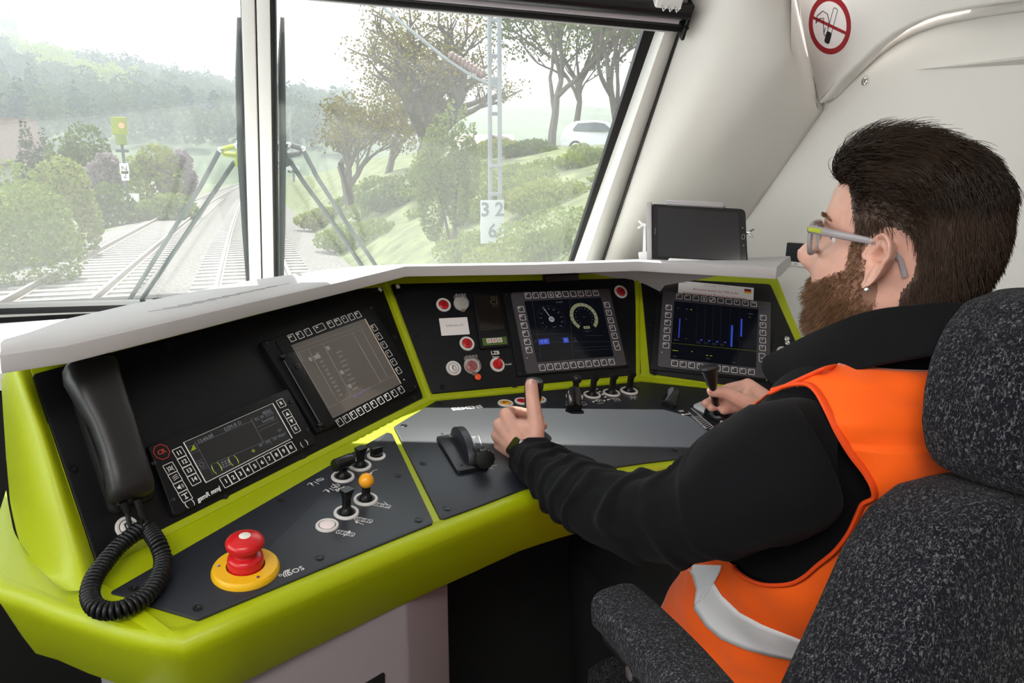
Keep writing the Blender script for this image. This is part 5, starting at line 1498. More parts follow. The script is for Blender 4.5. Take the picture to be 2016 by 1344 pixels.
for y in ys:
    s_ = y*abs(y)/5200.0
    rows.append([(x+s_, y, z) for x, z in ((-6.0, -1.25), (-5.2, -1.08), (-4.2, -1.03), (-2.4, -1.03), (-1.7, -1.07), (-.8, -1.03), (1.1, -1.03), (1.9, -1.08), (2.9, -1.16))])
m.grid(rows); b_ = m.build('ballast_bed', BALL); struct(b_, 'pale stone ballast under both tracks')
# tracks
RAILM = mat('rail_steel', (.30, .26, .24), .4, metal=.5); RAILT = mat('polished_rail_top', (.5, .49, .48), .35, metal=.7)
SLEEP = mat('pale_concrete_sleeper', (.22, .205, .195), .9)
def track(label, xl, xr_):
    root = thing('railway_track', label, 'railway track', Matrix.Translation(((xl+xr_)/2, 6, -1.02)))
    I = Matrix.Translation((-(xl+xr_)/2, -6, 1.02))
    for x in (xl, xr_):
        m = MB(); prof = [(-.07, -1.02), (-.065, -1.0), (-.012, -.985), (-.012, -.91), (-.036, -.895), (-.036, -.872), (.036, -.872), (.036, -.895), (.012, -.91), (.012, -.985), (.065, -1.0), (.07, -1.02)]
        m.grid([[I @ V((x+px_+y*abs(y)/5200.0, y, pz)) for px_, pz in prof] for y in ys])
        m.build('rail', RAILM, root)
        m = MB(); m.grid([[I @ V((x+px_+y*abs(y)/5200.0, y, -.8715)) for px_ in (-.034, 0, .034)] for y in ys]); m.build('rail_top', RAILT, root)
    first = None
    for k in range(98):
        y = 8+.62*k
        if first is None:
            m = MB(); m.box((0, 0, 0), (2.5, .26, .10), .02); first = m.build('sleeper', SLEEP, root); s_ = first
        else:
            s_ = first.copy(); COL.objects.link(s_); s_.parent = root
        s_.location = I @ V(((xl+xr_)/2+y*abs(y)/5200.0, y, -1.055))
track('left railway track with two rails, farther from the train', -4.05, -2.63)
track('railway track directly ahead of the train, at the mullion', -.61, .83)

# wooded hill
def ridge_z(x):
    pts = [(-520, 95), (-300, 82), (-150, 70), (-101, 64), (-60, 55), (-20, 49), (6, 45.5), (40, 42), (90, 47), (150, 52), (260, 40)]
    for (a, za), (b, zb) in zip(pts, pts[1:]):
        if a <= x <= b: return za+(zb-za)*(x-a)/(b-a)
    return 60
def hz(x, y):
    t = max(0, min(1, (y-170)/240.0))
    return -2 + (ridge_z(x)-7)*(t**.8) + 3*noise.noise(V((x*.02, y*.02, 1)))*t
m = MB(); rows = []
for j in range(22):
    y = 165+13*j; rows.append([(x, y, hz(x, y)) for x in range(-420, 270, 14)])
rows.append([(x, 470, hz(x, 450)-30) for x in range(-420, 270, 14)])
m.grid(rows); h_ = m.build('ground_hill', mat('forest_floor', (.05, .075, .032), .95, var=.4, vscale=.08)); struct(h_, 'long wooded hill across the valley')
protos = []
for k in range(6):
    lm = (LF_HILL, LF_HILL2, LF_HILL, LF_HILL2, LF_HILL, LF_DARK)[k]
    r2 = random.Random(30+k)
    if k == 5: bl_ = [((0, 0, 3+2.2*q), (3.4-.62*q, 3.4-.62*q, 2.0)) for q in range(5)]
    else: bl_ = [((r2.uniform(-1.0, 1.0), r2.uniform(-1.0, 1.0), 4+r2.uniform(0, 4)), (3.3*r2.uniform(.8, 1.1), 3.3*r2.uniform(.8, 1.1), 3.2)) for q in range(4)]
    mb_ = leaves_mb(bl_, 520, .62, r2)
    protos.append(mb_)
made = [None]*6; lime_made = [None]
def forest(label, lm_i, loc, s_, lime=False):
    src = lime_made if lime else made; i = 0 if lime else lm_i
    if src[i] is None:
        mb_ = protos[1 if lime else lm_i]
        o = mb_.build('forest_tree', LF_LIME if lime else (LF_HILL, LF_HILL2, LF_HILL, LF_HILL2, LF_HILL, LF_DARK)[lm_i], None, smooth=False)
        src[i] = o
    else:
        o = src[i].copy(); COL.objects.link(o)
    o.location = loc; o.scale = (s_, s_, s_); o.rotation_euler = (0, 0, rnd.uniform(0, 6.28))
    tag(o, label, 'tree', 'lime green forest trees' if lime else ('dark conifers on the hill' if lm_i == 5 else 'forest trees on the hill'))
n_ = 0
spots = []
for j in range(19):
    y = 205+11.6*j
    x0, x1 = -y*.40-6, y*.125+4
    nx = int((x1-x0)/10.6)
    for k in range(nx):
        x = x0+(x1-x0)*(k+.5+rnd.uniform(-.1, .1)+.5*(j % 2))/nx
        spots.append((x, y+rnd.uniform(-1.2, 1.2)))
rnd.shuffle(spots)
limes = [dd(x, y, 1) for x, y in ((50, 95), (70, 110), (120, 125), (160, 140), (60, 105), (215, 155), (245, 165), (186, 205), (192, 225), (150, 138), (140, 120), (290, 190))]
def is_lime(p):
    d = (p-CAM); fx = d.dot(FW); x = PCX+FPX*d.dot(RT)/fx; y = PCY-FPX*d.dot(UP)/fx
    for a, b, w in ((45, 95, 30), (75, 112, 22), (125, 125, 28), (160, 142, 22), (215, 160, 24), (248, 170, 16), (190, 220, 13), (300, 200, 12)):
        if abs(x-a) < w and abs(y-b) < w*.6: return True
    return False
for x, y in spots[:298]:
    p = V((x, y, hz(x, y)-1.0)); s_ = rnd.uniform(.95, 1.2)
    lime = is_lime(p+V((0, 0, 6)))
    li = 5 if rnd.random() < .14 else rnd.randrange(5)
    forest('lime green tree among the woods on the distant hill' if lime else ('dark conifer on the distant wooded hill' if li == 5 else 'leafy tree on the distant wooded hill'), li, p, s_, lime)
# crag at the left end of the ridge
pc = dd(14, 46, 430)
plant('hilltop_tree', 'tall lime green tree on the ridge at the left edge', 'tree', dd(10, 85, 425), [((0, 0, 5), (8, 6, 9)), ((2, 0, 14), (6, 6, 7))], 2600, .8, LF_LIME)

# lineside trees
def bare_tree(name, label, loc, H, seed, lm, n_leaf, lsize, spread=1.0, r0=.22, leafr=.9, lean=0.0, first=.38, nb0=5, extra=()):
    r = random.Random(seed); root = thing(name, label, 'tree', Matrix.Translation(loc))
    tb_ = MB(); tips = []
    def grow(p, d, L, rad, depth):
        pts = [p]; q = p; dirn = d
        for k in range(4):
            dirn = (dirn + V((r.gauss(0, .13), r.gauss(0, .13), r.gauss(0, .07)+.03))).normalized(); q = q+dirn*L/4; pts.append(q)
        tb_.tube(pts, [rad*(1-.42*k/4) for k in range(5)], 6 if depth < 2 else 4, cap=False)
        if depth >= 4: tips.append((q, L)); return
        nb = nb0 if depth == 0 else 3
        for k in range(nb):
            st = pts[4] if k == 0 else pts[r.choice((2, 3, 4))] if depth else pts[r.choice((2, 3, 3, 4))]
            a = r.uniform(0, 2*pi); sp = r.uniform(.45, 1.0)*spread
            dd_ = (dirn + V((cos(a)*sp, sin(a)*sp, r.uniform(-.1, .35)))).normalized()
            grow(st, dd_, L*r.uniform(.62, .82), rad*.55, depth+1)
    grow(V((0, 0, -.3)), V((lean, 0, 1)), H*first, r0, 0)
    tb_.build('trunk', BARK, root)
    bl_ = [((q.x, q.y, q.z), (leafr*L/1.2, leafr*L/1.2, leafr*L/1.4)) for q, L in tips]+list(extra)
    leaves_mb(bl_, n_leaf, lsize, r).build('foliage', lm, root, smooth=False)
    return root
bt = dd(838, 335, 27)
bare_tree('bare_tree', 'large spreading tree with sparse brownish spring leaves beside the mast', V((bt.x, bt.y, gz(bt.x, bt.y)-.1)), 10.5, 8, LF_BRN, 9000, .06, 1.3, .46, .75, first=.24, nb0=9, extra=[((0, 0, 2.2), (.9, .9, 1.5)), ((.2, 0, 3.8), (1.1, 1.1, 1.2)), ((-.8, 0, 3.2), (1.0, .9, .9))])
t2 = dd(690, 345, 30)
bare_tree('slender_tree', 'slimmer brownish tree left of the large tree', V((t2.x, t2.y, gz(t2.x, t2.y)-.1)), 5.2, 11, LF_BRN, 4200, .075, 1.0, .24, 1.3)
t3 = dd(760, 330, 36)
bare_tree('slender_tree', 'low brownish tree between the slim and the large tree', V((t3.x, t3.y, gz(t3.x, t3.y)-.1)), 5.2, 23, LF_BRN, 3600, .08, 1.1, .2, 1.5)
t4 = dd(1085, 315, 46)
bare_tree('roadside_tree', 'yellow green roadside tree left of the white car', V((t4.x, t4.y, gz(t4.x, t4.y))), 11.5, 31, LF_YEL, 6000, .13, .9, .3, 1.3)
t5 = dd(1215, 315, 44)
bare_tree('roadside_tree', 'tall mid green tree behind the white car', V((t5.x, t5.y, gz(t5.x, t5.y))), 11.0, 37, LF_MID, 7500, .13, .95, .3, 1.5)
t6 = dd(1130, 315, 52)
bare_tree('roadside_tree', 'green tree rising behind the roof of the white car', V((t6.x, t6.y, gz(t6.x, t6.y))), 12.5, 41, LF_MID, 7500, .14, .9, .3, 1.5)
# pale multi-stemmed shrub by the mast
sh = dd(893, 400, 14.8); 
sb_ = []
for x, y, w in ((880, 330, 40), (850, 300, 30), (905, 290, 30), (925, 330, 34), (873, 260, 20), (885, 225, 14), (862, 240, 12), (912, 230, 14), (835, 350, 30), (930, 260, 14), (900, 370, 45), (850, 395, 45), (820, 330, 16), (890, 205, 8), (915, 215, 8)):
    p = dd(x, y, 14.8)-V((sh.x, sh.y, gz(sh.x, sh.y))); q = w*14.8/1450
    sb_.append(((p.x, p.y, p.z), (q*.62, q*.62, q*1.8)))
plant('tall_shrub', 'pale green shrub with upright pointed stems beside the mast', 'shrub', V((sh.x, sh.y, gz(sh.x, sh.y))), sb_, 6500, .042, LF_PALE, [([(0, 0, -.2), (.02, 0, .8), (.1, 0, 1.6)], [.05, .04, .015]), ([(0, 0, -.2), (-.2, 0, .8), (-.35, 0, 1.4)], [.04, .03, .01])])
# weeds and low bushes on the bank
for k, (x, y, t, w, lm, lab) in enumerate(((1010, 345, 17, 60, LF_PALE, 'low pale bush on the bank just right of the lattice mast'), (1090, 375, 15, 70, LF_YEL, 'yellow green bush on the bank below the white car'), (1160, 348, 19, 42, LF_PALE, 'pale bush under the car at the bank top'), (1120, 420, 11.5, 90, LF_PALE, 'pale weeds low on the bank near the window corner'), (1035, 430, 11.5, 80, LF_YEL, 'yellowish weeds beside the kilometre board'),
        (870, 440, 12.0, 90, LF_PALE, 'pale weeds on the bank left of the kilometre board'), (760, 420, 15, 70, LF_YEL, 'yellowish weeds low on the bank left of the tall shrub'), (700, 375, 22, 55, LF_PALE, 'pale bush at the foot of the slim tree'), (640, 365, 30, 40, LF_YEL, 'low yellow green bush at the start of the bank'), (780, 350, 24, 50, LF_MID, 'darker bush under the large spreading tree'), (960, 400, 13.5, 70, LF_PALE, 'pale weeds directly behind the lattice mast'), (1050, 312, 28, 38, LF_MID, 'dark low bush beside the road, left of the car'), (985, 300, 33, 45, LF_YEL, 'yellow green bush in front of the beige house'))):
    p = dd(x, y, t); q = w*t/1450; g = gz(p.x, p.y)
    plant('bank_bush', lab, 'bush', V((p.x, p.y, g)), [((0, 0, q*.1), (q*1.25, q*1.1, q*.6)), ((q*.8, q*.3, q*.05), (q*.8, q*.8, q*.45)), ((-q*.8, q*.2, q*.05), (q*.8, q*.8, q*.4))], 2400, .035*t/12, lm)
wm = MB()
for k in range(70):
    y = rnd.uniform(9, 34); xr = rnd.uniform(3.6, 11); x = xr+y*y/5200.0
    if abs(x-4.15) < .7 and 12 < y < 14: continue
    sz = rnd.uniform(.5, 1.25)
    c_ = leaves_mb([((0, 0, .12), (.5, .5, .22)), ((.3, .2, .1), (.35, .35, .16)), ((-.3, .1, .1), (.35, .3, .18))], 420, .055)
    T = Matrix.Translation((x, y, gz(x, y)-.02)) @ Matrix.Diagonal((sz, sz, sz*rnd.uniform(.8, 1.6), 1))
    wm.add([tuple(p) for p in c_.v], c_.f, 0, T)
tag(wm.build('weeds', LF_PALE, None, smooth=False), 'pale weeds growing all over the grassy railway bank', 'weeds', kind='stuff')
# left side bushes and trees
for x, y, t, w, hh, lm, lab in ((50, 440, 15.5, 100, 1.15, LF_PALE, 'big pale bush nearest the left track at the left edge'), (110, 370, 20, 75, 1.1, LF_YEL, 'yellow green bush with pointed tip behind the big pale bush'), (-10, 380, 19, 110, .8, LF_PALE, 'pale bush at the far left beneath the house'), (210, 400, 34, 60, .9, LF_MID, 'mid green bush left of the signal mast'), (330, 400, 36, 60, .45, LF_PALE, 'low pale bush right of the signal mast'), (300, 320, 58, 55, .9, LF_YEL, 'yellow green bush with lilac beside it, behind the signal'), (345, 318, 60, 38, .8, LF_LIL, 'lilac blossoming bush right of the signal'), (205, 320, 60, 32, .8, LF_LIL, 'lilac blossoming bush left of the signal'), (160, 300, 62, 60, 1.3, LF_MID, 'green bush between the house and the signal')):
    p = dd(x, y, t); q = w*t/1450; g = -1.25
    plant('lineside_bush', lab, 'bush', V((p.x, p.y, g)), [((0, 0, (p.z-g)*.55), (q, q*.9, (p.z-g)*.62)), ((q*.15, 0, p.z-g), (q*.7, q*.7, q*.75*hh)), ((-q*.5, 0, (p.z-g)*.8), (q*.6, q*.6, q*.6*hh))], 4200 if t < 30 else 2200, .0036*t, lm)
for x, y, t, h_, lab in ((60, 335, 66, 5.6, 'dark conifer just right of the red roofed house'), (95, 335, 68, 5.0, 'dark conifer third from the house'), (150, 340, 64, 4.6, 'dark conifer nearest the signal')):
    p = dd(x, y, t)
    plant('conifer', lab, 'tree', V((p.x, p.y, -1.3)), [((0, 0, .6+h_*.17*k), (1.7-.22*k, 1.7-.22*k, h_*.16)) for k in range(7)], 2600, .15, LF_DARK, [([(0, 0, 0), (0, 0, h_)], [.15, .03])])

# signal
SGP = mat('signal_lime_face', (.20, .25, .0), .5); SGD = mat('signal_dark_pole', (.05, .065, .07), .6)
spos = V((-6.15, 48.9, -1.1)); sg = thing('railway_signal', 'railway signal on a pole with lime head and red lamp', 'signal', Matrix.Translation(spos))
def sl_(px, py): p = dd(px, py, 48.9/ray(250, 300).y); return V((p.x, p.y, p.z))-spos
m = MB(); p0_ = sl_(247, 440); p1_ = sl_(241, 240); m.tube([(0, 0, -.2), (0, 0, 4.3)], .085, 10); m.build('pole', SGD, sg)
s48 = 48.9/FPX
c = V((0, -.12, sl_(241, 249).z)); m = MB(); m.box(c, (24*s48, .22, 29*s48), .04); hd_ = m.build('head', SGP, sg)
m = MB(); m.lathe([(.02, .0), (.15, .02), (.15, .05), (1e-4, .06)], 18, 0, Matrix.Translation(c+V((.12, -.12, .02))) @ Matrix.Rotation(pi/2, 4, 'X')); m.build('lamp', mat('red_signal_lamp', (.8, .15, .08), .4, emit=(1, .22, .12), estr=1.2), hd_)
m = MB(); m.box((0, -.12, sl_(241, 276).z), (17*s48, .18, 16*s48), .03); m.build('lower_head', mat('dim_lime', (.15, .19, .02), .5), sg)
m = MB(); m.box((0, -.1, sl_(244, 297).z), (20*s48, .3, 5*s48), .05); m.build('platform', SGD, sg)
for y, w, h_ in ((332, 14, 18), (346, 12, 16)):
    m = MB(); m.box((0, -.14, sl_(244, y).z), (w*s48, .03, h_*s48), .01); pt_ = m.build('number_plate', mat('white_enamel', (.75, .76, .76), .4), sg)
m = MB(); m.text('N', .42, 0, Matrix.Translation((0, -.17, sl_(244, 332).z)) @ Matrix.Rotation(pi/2, 4, 'X')); m.text('2', .42, 0, Matrix.Translation((0, -.17, sl_(244, 346).z)) @ Matrix.Rotation(pi/2, 4, 'X')); m.build('plate_figure', BLKM, sg, smooth=False)
m = MB(); bx = sl_(262, 398); m.box((bx.x, 0, .55), (.5, .4, 1.1), .04); o = m.build('trackside_cabinet', mat('pale_cabinet', (.6, .6, .58), .5), None, M=Matrix.Translation(spos)); tag(o, 'small pale equipment cabinet at the foot of the signal pole', 'cabinet')
# lattice mast with kilometre board
MST = mat('galvanised_mast', (.22, .235, .25), .5, metal=.3)
mp = V((4.15, 12.75, -1.0)); ms = thing('lattice_mast', 'grey lattice catenary mast on the bank beside the track', 'mast', Matrix.Translation(mp))
t13 = 12.75/ray(970, 300).y
def ml_(px, py): return dd(px, py, t13)-mp
xl, xr_ = ml_(965, 300), ml_(984, 300)
for p in (xl, xr_):
    m = MB(); m.box((p.x, p.y, 4.4), (.065, .06, 10.4), .005); m.build('leg', MST, ms)
for py in (40, 110, 162, 224, 326, 382):
    a, b = ml_(962, py), ml_(988, py); m = MB(); m.box((a+b)*.5, (.24, .05, .06 if py != 162 else .16), .004); m.build('rung', MST, ms)
m = MB(); m.tube([ml_(985, 176), ml_(930, 150), ml_(870, 110), ml_(760, 20), ml_(700, -60)], [.028]*5, 8); m.build('cantilever', MST, ms)
m = MB(); a, b = ml_(890, 110), ml_(950, 145)
for k in range(9): m.sphere(a.lerp(b, k/8), .075, 10, sc_=(1, 1, 1))
m.build('insulator', mat('brown_insulator', (.16, .10, .09), .4), ms)
kb_ = thing('kilometre_board', 'white kilometre board reading 32 over 6 on the lattice mast', 'sign', Matrix.Translation(mp))
w_ = t13/FPX
for py, hh, tx in ((413, 38, '3 2'), (455, 46, '6')):
    m = MB(); c = ml_(967, py)+V((0, -.06, 0)); m.box(c, (48*w_, .02, hh*w_), .003); bp_ = m.build('board', mat('white_board', (.45, .46, .46), .5), kb_)
    m = MB(); m.text(tx, 30*w_*1.25, 0, Matrix.Translation(c+V((0, -.0125, 0))) @ Matrix.Rotation(pi/2, 4, 'X'), h=.004, font_bold=True); m.build('figure', mat('grey_figures', (.16, .17, .19), .6), bp_, smooth=False)
# far mast
p = dd(578, 345, 95); m = MB(); m.box((0, 0, 4.2), (.3, .3, 10.5), .02); o = m.build('far_mast', MST, None, M=Matrix.Translation((p.x, p.y, -1.1))); tag(o, 'thin distant mast just right of the wiper pivot', 'mast')

# cars
CARW = mat('white_car_paint', (.5, .51, .52), .25, coat=.5); CARG = mat('car_window_glass', (.06, .07, .08), .08, spec=.8); TYRE = mat('tyre', (.02, .02, .02), .8)
def car(label, loc, rot, s_=1.0):
    root = thing('car', label, 'car', Matrix.Translation(loc) @ Matrix.Rotation(rot, 4, 'Z') @ Matrix.Scale(s_, 4))
    prof = [(-1.78, .30), (-1.82, .62), (-1.72, .98), (-1.45, 1.36), (-1.1, 1.47), (-.3, 1.50), (.25, 1.44), (.85, 1.05), (1.45, .92), (1.74, .72), (1.78, .35)]
    m = MB(); rows = []
    for yy_, sc2, dz in ((-.80, .97, 0), (-.82, 1, 0), (0, 1.0, .03), (.82, 1, 0), (.80, .97, 0)):
        pass
    def wid(z): return .80 if z < .95 else .80-.26*(z-.95)/.55
    n = len(prof)
    rr_ = round_poly(prof, .12, 3)
    for f_ in (-1, -.97, -.9, .9, .97, 1):
        q = 1.0 if abs(f_) < .95 else (.985 if abs(f_) < .99 else .95)
        rows.append([(x*q, f_*wid(z), .3+(z-.3)*(q*.5+.5)) for x, z in rr_])
    m.grid(rows, closed=True); k = len(rr_)
    m.f.append(list(range(k))); m.m.append(0); m.f.append([5*k+i for i in range(k)][::-1]); m.m.append(0)
    m.build('body', CARW, root, ang=30)
    for sg_ in (-1, 1):
        m = MB()
        wp = [(-1.32, 1.02), (-1.05, 1.36), (-.25, 1.40), (.15, 1.34), (.55, 1.02)]
        m.add([(x, sg_*(wid(z)+.006), z) for x, z in round_poly(wp, .06)], [list(range(len(round_poly(wp, .06))))]); m.build('side_window', CARG, root, smooth=False)
        m = MB(); m.sphere((.42, sg_*.92, 1.0), .10, 12, sc_=(.7, 1.1, .75)); m.build('mirror', CARW if sg_ > 0 else BLK, root)
        for x in (-1.12, 1.12):
            m = MB(); m.lathe([(.001, -.1), (.30, -.1), (.31, -.05), (.31, .05), (.30, .1), (.001, .1)], 24, 0, Matrix.Translation((x, sg_*.72, .30)) @ Matrix.Rotation(pi/2, 4, 'X')); w_o = m.build('wheel', TYRE, root)
            m = MB(); m.lathe([(.001, -.108), (.2, -.108), (.2, .108), (.001, .108)], 18, 0, Matrix.Translation((x, sg_*.72, .30)) @ Matrix.Rotation(pi/2, 4, 'X')); m.build('hub', STEEL, w_o)
    m = MB(); m.add([(.30, -.50, 1.415), (.30, .50, 1.415), (.83, .66, 1.072), (.83, -.66, 1.072)], [[0, 1, 2, 3]]); m.build('windscreen', CARG, root, smooth=False)
    return root
cp_ = dd(1182, 299, 34); car('white compact car on the road above the bank', V((cp_.x, cp_.y, cp_.z-.12)), math.atan2(RT.y, RT.x)-.12)
p = dd(560, 334, 92); car('small white distant car beside the tracks, right of the wiper', V((p.x, p.y, p.z-.4)), .4)
# houses
RF = mat('red_tile_roof', (.085, .060, .055), .8, var=.2, vscale=3); HW = mat('pale_house_wall', (.36, .36, .33), .8); BEI = mat('beige_roof', (.30, .26, .21), .8)
def house(label, loc, w, d, hw, hr, rot, roof):
    root = thing('house', label, 'house', Matrix.Translation(loc) @ Matrix.Rotation(rot, 4, 'Z'))
    m = MB(); m.prism([(-d/2, 0), (d/2, 0), (d/2, hw), (0, hw+hr), (-d/2, hw)], -w/2, w/2, 0, 0, Matrix.Rotation(pi/2, 4, 'Z') @ Matrix.Rotation(pi/2, 4, 'X')); m.build('wall', HW, root, smooth=False)
    m = MB()
    for s_ in (-1, 1):
        a = V((0, 0, hw+hr+.12)); b = V((0, s_*(d/2+.5), hw-.35*hr/ (d/2)*.9))
        m.add([(-w/2-.4, a.y, a.z), (w/2+.4, a.y, a.z), (w/2+.4, b.y, b.z), (-w/2-.4, b.y, b.z), (-w/2-.4, a.y, a.z+.2), (w/2+.4, a.y, a.z+.2), (w/2+.4, b.y, b.z+.2), (-w/2-.4, b.y, b.z+.2)], [[0, 1, 2, 3], [4, 5, 6, 7], [0, 1, 5, 4], [1, 2, 6, 5], [2, 3, 7, 6], [3, 0, 4, 7]])
    m.build('roof', roof, root, smooth=False)
    for x in (-w/4, w/4):
        m = MB(); m.box((x, -d/2-.02, hw*.55), (.9, .06, 1.2)); m.build('window', CARG, root, smooth=False)
    m = MB(); m.box((w/2+.02, 0, hw*.8), (.06, .9, 1.2)); m.build('window', CARG, root, smooth=False)
    return root
p = dd(-32, 330, 72); house('house with a red tiled gable roof at the left edge', V((p.x, p.y, -1.5)), 9, 8, 3.6, 4.0, .5, RF)
p = dd(945, 300, 85); house('low house with a beige roof seen left of the lattice mast', V((p.x, p.y, p.z-2.2)), 7, 5, 2.4, 1.5, -.3, BEI)
p = dd(985, 298, 80); house('small house with brownish roof seen behind the lattice mast', V((p.x, p.y, p.z-2.2)), 4, 4, 2.2, 1.3, .9, RF)
# concrete cable troughs
for pts, lab in (((zz(165, 442, -1.15), zz(262, 405, -1.15)), 'pale concrete cable trough left of the tracks near the signal'), ((zz(652, 415, -1.0), zz(760, 478, -1.0)), 'pale concrete cable trough right of the tracks at the bank foot')):
    a, b = pts; d = (b-a); m = MB(); m.box((0, 0, 0), (d.length, .45, .16), .02); o = m.build('cable_trough', SLEEP, None, M=Matrix.Translation((a+b)*.5+V((0, 0, .05))) @ Matrix.Rotation(math.atan2(d.y, d.x), 4, 'Z')); tag(o, lab, 'cable trough')

# valley haze
hzm = bpy.data.materials.new('valley_haze'); hzm.use_nodes = True; nt = hzm.node_tree; nt.nodes.clear()
o_ = nt.nodes.new('ShaderNodeOutputMaterial'); vs_ = nt.nodes.new('ShaderNodeVolumeScatter'); vs_.inputs['Color'].default_value = (.80, .90, 1, 1); vs_.inputs['Density'].default_value = .0016; vs_.inputs['Anisotropy'].default_value = .3
nt.links.new(vs_.outputs[0], o_.inputs['Volume'])
m = MB(); m.box((-60, 270, 55), (760, 400, 140)); hb = m.build('haze', hzm, smooth=False); tag(hb, 'pale haze in the valley below the hill', 'haze', kind='stuff')
# ============================================================ the driver
from mathutils.bvhtree import BVHTree
HA = radians(-27)
hp_, hr_ = radians(6), radians(0)
HX0 = V((cos(HA), -sin(HA), 0)); HY0 = V((sin(HA), cos(HA), 0))
HY = (HY0*cos(hp_)+V((0, 0, sin(hp_)))).normalized(); HX = HX0.copy(); HZ_ = HX.cross(HY).normalized()
ear_l = dd(1737, 520, .845)
HO = ear_l + HX*.077
HM = Matrix.Translation(HO) @ Matrix((HX, HY, HZ_)).transposed().to_4x4()
def interp(tab, z):
    if z <= tab[0][0]: return tab[0][1:]
    for a, b in zip(tab, tab[1:]):
        if z <= b[0]:
            t = (z-a[0])/(b[0]-a[0]); t = t*t*(3-2*t)*.5+t*.5
            return tuple(p+(q-p)*t for p, q in zip(a[1:], b[1:]))
    return tab[-1][1:]
HEAD = [(-.24, .040, -.105, .075), (-.20, .036, -.092, .066), (-.165, .040, -.078, .060), (-.140, .050, -.070, .058), (-.126, .066, -.066, .056), (-.116, .084, -.066, .055), (-.104, .093, -.068, .056), (-.09, .0955, -.070, .059), (-.075, .0945, -.073, .0625), (-.060, .099, -.078, .066), (-.045, .099, -.084, .069), (-.03, .098, -.089, .071), (-.01, .095, -.0945, .0735), (.012, .0895, -.0985, .0755), (.03, .0945, -.1005, .0765), (.05, .0965, -.1, .0765), (.07, .093, -.097, .0745), (.09, .085, -.090, .070), (.107, .072, -.079, .062), (.12, .056, -.064, .051), (.13, .036, -.046, .036), (.1365, .012, -.022, .014), (.138, -.001, -.009, .003)]
def g2(a, s): return math.exp(-a*a/(s*s))
def head_pt(ph, z, off=0.0):
    yf, yb, w = interp(HEAD, z)
    c, s_ = cos(ph), sin(ph)
    yc = (yf+yb)*.5-.004; ly = yf-yc if c > 0 else yc-yb
    e1 = .86 if z > -.1 else 1.0
    jaw = max(0, min(1, (-.02-z)/.07)) * max(0, min(1, (z+.135)/.02))
    x = w*math.copysign(abs(s_)**e1, s_)*(1-.22*jaw*max(0, c)**1.5)
    y = yc+ly*math.copysign(abs(c)**.92, c)
    if c > 0:
        # nose
        if -.05 < z < .05:
            n = interp([(-.05, 0), (-.040, .005), (-.033, .018), (-.024, .031), (-.014, .0355), (-.004, .031), (.010, .022), (.025, .0125), (.038, .005), (.05, .0)], z)[0]
            wd = interp([(-.05, .012), (-.03, .0145), (-.015, .0145), (.0, .0115), (.03, .010), (.05, .012)], z)[0]
            y += n*g2(x, wd)
        y -= .010*g2(abs(x)-.034, .017)*g2(z-.016, .015)
        y += .0045*g2(abs(x)-.030, .024)*g2(z-.036, .009)
        y += .004*g2(abs(x)-.046, .02)*g2(z+.022, .022)
        y -= .0035*g2(x, .028)*g2(z+.0575, .004)
        y += .003*g2(x, .02)*(g2(z+.050, .006)+g2(z+.066, .006))
        y -= .005*g2(x, .028)*g2(z+.079, .008)
    x -= math.copysign(.003, s_)*g2(z-.03, .03)*g2(y-.075, .03)
    p = V((x, y, z))
    if off:
        q = V((x/(w+.001)/(w+.001), (y-yc)/(ly*ly+1e-6), 0)); 
        q.z = .0 if z < .07 else (z-.06)/.0055
        if z > .1: q.z = (z-.05)/.0030
        q = q.normalized() if q.length > 1e-6 else V((0, 0, 1))
        p = p+q*off
    return p
bm_ = MB()
rows = []
for k in range(96):
    z = -.24+.378*(1-(1-k/95)**1.0)
    rows.append([head_pt(2*pi*j/96, z) for j in range(96)])
bm_.grid(rows, 0, HM, closed=True)
bm_.f.append([len(bm_.v)-96+j for j in range(96)]); bm_.m.append(0); bm_.f.append(list(range(96))[::-1]); bm_.m.append(0)
# ears: outer helix, antihelix and hollow
def ear(sgn):
    b = radians(24)
    ax_y = V((sgn*sin(b)*1.0, -cos(b), 0)); ax_z = V((0, -.20, 1)).normalized(); nrm_ = V((sgn*cos(b), sin(b), 0)); o = V((sgn*.0745, .012, .004))
    m = []
    def out(t):
        # outline radius: wide top, narrow lobe
        y = .0205*cos(t); z = .0345*sin(t)
        if sin(t) > 0: y *= 1.12
        else: y *= .80+.2*cos(t)
        return y, z
    for i, (r, h) in enumerate(((0, -.004), (.18, -.005), (.34, -.002), (.46, .006), (.56, .0125), (.66, .0105), (.76, .0085), (.84, .0125), (.92, .0165), (.98, .0155), (1.0, .0125), (.97, .009), (.86, .004), (.7, -.006))):
        row = []
        for k in range(40):
            t = 2*pi*k/40; y, z = out(t); hh = h
            if sin(t) < -.3:
                f_ = min(1, (-sin(t)-.3)/.4); hh = h*(1-f_)+f_*(.008 if i < 9 else h*.75)
            fr_ = max(0, -cos(t))   # front side merges with the cheek
            hh = hh*(1-.35*fr_)-.002*fr_
            row.append(o + ax_y*(y*r+.012) + ax_z*(z*r) + nrm_*(hh+.006*r*(1 if cos(t) > 0 else .2)))
        m.append(row)
    bm_.grid(m, 0, HM, closed=True)
    bm_.f.append([len(bm_.v)-40+k for k in range(40)]); bm_.m.append(0)
    bm_.f.append([len(bm_.v)-40*14+k for k in range(40)][::-1]); bm_.m.append(0)
ear(-1); ear(1)
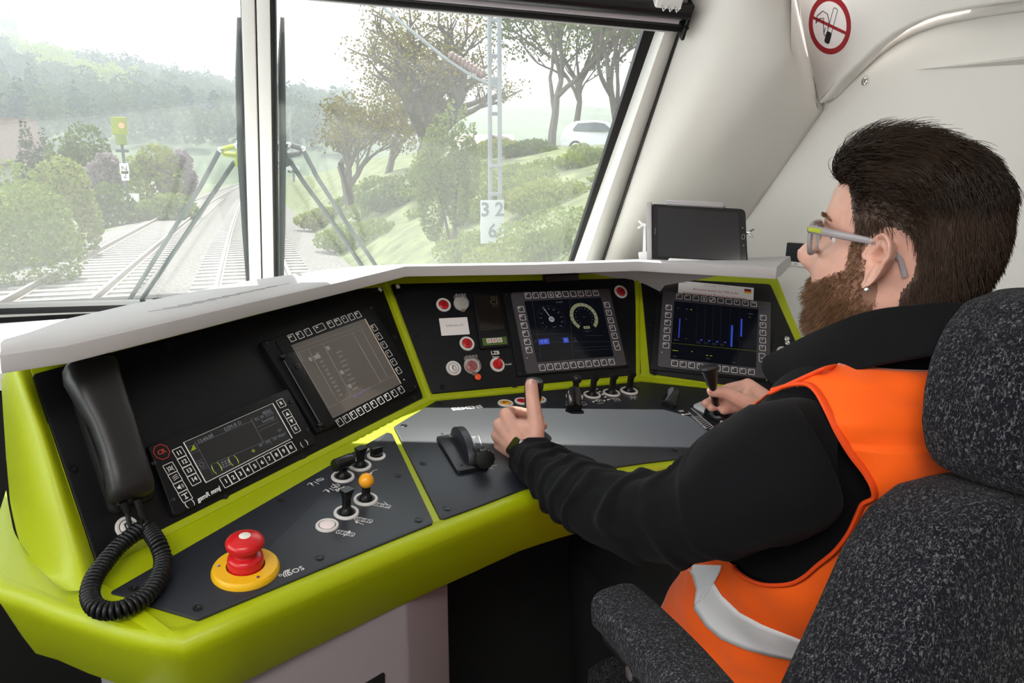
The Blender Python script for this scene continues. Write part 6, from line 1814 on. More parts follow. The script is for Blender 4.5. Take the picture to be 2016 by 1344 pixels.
def capsule(pts, rs_, n=14):
    pts = [V(p) for p in pts]
    d0 = (pts[0]-pts[1]).normalized(); d1 = (pts[-1]-pts[-2]).normalized()
    P = [pts[0]+d0*rs_[0]*.95, pts[0]+d0*rs_[0]*.6]+pts+[pts[-1]+d1*rs_[-1]*.6, pts[-1]+d1*rs_[-1]*.95]
    R = [rs_[0]*.25, rs_[0]*.8]+list(rs_)+[rs_[-1]*.8, rs_[-1]*.25]
    bm_.tube(P, R, n)
def smooth_path(P, R, n=4):
    out = cr_spline([V(p) for p in P], n); rr = []
    for i in range(len(P)-1):
        for k in range(n): rr.append(R[i]+(R[i+1]-R[i])*k/n)
    rr.append(R[-1]); return out, rr
# left hand closed round the grip lever, thumb up
t0 = (DK.P(1043, 838, .04)-CAM).dot(FW)
LW = dd(1034, 893, t0-.058)
mcp = [dd(996, 815, t0-.004), dd(983, 836, t0-.004), dd(980, 858, t0-.004), dd(985, 879, t0-.006)]
pip = [dd(1012, 810, t0+.038), dd(999, 832, t0+.040), dd(996, 854, t0+.040), dd(1001, 875, t0+.036)]
dip = [dd(1042, 815, t0+.046), dd(1040, 834, t0+.046), dd(1037, 855, t0+.045), dd(1036, 874, t0+.040)]
tip = [dd(1062, 822, t0+.030), dd(1069, 838, t0+.022), dd(1060, 857, t0+.026), dd(1055, 875, t0+.024)]
for i in range(4):
    capsule(*smooth_path([mcp[i], pip[i], dip[i], tip[i]], [.0112, .0102, .0092, .0085], 5))
    capsule([LW.lerp(mcp[i], .12), LW.lerp(mcp[i], .55), mcp[i]], [.0175, .0158, .0125])
    cen = dd(1022, 862, t0-.024)
    capsule([cen, mcp[i].lerp(cen, .3)], [.021, .0135])
th_ = [dd(1046, 886, t0-.050), dd(1055, 845, t0-.044), dd(1049, 790, t0-.033), dd(1046, 757, t0-.031)]
capsule(*smooth_path(th_, [.0175, .0152, .0120, .0112], 5))
capsule([th_[1], dd(1022, 842, t0-.022)], [.0145, .015])
capsule([dd(1046, 886, t0-.050), LW], [.0195, .024])
capsule([LW, dd(1052, 908, t0-.105), dd(1105, 945, t0-.19)], [.0245, .0255, .028])
capsule([LW+V((.006, 0, .004)), dd(1050, 880, t0-.04)], [.022, .018])
# right hand pinching the brake lever shaft
t1 = (brk_.matrix_world @ kb0.lerp(k0, .55) - CAM).dot(FW)
RW_ = dd(1540, 812, t1-.03)
rm = [dd(1472, 757, t1+.008), dd(1474, 770, t1+.000), dd(1482, 783, t1-.004), dd(1492, 795, t1-.006)]
rp = [dd(1434, 764, t1+.026), dd(1420, 783, t1+.028), dd(1426, 795, t1+.026), dd(1444, 803, t1+.02)]
rt_ = [dd(1404, 776, t1+.022), dd(1389, 794, t1+.020), dd(1400, 802, t1+.018), dd(1424, 808, t1+.014)]
for i in range(4):
    capsule(*smooth_path([rm[i], rp[i], rt_[i]], [.0115, .0098, .0086], 5))
    capsule([RW_, rm[i]], [.021, .0135])
capsule(*smooth_path([dd(1515, 805, t1-.035), dd(1466, 791, t1-.030), dd(1428, 774, t1-.024), dd(1402, 770, t1-.020)], [.0185, .0150, .0120, .0108], 5))
capsule([dd(1470, 790, t1-.022), rm[1]], [.014, .013])
capsule([RW_, dd(1600, 850, t1-.10), dd(1700, 900, t1-.3)], [.026, .030, .038])
# nails later; hidden trunk, arms and legs under the clothes
TOR = [(.44, .78, .86, .185, .14), (.55, .78, .815, .192, .150), (.66, .78, .775, .192, .150), (.78, .78, .735, .195, .145), (.88, .78, .705, .205, .138), (.96, .78, .685, .214, .128), (1.01, .78, .675, .205, .116), (1.045, .78, .672, .165, .100), (1.07, .785, .675, .118, .086), (1.095, .79, .682, .082, .074), (1.13, .795, .69, .066, .066)]
TA = radians(-10)
def torso(th, z, off=0.0):
    cx, cy, a, b = interp(TOR, z)
    c, s_ = cos(th), sin(th)
    e = .80 if z < .99 else .9
    x = (a+off)*math.copysign(abs(s_)**e, s_); y = (b+off)*math.copysign(abs(c)**e, c)
    lift = off*.6*(max(0, z-.98)/.06 if z < 1.06 else 1.3)
    return V((cx + x*cos(TA)+y*sin(TA), cy - x*sin(TA)+y*cos(TA), z+lift))
rows = [[torso(2*pi*j/48, .44+.69*k/40, -.02) for j in range(48)] for k in range(41)]
bm_.grid(rows, 0, closed=True); bm_.f.append([len(bm_.v)-48+j for j in range(48)]); bm_.m.append(0); bm_.f.append([len(bm_.v)-48*41+j for j in range(48)][::-1]); bm_.m.append(0)
SLV = [(1660, 895, .815, .035), (1600, 892, .832, .064), (1550, 915, .835, .078), (1475, 957, .86, .077), (1392, 1000, .90, .065), (1300, 1015, .94, .057), (1220, 1010, .985, .0535), (1155, 978, 1.04, .049), (1105, 945, 1.10, .044), (1066, 918, 1.165, .0385), (1044, 901, t0-.094, .0345)]
capsule([torso(-pi*.5, .98, -.06)]+[dd(x, y, t) for x, y, t, r in SLV[2:]], [.04]+[r*.62 for x, y, t, r in SLV[2:]])
rsh = torso(pi*.5, 1.0, -.05); relb = V((1.02, .92, .86))
capsule([rsh, relb, dd(1600, 850, t1-.10)], [.055, .045, .036])
hipL, hipR = V((.69, .86, .53)), V((.88, .86, .53)); knL, knR = V((.66, 1.24, .56)), V((.90, 1.24, .56))
for h_, k_ in ((hipL, knL), (hipR, knR)):
    capsule([h_, h_.lerp(k_, .5), k_], [.085, .075, .058]); capsule([k_, k_+V((0, .0, -.22)), k_+V((0, -.02, -.44))], [.056, .052, .036]); capsule([k_+V((0, -.02, -.47)), k_+V((0, .16, -.50))], [.038, .032])
capsule([hipL, hipR], [.10, .10])
raw = bm_.build('body_raw', GREY)
md = raw.modifiers.new('r', 'REMESH'); md.mode = 'VOXEL'; md.voxel_size = .0026; md.adaptivity = 0.0; md.use_smooth_shade = True
ms_ = raw.modifiers.new('s', 'SMOOTH'); ms_.factor = .5; ms_.iterations = 3
dg = bpy.context.evaluated_depsgraph_get(); dg.update()
bme = bpy.data.meshes.new_from_object(raw.evaluated_get(dg))
bpy.data.objects.remove(raw)
SKIN = mat('warm_skin', (.66, .36, .28), .42, spec=.45, sss=.18, bump=.12, bscale=700, bdist=.0003, var=.10, vscale=30)
STUB = mat('bearded_skin', (.30, .15, .10), .5, sss=.1, var=.12, vscale=60)
SCALP = mat('shaved_scalp', (.085, .048, .034), .55, var=.1, vscale=60)
LIP = mat('lips', (.48, .19, .16), .4, sss=.15)
NAIL = mat('fingernail', (.66, .38, .32), .25, spec=.6)
driver = thing('person', 'bearded person with glasses in orange vest driving, hand on lever', 'person', Matrix.Translation((.78, .74, 0)))
DRI = driver.matrix_world.inverted()
bme.materials.clear()
for m_ in (SKIN, STUB, LIP, SCALP): bme.materials.append(m_)
HI = HM.inverted()
def beard_zone(l):
    """l: head-local point -> beard weight"""
    if l.z > .03 or l.z < -.15 or l.y < -.004: return 0
    ax = abs(l.x)
    if l.y < .042:                                             # sideburn and jaw
        w = min(1, max(0, (l.y+.004)/.010))*min(1, max(0, (.042-l.y)/.006+1))
        lo = -.095+(.042-l.y)*.8
        return w*min(1, max(0, (l.z-lo)/.01)) if l.z > -.12 else 0
    top = -.012-(l.y-.042)*.62 if l.y < .085 else -.0395
    if l.y >= .085 and ax > .026: top = -.033 if ax < .022 else -.042
    w = min(1, max(0, (top-l.z)/.008))
    if ax < .021 and -.062 < l.z < -.0515 and l.y > .085: return 0
    if l.z < -.112: w *= max(0, 1-(-.112-l.z)/.03)
    return w
def hair_line(l):
    """>0 where scalp hair grows"""
    if l.z < -.105: return -1
    front = .060 if abs(l.x) < .03 else .060-(abs(l.x)-.03)*.55
    if l.z > .082: return 1 if l.y < .079-.0*(abs(l.x)) + .006 else -1
    lim = .030+(l.z-.01)*.42 if l.z > .03 else .030
    if l.z > .0: return 1 if l.y < lim else -1
    return 1 if l.y < -.026+(l.z+.0)*-.05 else -1
mi = []
loc = DRI
for p in bme.polygons:
    l = HI @ p.center
    k = 0
    if l.length < .2 and l.z > -.16:
        if abs(l.x) < .023 and -.063 < l.z < -.051 and l.y > .088: k = 2
        elif beard_zone(l) > .45 and abs(l.x) < .072: k = 1
        elif hair_line(l) > 0 and abs(l.x) < .0785 and not (abs(l.x) > .055 and ((l.y+.003)/.031)**2+((l.z-.002)/.040)**2 < 1): k = 3
    mi.append(k)
bme.polygons.foreach_set('material_index', mi)
bme.transform(DRI)
bme.polygons.foreach_set('use_smooth', [True]*len(bme.polygons))
body = bpy.data.objects.new('body', bme); bme.name = 'body'; COL.objects.link(body); body.parent = driver
def pb(m, name, mtl, parent=driver, **k):
    for i, p in enumerate(m.v): m.v[i] = DRI @ p
    return m.build(name, mtl, parent, **k)
def nail(c, dirn, nrm_, w=.0058, L=.0075):
    dirn = dirn.normalized(); nrm_ = (nrm_-dirn*nrm_.dot(dirn)).normalized(); sd_ = dirn.cross(nrm_)
    m = MB(); rows = []
    for i in range(7):
        u = -1+2*i/6; row = []
        for j in range(7):
            v = -1+2*j/6
            ww = w*(1-.25*max(0, u)**2-.2*max(0, -u)**2)
            row.append(c+dirn*(L*u)+sd_*(ww*v)+nrm_*(.0012-.0022*v*v-.0008*u*u))
        rows.append(row)
    m.grid(rows); o = pb(m, 'fingernail', NAIL); md = o.modifiers.new('s', 'SOLIDIFY'); md.thickness = .0008; return o
nv = (CAM-th_[3]).normalized()
nail(th_[3].lerp(th_[2], -.05)+nv*.0096, th_[3]-th_[2], nv)
nv = (CAM-dd(1402, 770, t1-.02)).normalized()
nail(dd(1404, 768.5, t1-.02)+nv*.0095, dd(1400, 769, t1)-dd(1428, 774, t1), nv+V((0, 0, .3)), .005, .0065)
# face details: eyes
EYEW = mat('eye_white', (.75, .70, .66), .2); IRIS = mat('iris', (.10, .12, .13), .1)
for s_ in (-1, 1):
    m = MB(); m.sphere((s_*.0325, .0655, .0165), .0120, 20, 0, HM); e_ = pb(m, 'eye', EYEW)
    m = MB(); m.sphere((s_*.0325-.003, .0742, .0165), .0048, 12, 0, HM, sc_=(1, .8, 1)); pb(m, 'iris', IRIS, e_)
# earring
m = MB(); m.box((0, 0, 0), (.0052, .0052, .0052), .001); 
for i, p in enumerate(m.v): m.v[i] = HM @ (Matrix.Translation((-.0835, .008, -.0305)) @ Matrix.Rotation(.7, 4, 'X') @ p)
pb(m, 'ear_stud', STEEL)

# ---- hair and beard strands
def strands_mesh(name, mtl, gens, parent=driver):
    m = MB()
    vs = []; fs = []
    for pts, r in gens:
        n = len(pts); b = len(vs)
        for i, p in enumerate(pts):
            t = (pts[min(i+1, n-1)]-pts[max(0, i-1)]); t.normalize(); a = t.orthogonal().normalized(); c = t.cross(a)
            q = r*(1-.75*i/(n-1))
            for k in range(3):
                an = 2*pi*k/3; vs.append(p+a*(q*cos(an))+c*(q*sin(an)))
        for i in range(n-1):
            for k in range(3): fs.append([b+i*3+k, b+i*3+(k+1) % 3, b+(i+1)*3+(k+1) % 3, b+(i+1)*3+k])
    m.v = [DRI @ (HM @ p) for p in vs]; m.f = fs; m.m = [0]*len(fs)
    me = bpy.data.meshes.new(name); me.from_pydata([tuple(p) for p in m.v], [], fs); me.materials.append(mtl); me.polygons.foreach_set('use_smooth', [True]*len(fs))
    o = bpy.data.objects.new(name, me); COL.objects.link(o); o.parent = parent; return o
def hairmat(name, c1, c2, rough=.38):
    m = mat(name, c1, rough, spec=.35); nt = m.node_tree; b = nt.nodes['Principled BSDF']
    g = nt.nodes.new('ShaderNodeNewGeometry'); c = nt.nodes.new('ShaderNodeMix'); c.data_type = 'RGBA'; c.inputs[6].default_value = (*c1, 1); c.inputs[7].default_value = (*c2, 1)
    nt.links.new(g.outputs['Random Per Island'], c.inputs[0]); nt.links.new(c.outputs[2], b.inputs['Base Color']); return m
HAIR = hairmat('dark_brown_hair', (.014, .008, .005), (.040, .022, .013)); HAIRS = hairmat('short_brown_hair', (.030, .016, .010), (.075, .04, .024)); BEARD = hairmat('reddish_brown_beard', (.10, .045, .02), (.26, .13, .06), .45)
rh = random.Random(3)
def nrm_at(ph, z):
    a = head_pt(ph+.02, z)-head_pt(ph-.02, z); b = head_pt(ph, z+.002)-head_pt(ph, z-.002)
    n = a.cross(b)
    p = head_pt(ph, z)
    if n.dot(V((p.x, p.y, max(0, p.z)*.6))) < 0: n = -n
    return n.normalized() if n.length > 1e-12 else V((0, 0, 1))
top = []; short = []; brd = []
cnt = 0
while cnt < 7000:
    z = rh.uniform(.062, .137); ph = rh.uniform(0, 2*pi); p = head_pt(ph, z)
    if hair_line(p) < 0: continue
    if rh.random() > (interp(HEAD, z)[2]/.075)**.5*.9+.1 and z < .12: continue
    if z < .085 and rh.random() > (z-.062)/.023: continue
    n = nrm_at(ph, z); L = .036+.026*min(1, max(0, (p.y+.05)/.12)); L *= rh.uniform(.75, 1.1)
    if p.y < -.05: L *= .8
    if z < .1: L *= .28+.72*(z-.062)/.04
    q = p.copy(); pts = [q]; f_ = max(0, (p.y-.02)/.06); NS = 6
    lift0 = .15+.60*f_ if p.y > -.03 else .14
    cen_ = V((0, -.004, .03)); jit = V((rh.gauss(0, .10), rh.gauss(0, .10), rh.gauss(0, .10)))
    for i in range(NS):
        t = i/(NS-1); nq = (q-cen_).normalized()
        F_ = V((q.x*2.0+.10, -1, -.25-1.7*max(0, (-q.y+.01)/.07)))
        F_ = (F_-nq*F_.dot(nq)).normalized()
        d = F_*(.45+.75*t)+nq*(lift0*1.5*(1-t)-.15*t)+jit
        if f_ > .75: d += V((0, .55*(1-t)-.05, .12))*(f_-.6)
        q = q+d.normalized()*L/NS
        if q.z < .115 and q.y < .035:
            yf_, yb_, w_h = interp(HEAD, q.z); yc_ = (yf_+yb_)*.5-.004; ly_ = yf_-yc_ if q.y > yc_ else yc_-yb_
            r_h = hypot(q.x/w_h, (q.y-yc_)/ly_); mx_ = 1+.013/w_h
            if r_h > mx_: q = V((q.x*mx_/r_h, yc_+(q.y-yc_)*mx_/r_h, q.z))
        pts.append(q)
    top.append((pts, .00065)); cnt += 1
cnt = 0
while cnt < 9000:
    z = rh.uniform(-.10, .092); ph = rh.uniform(0, 2*pi); p = head_pt(ph, z)
    if hair_line(p) < 0 or p.x > .045 and p.y > -.05: continue
    if abs(p.x) > .055 and ((p.y+.003)/.033)**2+((z-.002)/.043)**2 < 1+rh.uniform(-.2, .2): continue
    n = nrm_at(ph, z); L = (.008+.020*max(0, (z+.03)/.11))*rh.uniform(.7, 1.2)
    if p.y > .02: L *= .55
    d = (n*.55+V((0, -.55, -.75 if z < .05 else -.1))+V((rh.gauss(0, .15), rh.gauss(0, .15), rh.gauss(0, .15)))).normalized()
    if p.y < -.025:
        L = min(L, .015); d = (n*.38+V((0, -.15, -1.0))+V((rh.gauss(0, .12), rh.gauss(0, .12), rh.gauss(0, .12)))).normalized()
    pts = [p, p+d*L*.5+n*.001, p+d*L]
    short.append((pts, .00048)); cnt += 1
cnt = 0; tries = 0
while cnt < 8500 and tries < 200000:
    tries += 1
    z = rh.uniform(-.14, .03); ph = rh.uniform(-1.75, 1.75); p = head_pt(ph, z); w = beard_zone(p)
    if rh.random() > w or p.x > .05: continue
    if p.y < .03 and rh.random() > .75: continue
    if p.y < .016 and z > -.045 and abs(p.x) > .06: continue
    n = nrm_at(ph, z); L = (.0075 if z > -.05 else .0145)*rh.uniform(.6, 1.25)
    if p.y < .05: L *= .62
    d = (n*.75+V((0, .15, -.75))+V((rh.gauss(0, .2), rh.gauss(0, .2), rh.gauss(0, .2)))).normalized()
    brd.append(([p, p+d*L*.5+n*L*.12, p+d*L], .00036)); cnt += 1
hair = strands_mesh('hair', HAIR, top); tag(hair, 'longer dark brown hair swept back')
hs_ = strands_mesh('hair_sides', HAIRS, short); strands_mesh('beard', BEARD, brd)
eb = []
for s_ in (-1, 1):
    for k in range(90):
        u = rh.random(); x = s_*(.016+.036*u); z = .0375+.004*sin(u*pi)+rh.uniform(-.0022, .0022); ph = math.asin(max(-1, min(1, (abs(x)/.0765)**(1/.86))))*s_
        p = head_pt(ph, z); d = V((s_*.8, .35, .25)); eb.append(([p, p+d*.004+V((0, .0008, 0)), p+d*.0075], .00032))
strands_mesh('eyebrow', BEARD, eb)
# solid under-layer so the hair is dense
m = MB(); rows = []
for k in range(30):
    z = .060+.078*k/29
    rows.append([head_pt(2*pi*j/64, z, .008*min(1, max(0, (z-.070)/.03))*(1 if -.03 < head_pt(2*pi*j/64, z).y < .07 else .35)) for j in range(64)])
m.grid(rows, 0, HM, closed=True)
keep = []
for f_ in m.f:
    c = HI @ (sum((m.v[i] for i in f_), V((0, 0, 0)))/len(f_))
    if hair_line(V((c.x*.93, c.y, c.z-.004))) > 0: keep.append(f_)
m.f = keep; m.m = [0]*len(keep)
pb(m, 'hair_layer', HAIR, hair)

# ---- glasses (a thing of their own, worn by the person)
gl_root = thing('eyeglasses', 'grey translucent eyeglasses worn by the bearded person', 'glasses', HM)
GFR = mat('grey_translucent_frame', (.42, .38, .40), .15, trans=.35, spec=.6); LENS = glass_mat('spectacle_lens', .0)
LENS.node_tree.nodes
for s_ in (-1, 1):
    o_ = round_poly([(s_*.034-.026, -.018), (s_*.034+.026, -.018), (s_*.034+.027, .019), (s_*.034-.027, .019)], .012, 5)
    tilt_ = lambda x, z: V((x, .113-abs(x)*.16+z*.10-.010, z+.012))
    P_ = [tilt_(*q) for q in o_]; m = MB(); m.tube(P_+[P_[0], P_[1]], .0032, 8, cap=False); m.build('rim', GFR, gl_root)
    m = MB(); m.add([tuple(p) for p in P_], [list(range(len(P_)))]); o = m.build('lens', LENS, gl_root, smooth=False); md = o.modifiers.new('s', 'SOLIDIFY'); md.thickness = .0018
    hz_ = .026
    m = MB(); m.tube([(s_*.059, .096, hz_), (s_*.071, .093, hz_), (s_*.0755, .085, hz_), (s_*.0785, .05, hz_-.001), (s_*.0805, .015, hz_-.002), (s_*.079, -.005, hz_-.006), (s_*.077, -.018, hz_-.018), (s_*.0745, -.026, hz_-.036)], [.0048, .0050, .0050, .0046, .0040, .0034, .0030, .0034], 8, flat=.5, upv=(1, 0, 0)); tm = m.build('temple', GFR, gl_root)
    m = MB(); m.box((s_*.0775, .083, hz_), (.0025, .016, .0052), .0006); m.build('hinge', GREEN, tm)
m = MB(); m.tube([(-.010, .1015, .020), (-.004, .1045, .023), (.004, .1045, .023), (.010, .1015, .020)], .0022, 8); m.build('bridge', GFR, gl_root)

# ---- clothes
FLEECE = mat('black_fleece', (.0055, .0055, .0065), .9, spec=.1, sheen=.03, bump=.5, bscale=900, bdist=.0006)
ORANGE = mat('hi_vis_orange_fabric', (.95, .115, .004), .65, spec=.2, bump=.2, bscale=1400, bdist=.0002, sheen=.2)
HEM = mat('orange_hem', (.80, .065, .002), .7)
STRIPE = mat('silver_reflective_tape', (.80, .79, .82), .5, bump=.1, bscale=900)
TROU = mat('black_trousers', (.006, .006, .007), .8)
nf = lambda p, s_: noise.noise(p*s_)
jk = MB(); rows = [[torso(2*pi*j/96, .56+.535*k/60, .002+.004*nf(torso(2*pi*j/96, .56+.535*k/60), 14)) for j in range(96)] for k in range(61)]
jk.grid(rows, 0, closed=True)
jacket = pb(jk, 'fleece_jacket', FLEECE, ang=80)
def sleeve(path, name='sleeve', seed=0, folds=1.0, NR=90):
    P = [dd(x, y, t) if not isinstance(x, V) else x for x, y, t, r in path]; R_ = [r for x, y, t, r in path]
    C_ = cr_spline(P, 22); rr = []
    for i in range(len(P)-1):
        for k in range(22): rr.append(R_[i]+(R_[i+1]-R_[i])*k/22)
    rr.append(R_[-1])
    m = MB(); rows = []; nrm_ = V((0, 0, 1)); n = len(C_); S_ = 0
    for i in range(n):
        t = (C_[min(i+1, n-1)]-C_[max(0, i-1)]).normalized(); nrm_ = (nrm_-t*nrm_.dot(t)).normalized(); b = t.cross(nrm_)
        if i: S_ += (C_[i]-C_[i-1]).length
        row = []
        for k in range(72):
            a = 2*pi*k/72
            p = C_[i]+nrm_*cos(a)*rr[i]+b*sin(a)*rr[i]
            u = S_*(150 if S_ > .36 else 95)+1.3*sin(a+seed)+3.2*nf(V((S_*7, cos(a)*1.1, sin(a)*1.1)), 1.3)
            am = .0032+.0075*max(0, nf(V((S_*9+3, cos(a)*.9, sin(a)*.9)), 1.2)+.30)
            fold = (max(0, sin(u))**1.5-.3)*am*folds*min(1, max(.0, (S_-.10)/.12))
            big = .007*nf(V((S_*8, cos(a)*1.1+seed, sin(a)*1.1)), 1.5)
            q = (rr[i]+fold+big*min(1, S_/.1))/rr[i]
            row.append(C_[i]+(p-C_[i])*q)
        rows.append(row)
    # turned-in cuff
    rows.append([C_[-1]+(p-C_[-1])*.93 for p in rows[-1]]); rows.append([C_[-3]+(p-C_[-1])*.9 for p in rows[-2]])
    m.grid(rows, 0, closed=True)
    return pb(m, name, FLEECE, jacket, ang=80)
sleeve(SLV)
sleeve([(rsh, 0, 0, .075), (rsh.lerp(relb, .5), 0, 0, .066), (relb, 0, 0, .058), (relb.lerp(dd(1600, 850, t1-.10), .5), 0, 0, .047), (dd(1560, 826, t1-.055), 0, 0, .037)], seed=2)
# stand-up collar
ctop = [(1507, 704, .985), (1540, 688, .965), (1590, 662, .93), (1640, 640, .895), (1690, 621, .868), (1740, 609, .845), (1800, 603, .82), (1860, 598, .80), (1915, 600, .795), (1950, 608, .83), (1930, 612, .90), (1860, 618, .97), (1760, 640, 1.03), (1650, 680, 1.05)]
cbot = [(1514, 748, .955), (1545, 765, .925), (1590, 758, .885), (1640, 742, .855), (1690, 728, .83), (1740, 716, .81), (1800, 705, .785), (1860, 696, .765), (1930, 694, .755), (1990, 690, .80), (1960, 690, .90), (1880, 690, .98), (1770, 710, 1.02), (1650, 740, 1.03)]
ct = cr_spline([dd(*p) for p in ctop], 5); cbm = cr_spline([dd(*p) for p in cbot], 5)
m = MB(); rows = []
ctr = HO+V((0, 0, -.12))
for f_ in (0, .15, .3, .45, .6, .75, .9, 1.0):
    rows.append([a.lerp(b, f_)+((a.lerp(b, f_)-V((ctr.x, ctr.y, a.lerp(b, f_).z))).normalized()*.006*sin(f_*pi)) for a, b in zip(ct, cbm)])
m.grid(rows); col_ = pb(m, 'collar', FLEECE, jacket, ang=80); md = col_.modifiers.new('s', 'SOLIDIFY'); md.thickness = .006; md.offset = 0
ss = col_.modifiers.new('b', 'BEVEL'); ss.width = .002; ss.segments = 2
m = MB(); zp = [ct[0].lerp(cbm[0], k/12) for k in range(13)]
for k, p in enumerate(zp): m.box((0, 0, 0), (.003, .0022, .0022), 0, 0, Matrix.Translation(p+V((-.002, .0, 0))))
pb(m, 'zip', STEEL, col_)
# hi-vis vest shell with a cut armhole
NV, NT = 230, 330
def vest_pt(j, k):
    z = .46+.60*k/NV; th = 2*pi*j/NT
    p = torso(th, z, .0)
    o = .012+.006*nf(p, 9)+.004*nf(p+V((3, 0, 0)), 22)+.0016*sin(60*p.z+9*nf(p, 7)+40*p.y)*(.5+nf(p+V((5, 1, 0)), 6))
    fr_ = max(0, cos(th))
    if z < .80: o += (.80-z)*.05+.02*fr_*max(0, min(1, (.8-z)/.2))
    return torso(th, z, o)
vm = MB(); vm.grid([[vest_pt(j, k) for j in range(NT)] for k in range(NV+1)], 0, closed=True)
ah = [(1592, 757), (1612, 775), (1632, 812), (1650, 850), (1676, 893), (1703, 928), (1719, 957), (1721, 980), (1700, 992), (1690, 1012), (1672, 1050), (1645, 1085), (1612, 1112), (1585, 1135), (1560, 1148), (1530, 1152), (1500, 1150), (1472, 1140), (1450, 1124), (1443, 1112), (1400, 1090), (1340, 1060), (1330, 980), (1380, 880), (1450, 805), (1520, 768), (1560, 757)]
def inpoly(x, y, P):
    c = False; n = len(P)
    for i in range(n):
        x1, y1 = P[i]; x2, y2 = P[i-1]
        if (y1 > y) != (y2 > y) and x < (x2-x1)*(y-y1)/(y2-y1)+x1: c = not c
    return c
def to_px(p):
    d = p-CAM; f_ = d.dot(FW); return PCX+FPX*d.dot(RT)/f_, PCY-FPX*d.dot(UP)/f_
full = BVHTree.FromPolygons([tuple(v) for v in vm.v], vm.f)
ltd = V((-cos(TA), sin(TA), 0))
NECK = [(1380, 840), (1480, 795), (1515, 772), (1600, 733), (1640, 719), (1700, 709), (1780, 698), (1870, 686), (2100, 670)]
keep = []
for f_ in vm.f:
    c = sum((vm.v[i] for i in f_), V((0, 0, 0)))/4
    if (c-V((.78, .68, c.z))).dot(ltd) > -.02 and inpoly(*to_px(c), ah):
        h_ = full.ray_cast(CAM, (c-CAM).normalized())
        if h_[0] is not None and h_[3] > (c-CAM).length-.03: continue
    px_, py_ = to_px(c)
    if c.z > .98:
        lim_ = 0
        for (xa, ya), (xb, yb) in zip(NECK, NECK[1:]):
            if xa <= px_ <= xb: lim_ = ya+(yb-ya)*(px_-xa)/(xb-xa)
        if py_ < lim_: continue
    dr = (c-torso(pi*.5, .99)).length
    if dr < .085: continue
    keep.append(f_)
vm.f = keep; vm.m = [0]*len(keep)
vest = pb(vm, 'safety_vest', ORANGE, ang=80); md = vest.modifiers.new('s', 'SOLIDIFY'); md.thickness = .002
tag(vest, 'orange high visibility vest')
def on_vest(px, off=.002):
    h_ = full.ray_cast(CAM, ray(*px).normalized())
    return h_[0]+(-ray(*px).normalized())*off if h_[0] is not None else None
hp = [on_vest(p, .001) for p in ah[-2:]+ah[:20]]; hp = [p for p in hp if p is not None]
if len(hp) > 3:
    m = MB(); m.tube(cr_spline(hp, 5), .0048, 8, flat=.6); pb(m, 'armhole_hem', HEM, vest)
hp = [on_vest((x, y+2), .001) for x, y in NECK[2:]]; hp = [p for p in hp if p is not None]
if len(hp) > 2:
    m = MB(); m.tube(cr_spline(hp, 5), .0042, 8, flat=.6); pb(m, 'neck_hem', HEM, vest)
def tape(name, up_, lo_, nseg=8):
    def dens(P): return [lerp(P[i], P[i+1], k/6) for i in range(len(P)-1) for k in range(6)]+[P[-1]]
    U_, L_ = dens(up_), dens(lo_); rows = []
    last = None
    for a, b in zip(U_, L_):
        row = []
        for k in range(7):
            q = on_vest(lerp(a, b, k/6), .0035)
            if q is None: row = None; break
            row.append(q)
        if row: rows.append(row)
    if len(rows) < 3: return
    m = MB(); m.grid(rows); o = pb(m, name, STRIPE, vest, ang=80); md = o.modifiers.new('s', 'SOLIDIFY'); md.thickness = .0012
tape('reflective_stripe', [(1400, 1140), (1420, 1172), (1455, 1206), (1500, 1230), (1550, 1250), (1605, 1272), (1680, 1300)], [(1364, 1196), (1388, 1232), (1418, 1258), (1465, 1278), (1515, 1292), (1575, 1303), (1640, 1330)])
tape('reflective_stripe', [(1346, 1106), (1362, 1132), (1370, 1160), (1366, 1190)], [(1420, 1110), (1417, 1125), (1408, 1142), (1385, 1180)])
tape('reflective_stripe', [(1372, 1330), (1410, 1342), (1440, 1350)], [(1385, 1350), (1420, 1360), (1450, 1365)])
# trousers
m = MB()
for h_, k_ in ((hipL, knL), (hipR, knR)):
    m.tube([h_+V((0, -.1, 0)), h_, h_.lerp(k_, .5), k_+V((0, -.02, .0)), k_+V((0, .012, -.05)), k_+V((0, .01, -.2)), k_+V((0, -.02, -.45))], [.09, .105, .094, .080, .078, .070, .062], 28)
m.sphere((.785, .86, .53), .15, 28, sc_=(1.25, .95, .85))
pb(m, 'trousers', TROU, ang=80)
m = MB()
for k_ in (knL, knR): m.tube([k_+V((0, -.06, -.515)), k_+V((0, .05, -.515)), k_+V((0, .17, -.525))], [.042, .046, .036], 18)
pb(m, 'shoes', BLK)
# wrist watch
wt = thing('wrist_watch', 'dark watch with silver edged case on the left wrist', 'watch', Matrix.Translation(dd(1036, 897, t0-.072)))
wd_ = (dd(1052, 908, t0-.105)-LW).normalized(); q_ = wd_.to_track_quat('Z', 'Y').to_matrix().to_4x4()
WI = wt.matrix_world.inverted()
m = MB(); T = WI @ Matrix.Translation(LW.lerp(dd(1052, 908, t0-.105), .42)) @ q_
m.lathe([(.0275, -.010), (.0292, -.009), (.0292, .009), (.0275, .010)], 36, 0, T); m.build('strap', BLK, wt)
cpos = LW.lerp(dd(1052, 908, t0-.105), .42); cdir = (V((-.55, -.15, .75)) - wd_*V((-.55, -.15, .75)).dot(wd_)).normalized()
cdir2 = (dd(1022, 886, t0-.09)-cpos); cdir2 = (cdir2-wd_*cdir2.dot(wd_)).normalized()
T = WI @ Matrix.Translation(cpos+cdir2*.030) @ Matrix((wd_.cross(cdir2), wd_, cdir2)).transposed().to_4x4()
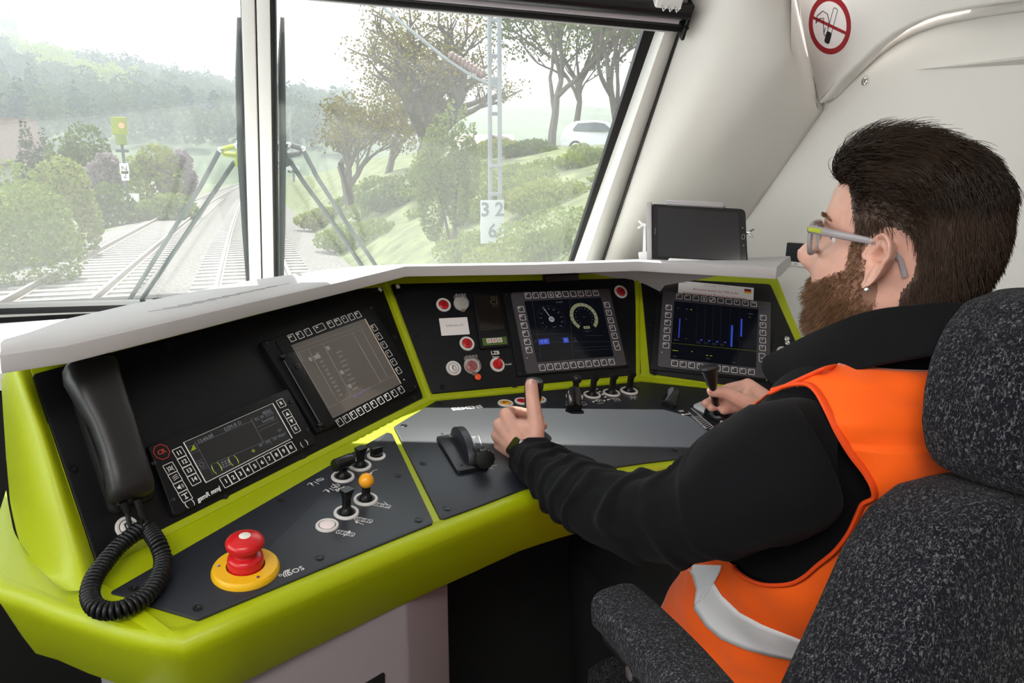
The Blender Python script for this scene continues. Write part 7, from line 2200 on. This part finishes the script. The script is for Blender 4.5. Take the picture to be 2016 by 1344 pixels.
m = MB(); m.prism(rect(.033, .036, .008), -.004, .005, .002, 0, T); wc = m.build('case', STEEL, wt)
m = MB(); m.prism(rect(.029, .032, .007), .004, .0056, 0, 0, T); m.build('glass', GLOSSB, wc)

# ============================================================ seat
def fabric():
    m = mat('speckled_grey_seat_fabric', (.03, .03, .035), .95, spec=.08, sheen=.04)
    nt = m.node_tree; b = nt.nodes['Principled BSDF']; N = nt.nodes.new; L = nt.links.new
    tc = N('ShaderNodeTexCoord'); mp_ = N('ShaderNodeMapping'); mp_.inputs['Scale'].default_value = (1, 1, .55)
    n1 = N('ShaderNodeTexNoise'); n1.inputs['Scale'].default_value = 420; n1.inputs['Detail'].default_value = 2
    n1.inputs['Distortion'].default_value = 1.2
    cr = N('ShaderNodeValToRGB'); e = cr.color_ramp.elements; e[0].position = .48; e[0].color = (.008, .008, .011, 1); e[1].position = .70; e[1].color = (.14, .137, .147, 1)
    x_ = cr.color_ramp.elements.new(.55); x_.color = (.022, .022, .027, 1)
    L(tc.outputs['Object'], mp_.inputs['Vector']); L(mp_.outputs[0], n1.inputs['Vector']); L(n1.outputs['Fac'], cr.inputs[0]); L(cr.outputs[0], b.inputs['Base Color'])
    bp = N('ShaderNodeBump'); bp.inputs['Strength'].default_value = .9; bp.inputs['Distance'].default_value = .002; L(n1.outputs['Fac'], bp.inputs['Height']); L(bp.outputs[0], b.inputs['Normal'])
    return m
FAB = fabric()
seat = thing('driver_chair', 'high backed driver seat in speckled dark grey fabric with armrest', 'seat', Matrix.Translation((.78, .62, 0)))
SI = seat.matrix_world.inverted()
def sb(m, name, mtl, parent=seat, **k):
    for i, p in enumerate(m.v): m.v[i] = SI @ p
    return m.build(name, mtl, parent, **k)
def pillow(name, fr, px, depth, r, bulge=.02, h0=0.0, parent=seat):
    """upholstered slab: outline in a plane, rounded all round, slightly domed"""
    poly = round_poly([fr.at(*p, h0-depth+.04) for p in px], r, 6)
    if area2(poly) < 0: poly = poly[::-1]
    q = []
    for i in range(len(poly)):
        a, b = poly[i], poly[(i+1) % len(poly)]; L = hypot(b[0]-a[0], b[1]-a[1]); k = max(1, int(L/.02))
        q += [lerp(a, b, s_/k) for s_ in range(k)]
    cx = sum(p[0] for p in q)/len(q); cy = sum(p[1] for p in q)/len(q)
    rows = []
    R_ = min(.045, depth*.48)
    for k in range(7): a = pi/2*k/6; rows.append([fr.w(*lerp(p, (cx, cy), (R_/.25)*.35*(1-cos(a))), h0-R_+R_*sin(a)) for p in q])
    for f_ in (.25, .5, .75, .93): rows.append([fr.w(*lerp(lerp(p, (cx, cy), (R_/.25)*.35), (cx, cy), f_), h0+bulge*(1-(1-f_)**2)) for p in q])
    bk_ = []
    for k in range(7): a = pi/2*k/6; bk_.append([fr.w(*lerp(p, (cx, cy), (R_/.25)*.35*(1-cos(a))), h0-depth+R_-R_*sin(a)) for p in q])
    rows = bk_[::-1]+rows
    m = MB(); m.grid(rows, 0, closed=True); n = len(q)
    m.f.append([len(m.v)-n+k for k in range(n)]); m.m.append(0); m.f.append(list(range(n))[::-1]); m.m.append(0)
    return sb(m, name, FAB, parent, ang=70)
BF_ = Fr((.78, .425, 1.0), (1, 0, 0), (0, -1, .18))
bk_px = [(1880, 938), (1815, 955), (1755, 1003), (1700, 1090), (1650, 1205), (1590, 1335), (1530, 1470), (1900, 1750), (2350, 1700), (2350, 1000), (2120, 930), (1960, 925)]
pillow('backrest', BF_, bk_px, .12, .03, .012)
hd_px = [(1965, 590), (1922, 645), (1893, 712), (1878, 780), (1872, 850), (1880, 905), (1900, 940), (1990, 975), (2330, 980), (2360, 800), (2290, 610), (2150, 562), (2030, 566)]
HF_ = Fr((.78, .435, 1.15), (1, 0, 0), (0, -1, .10))
pillow('headrest', HF_, hd_px, .10, .03, .015)
# armrest: swept pad on a dark bracket
ar = [dd(1196, 1182, .905), dd(1225, 1205, .875), dd(1280, 1262, .80), dd(1335, 1325, .73), dd(1400, 1410, .65)]
ap = cr_spline(ar, 8); m = MB(); rows = []
for i, p in enumerate(ap):
    t = (ap[min(i+1, len(ap)-1)]-ap[max(0, i-1)]).normalized(); sd_ = t.cross(V((0, 0, 1))).normalized(); up_ = sd_.cross(t).normalized()
    if up_.z < 0: up_ = -up_
    e_ = min(1, .35+.65*sqrt(min(1, i/5))); w = .034*e_; h_ = .026*e_
    rows.append([p+sd_*(w*math.copysign(abs(cos(a))**.6, cos(a)))+up_*(h_*math.copysign(abs(sin(a))**.6, sin(a))) for a in [2*pi*k/28 for k in range(28)]])
m.grid(rows, 0, closed=True); m.f.append(list(range(28))[::-1]); m.m.append(0); m.f.append([len(m.v)-28+k for k in range(28)]); m.m.append(0)
arm = sb(m, 'armrest', FAB, ang=70)
m = MB(); m.tube([p+V((.0, 0, -.034)) for p in ap[7:]], .022, 14, flat=.8); sb(m, 'armrest_bracket', BLKS, arm)
m = MB(); m.lathe([(.008, 0), (.008, .003), (.004, .0035)], 14, 0, Matrix.Translation(ap[16]+V((-.022, 0, -.034))) @ Matrix.Rotation(-pi/2, 4, 'Y')); sb(m, 'bracket_screw', STEEL, arm)
m = MB(); m.box((.78, .74, .375), (.54, .62, .12), .04); sb(m, 'cushion', FAB, ang=60)
m = MB(); m.lathe([(.16, 0), (.16, .03), (.06, .06), (.06, .31)], 28, 0, Matrix.Translation((.78, .72, 0))); sb(m, 'pedestal', BLKM)
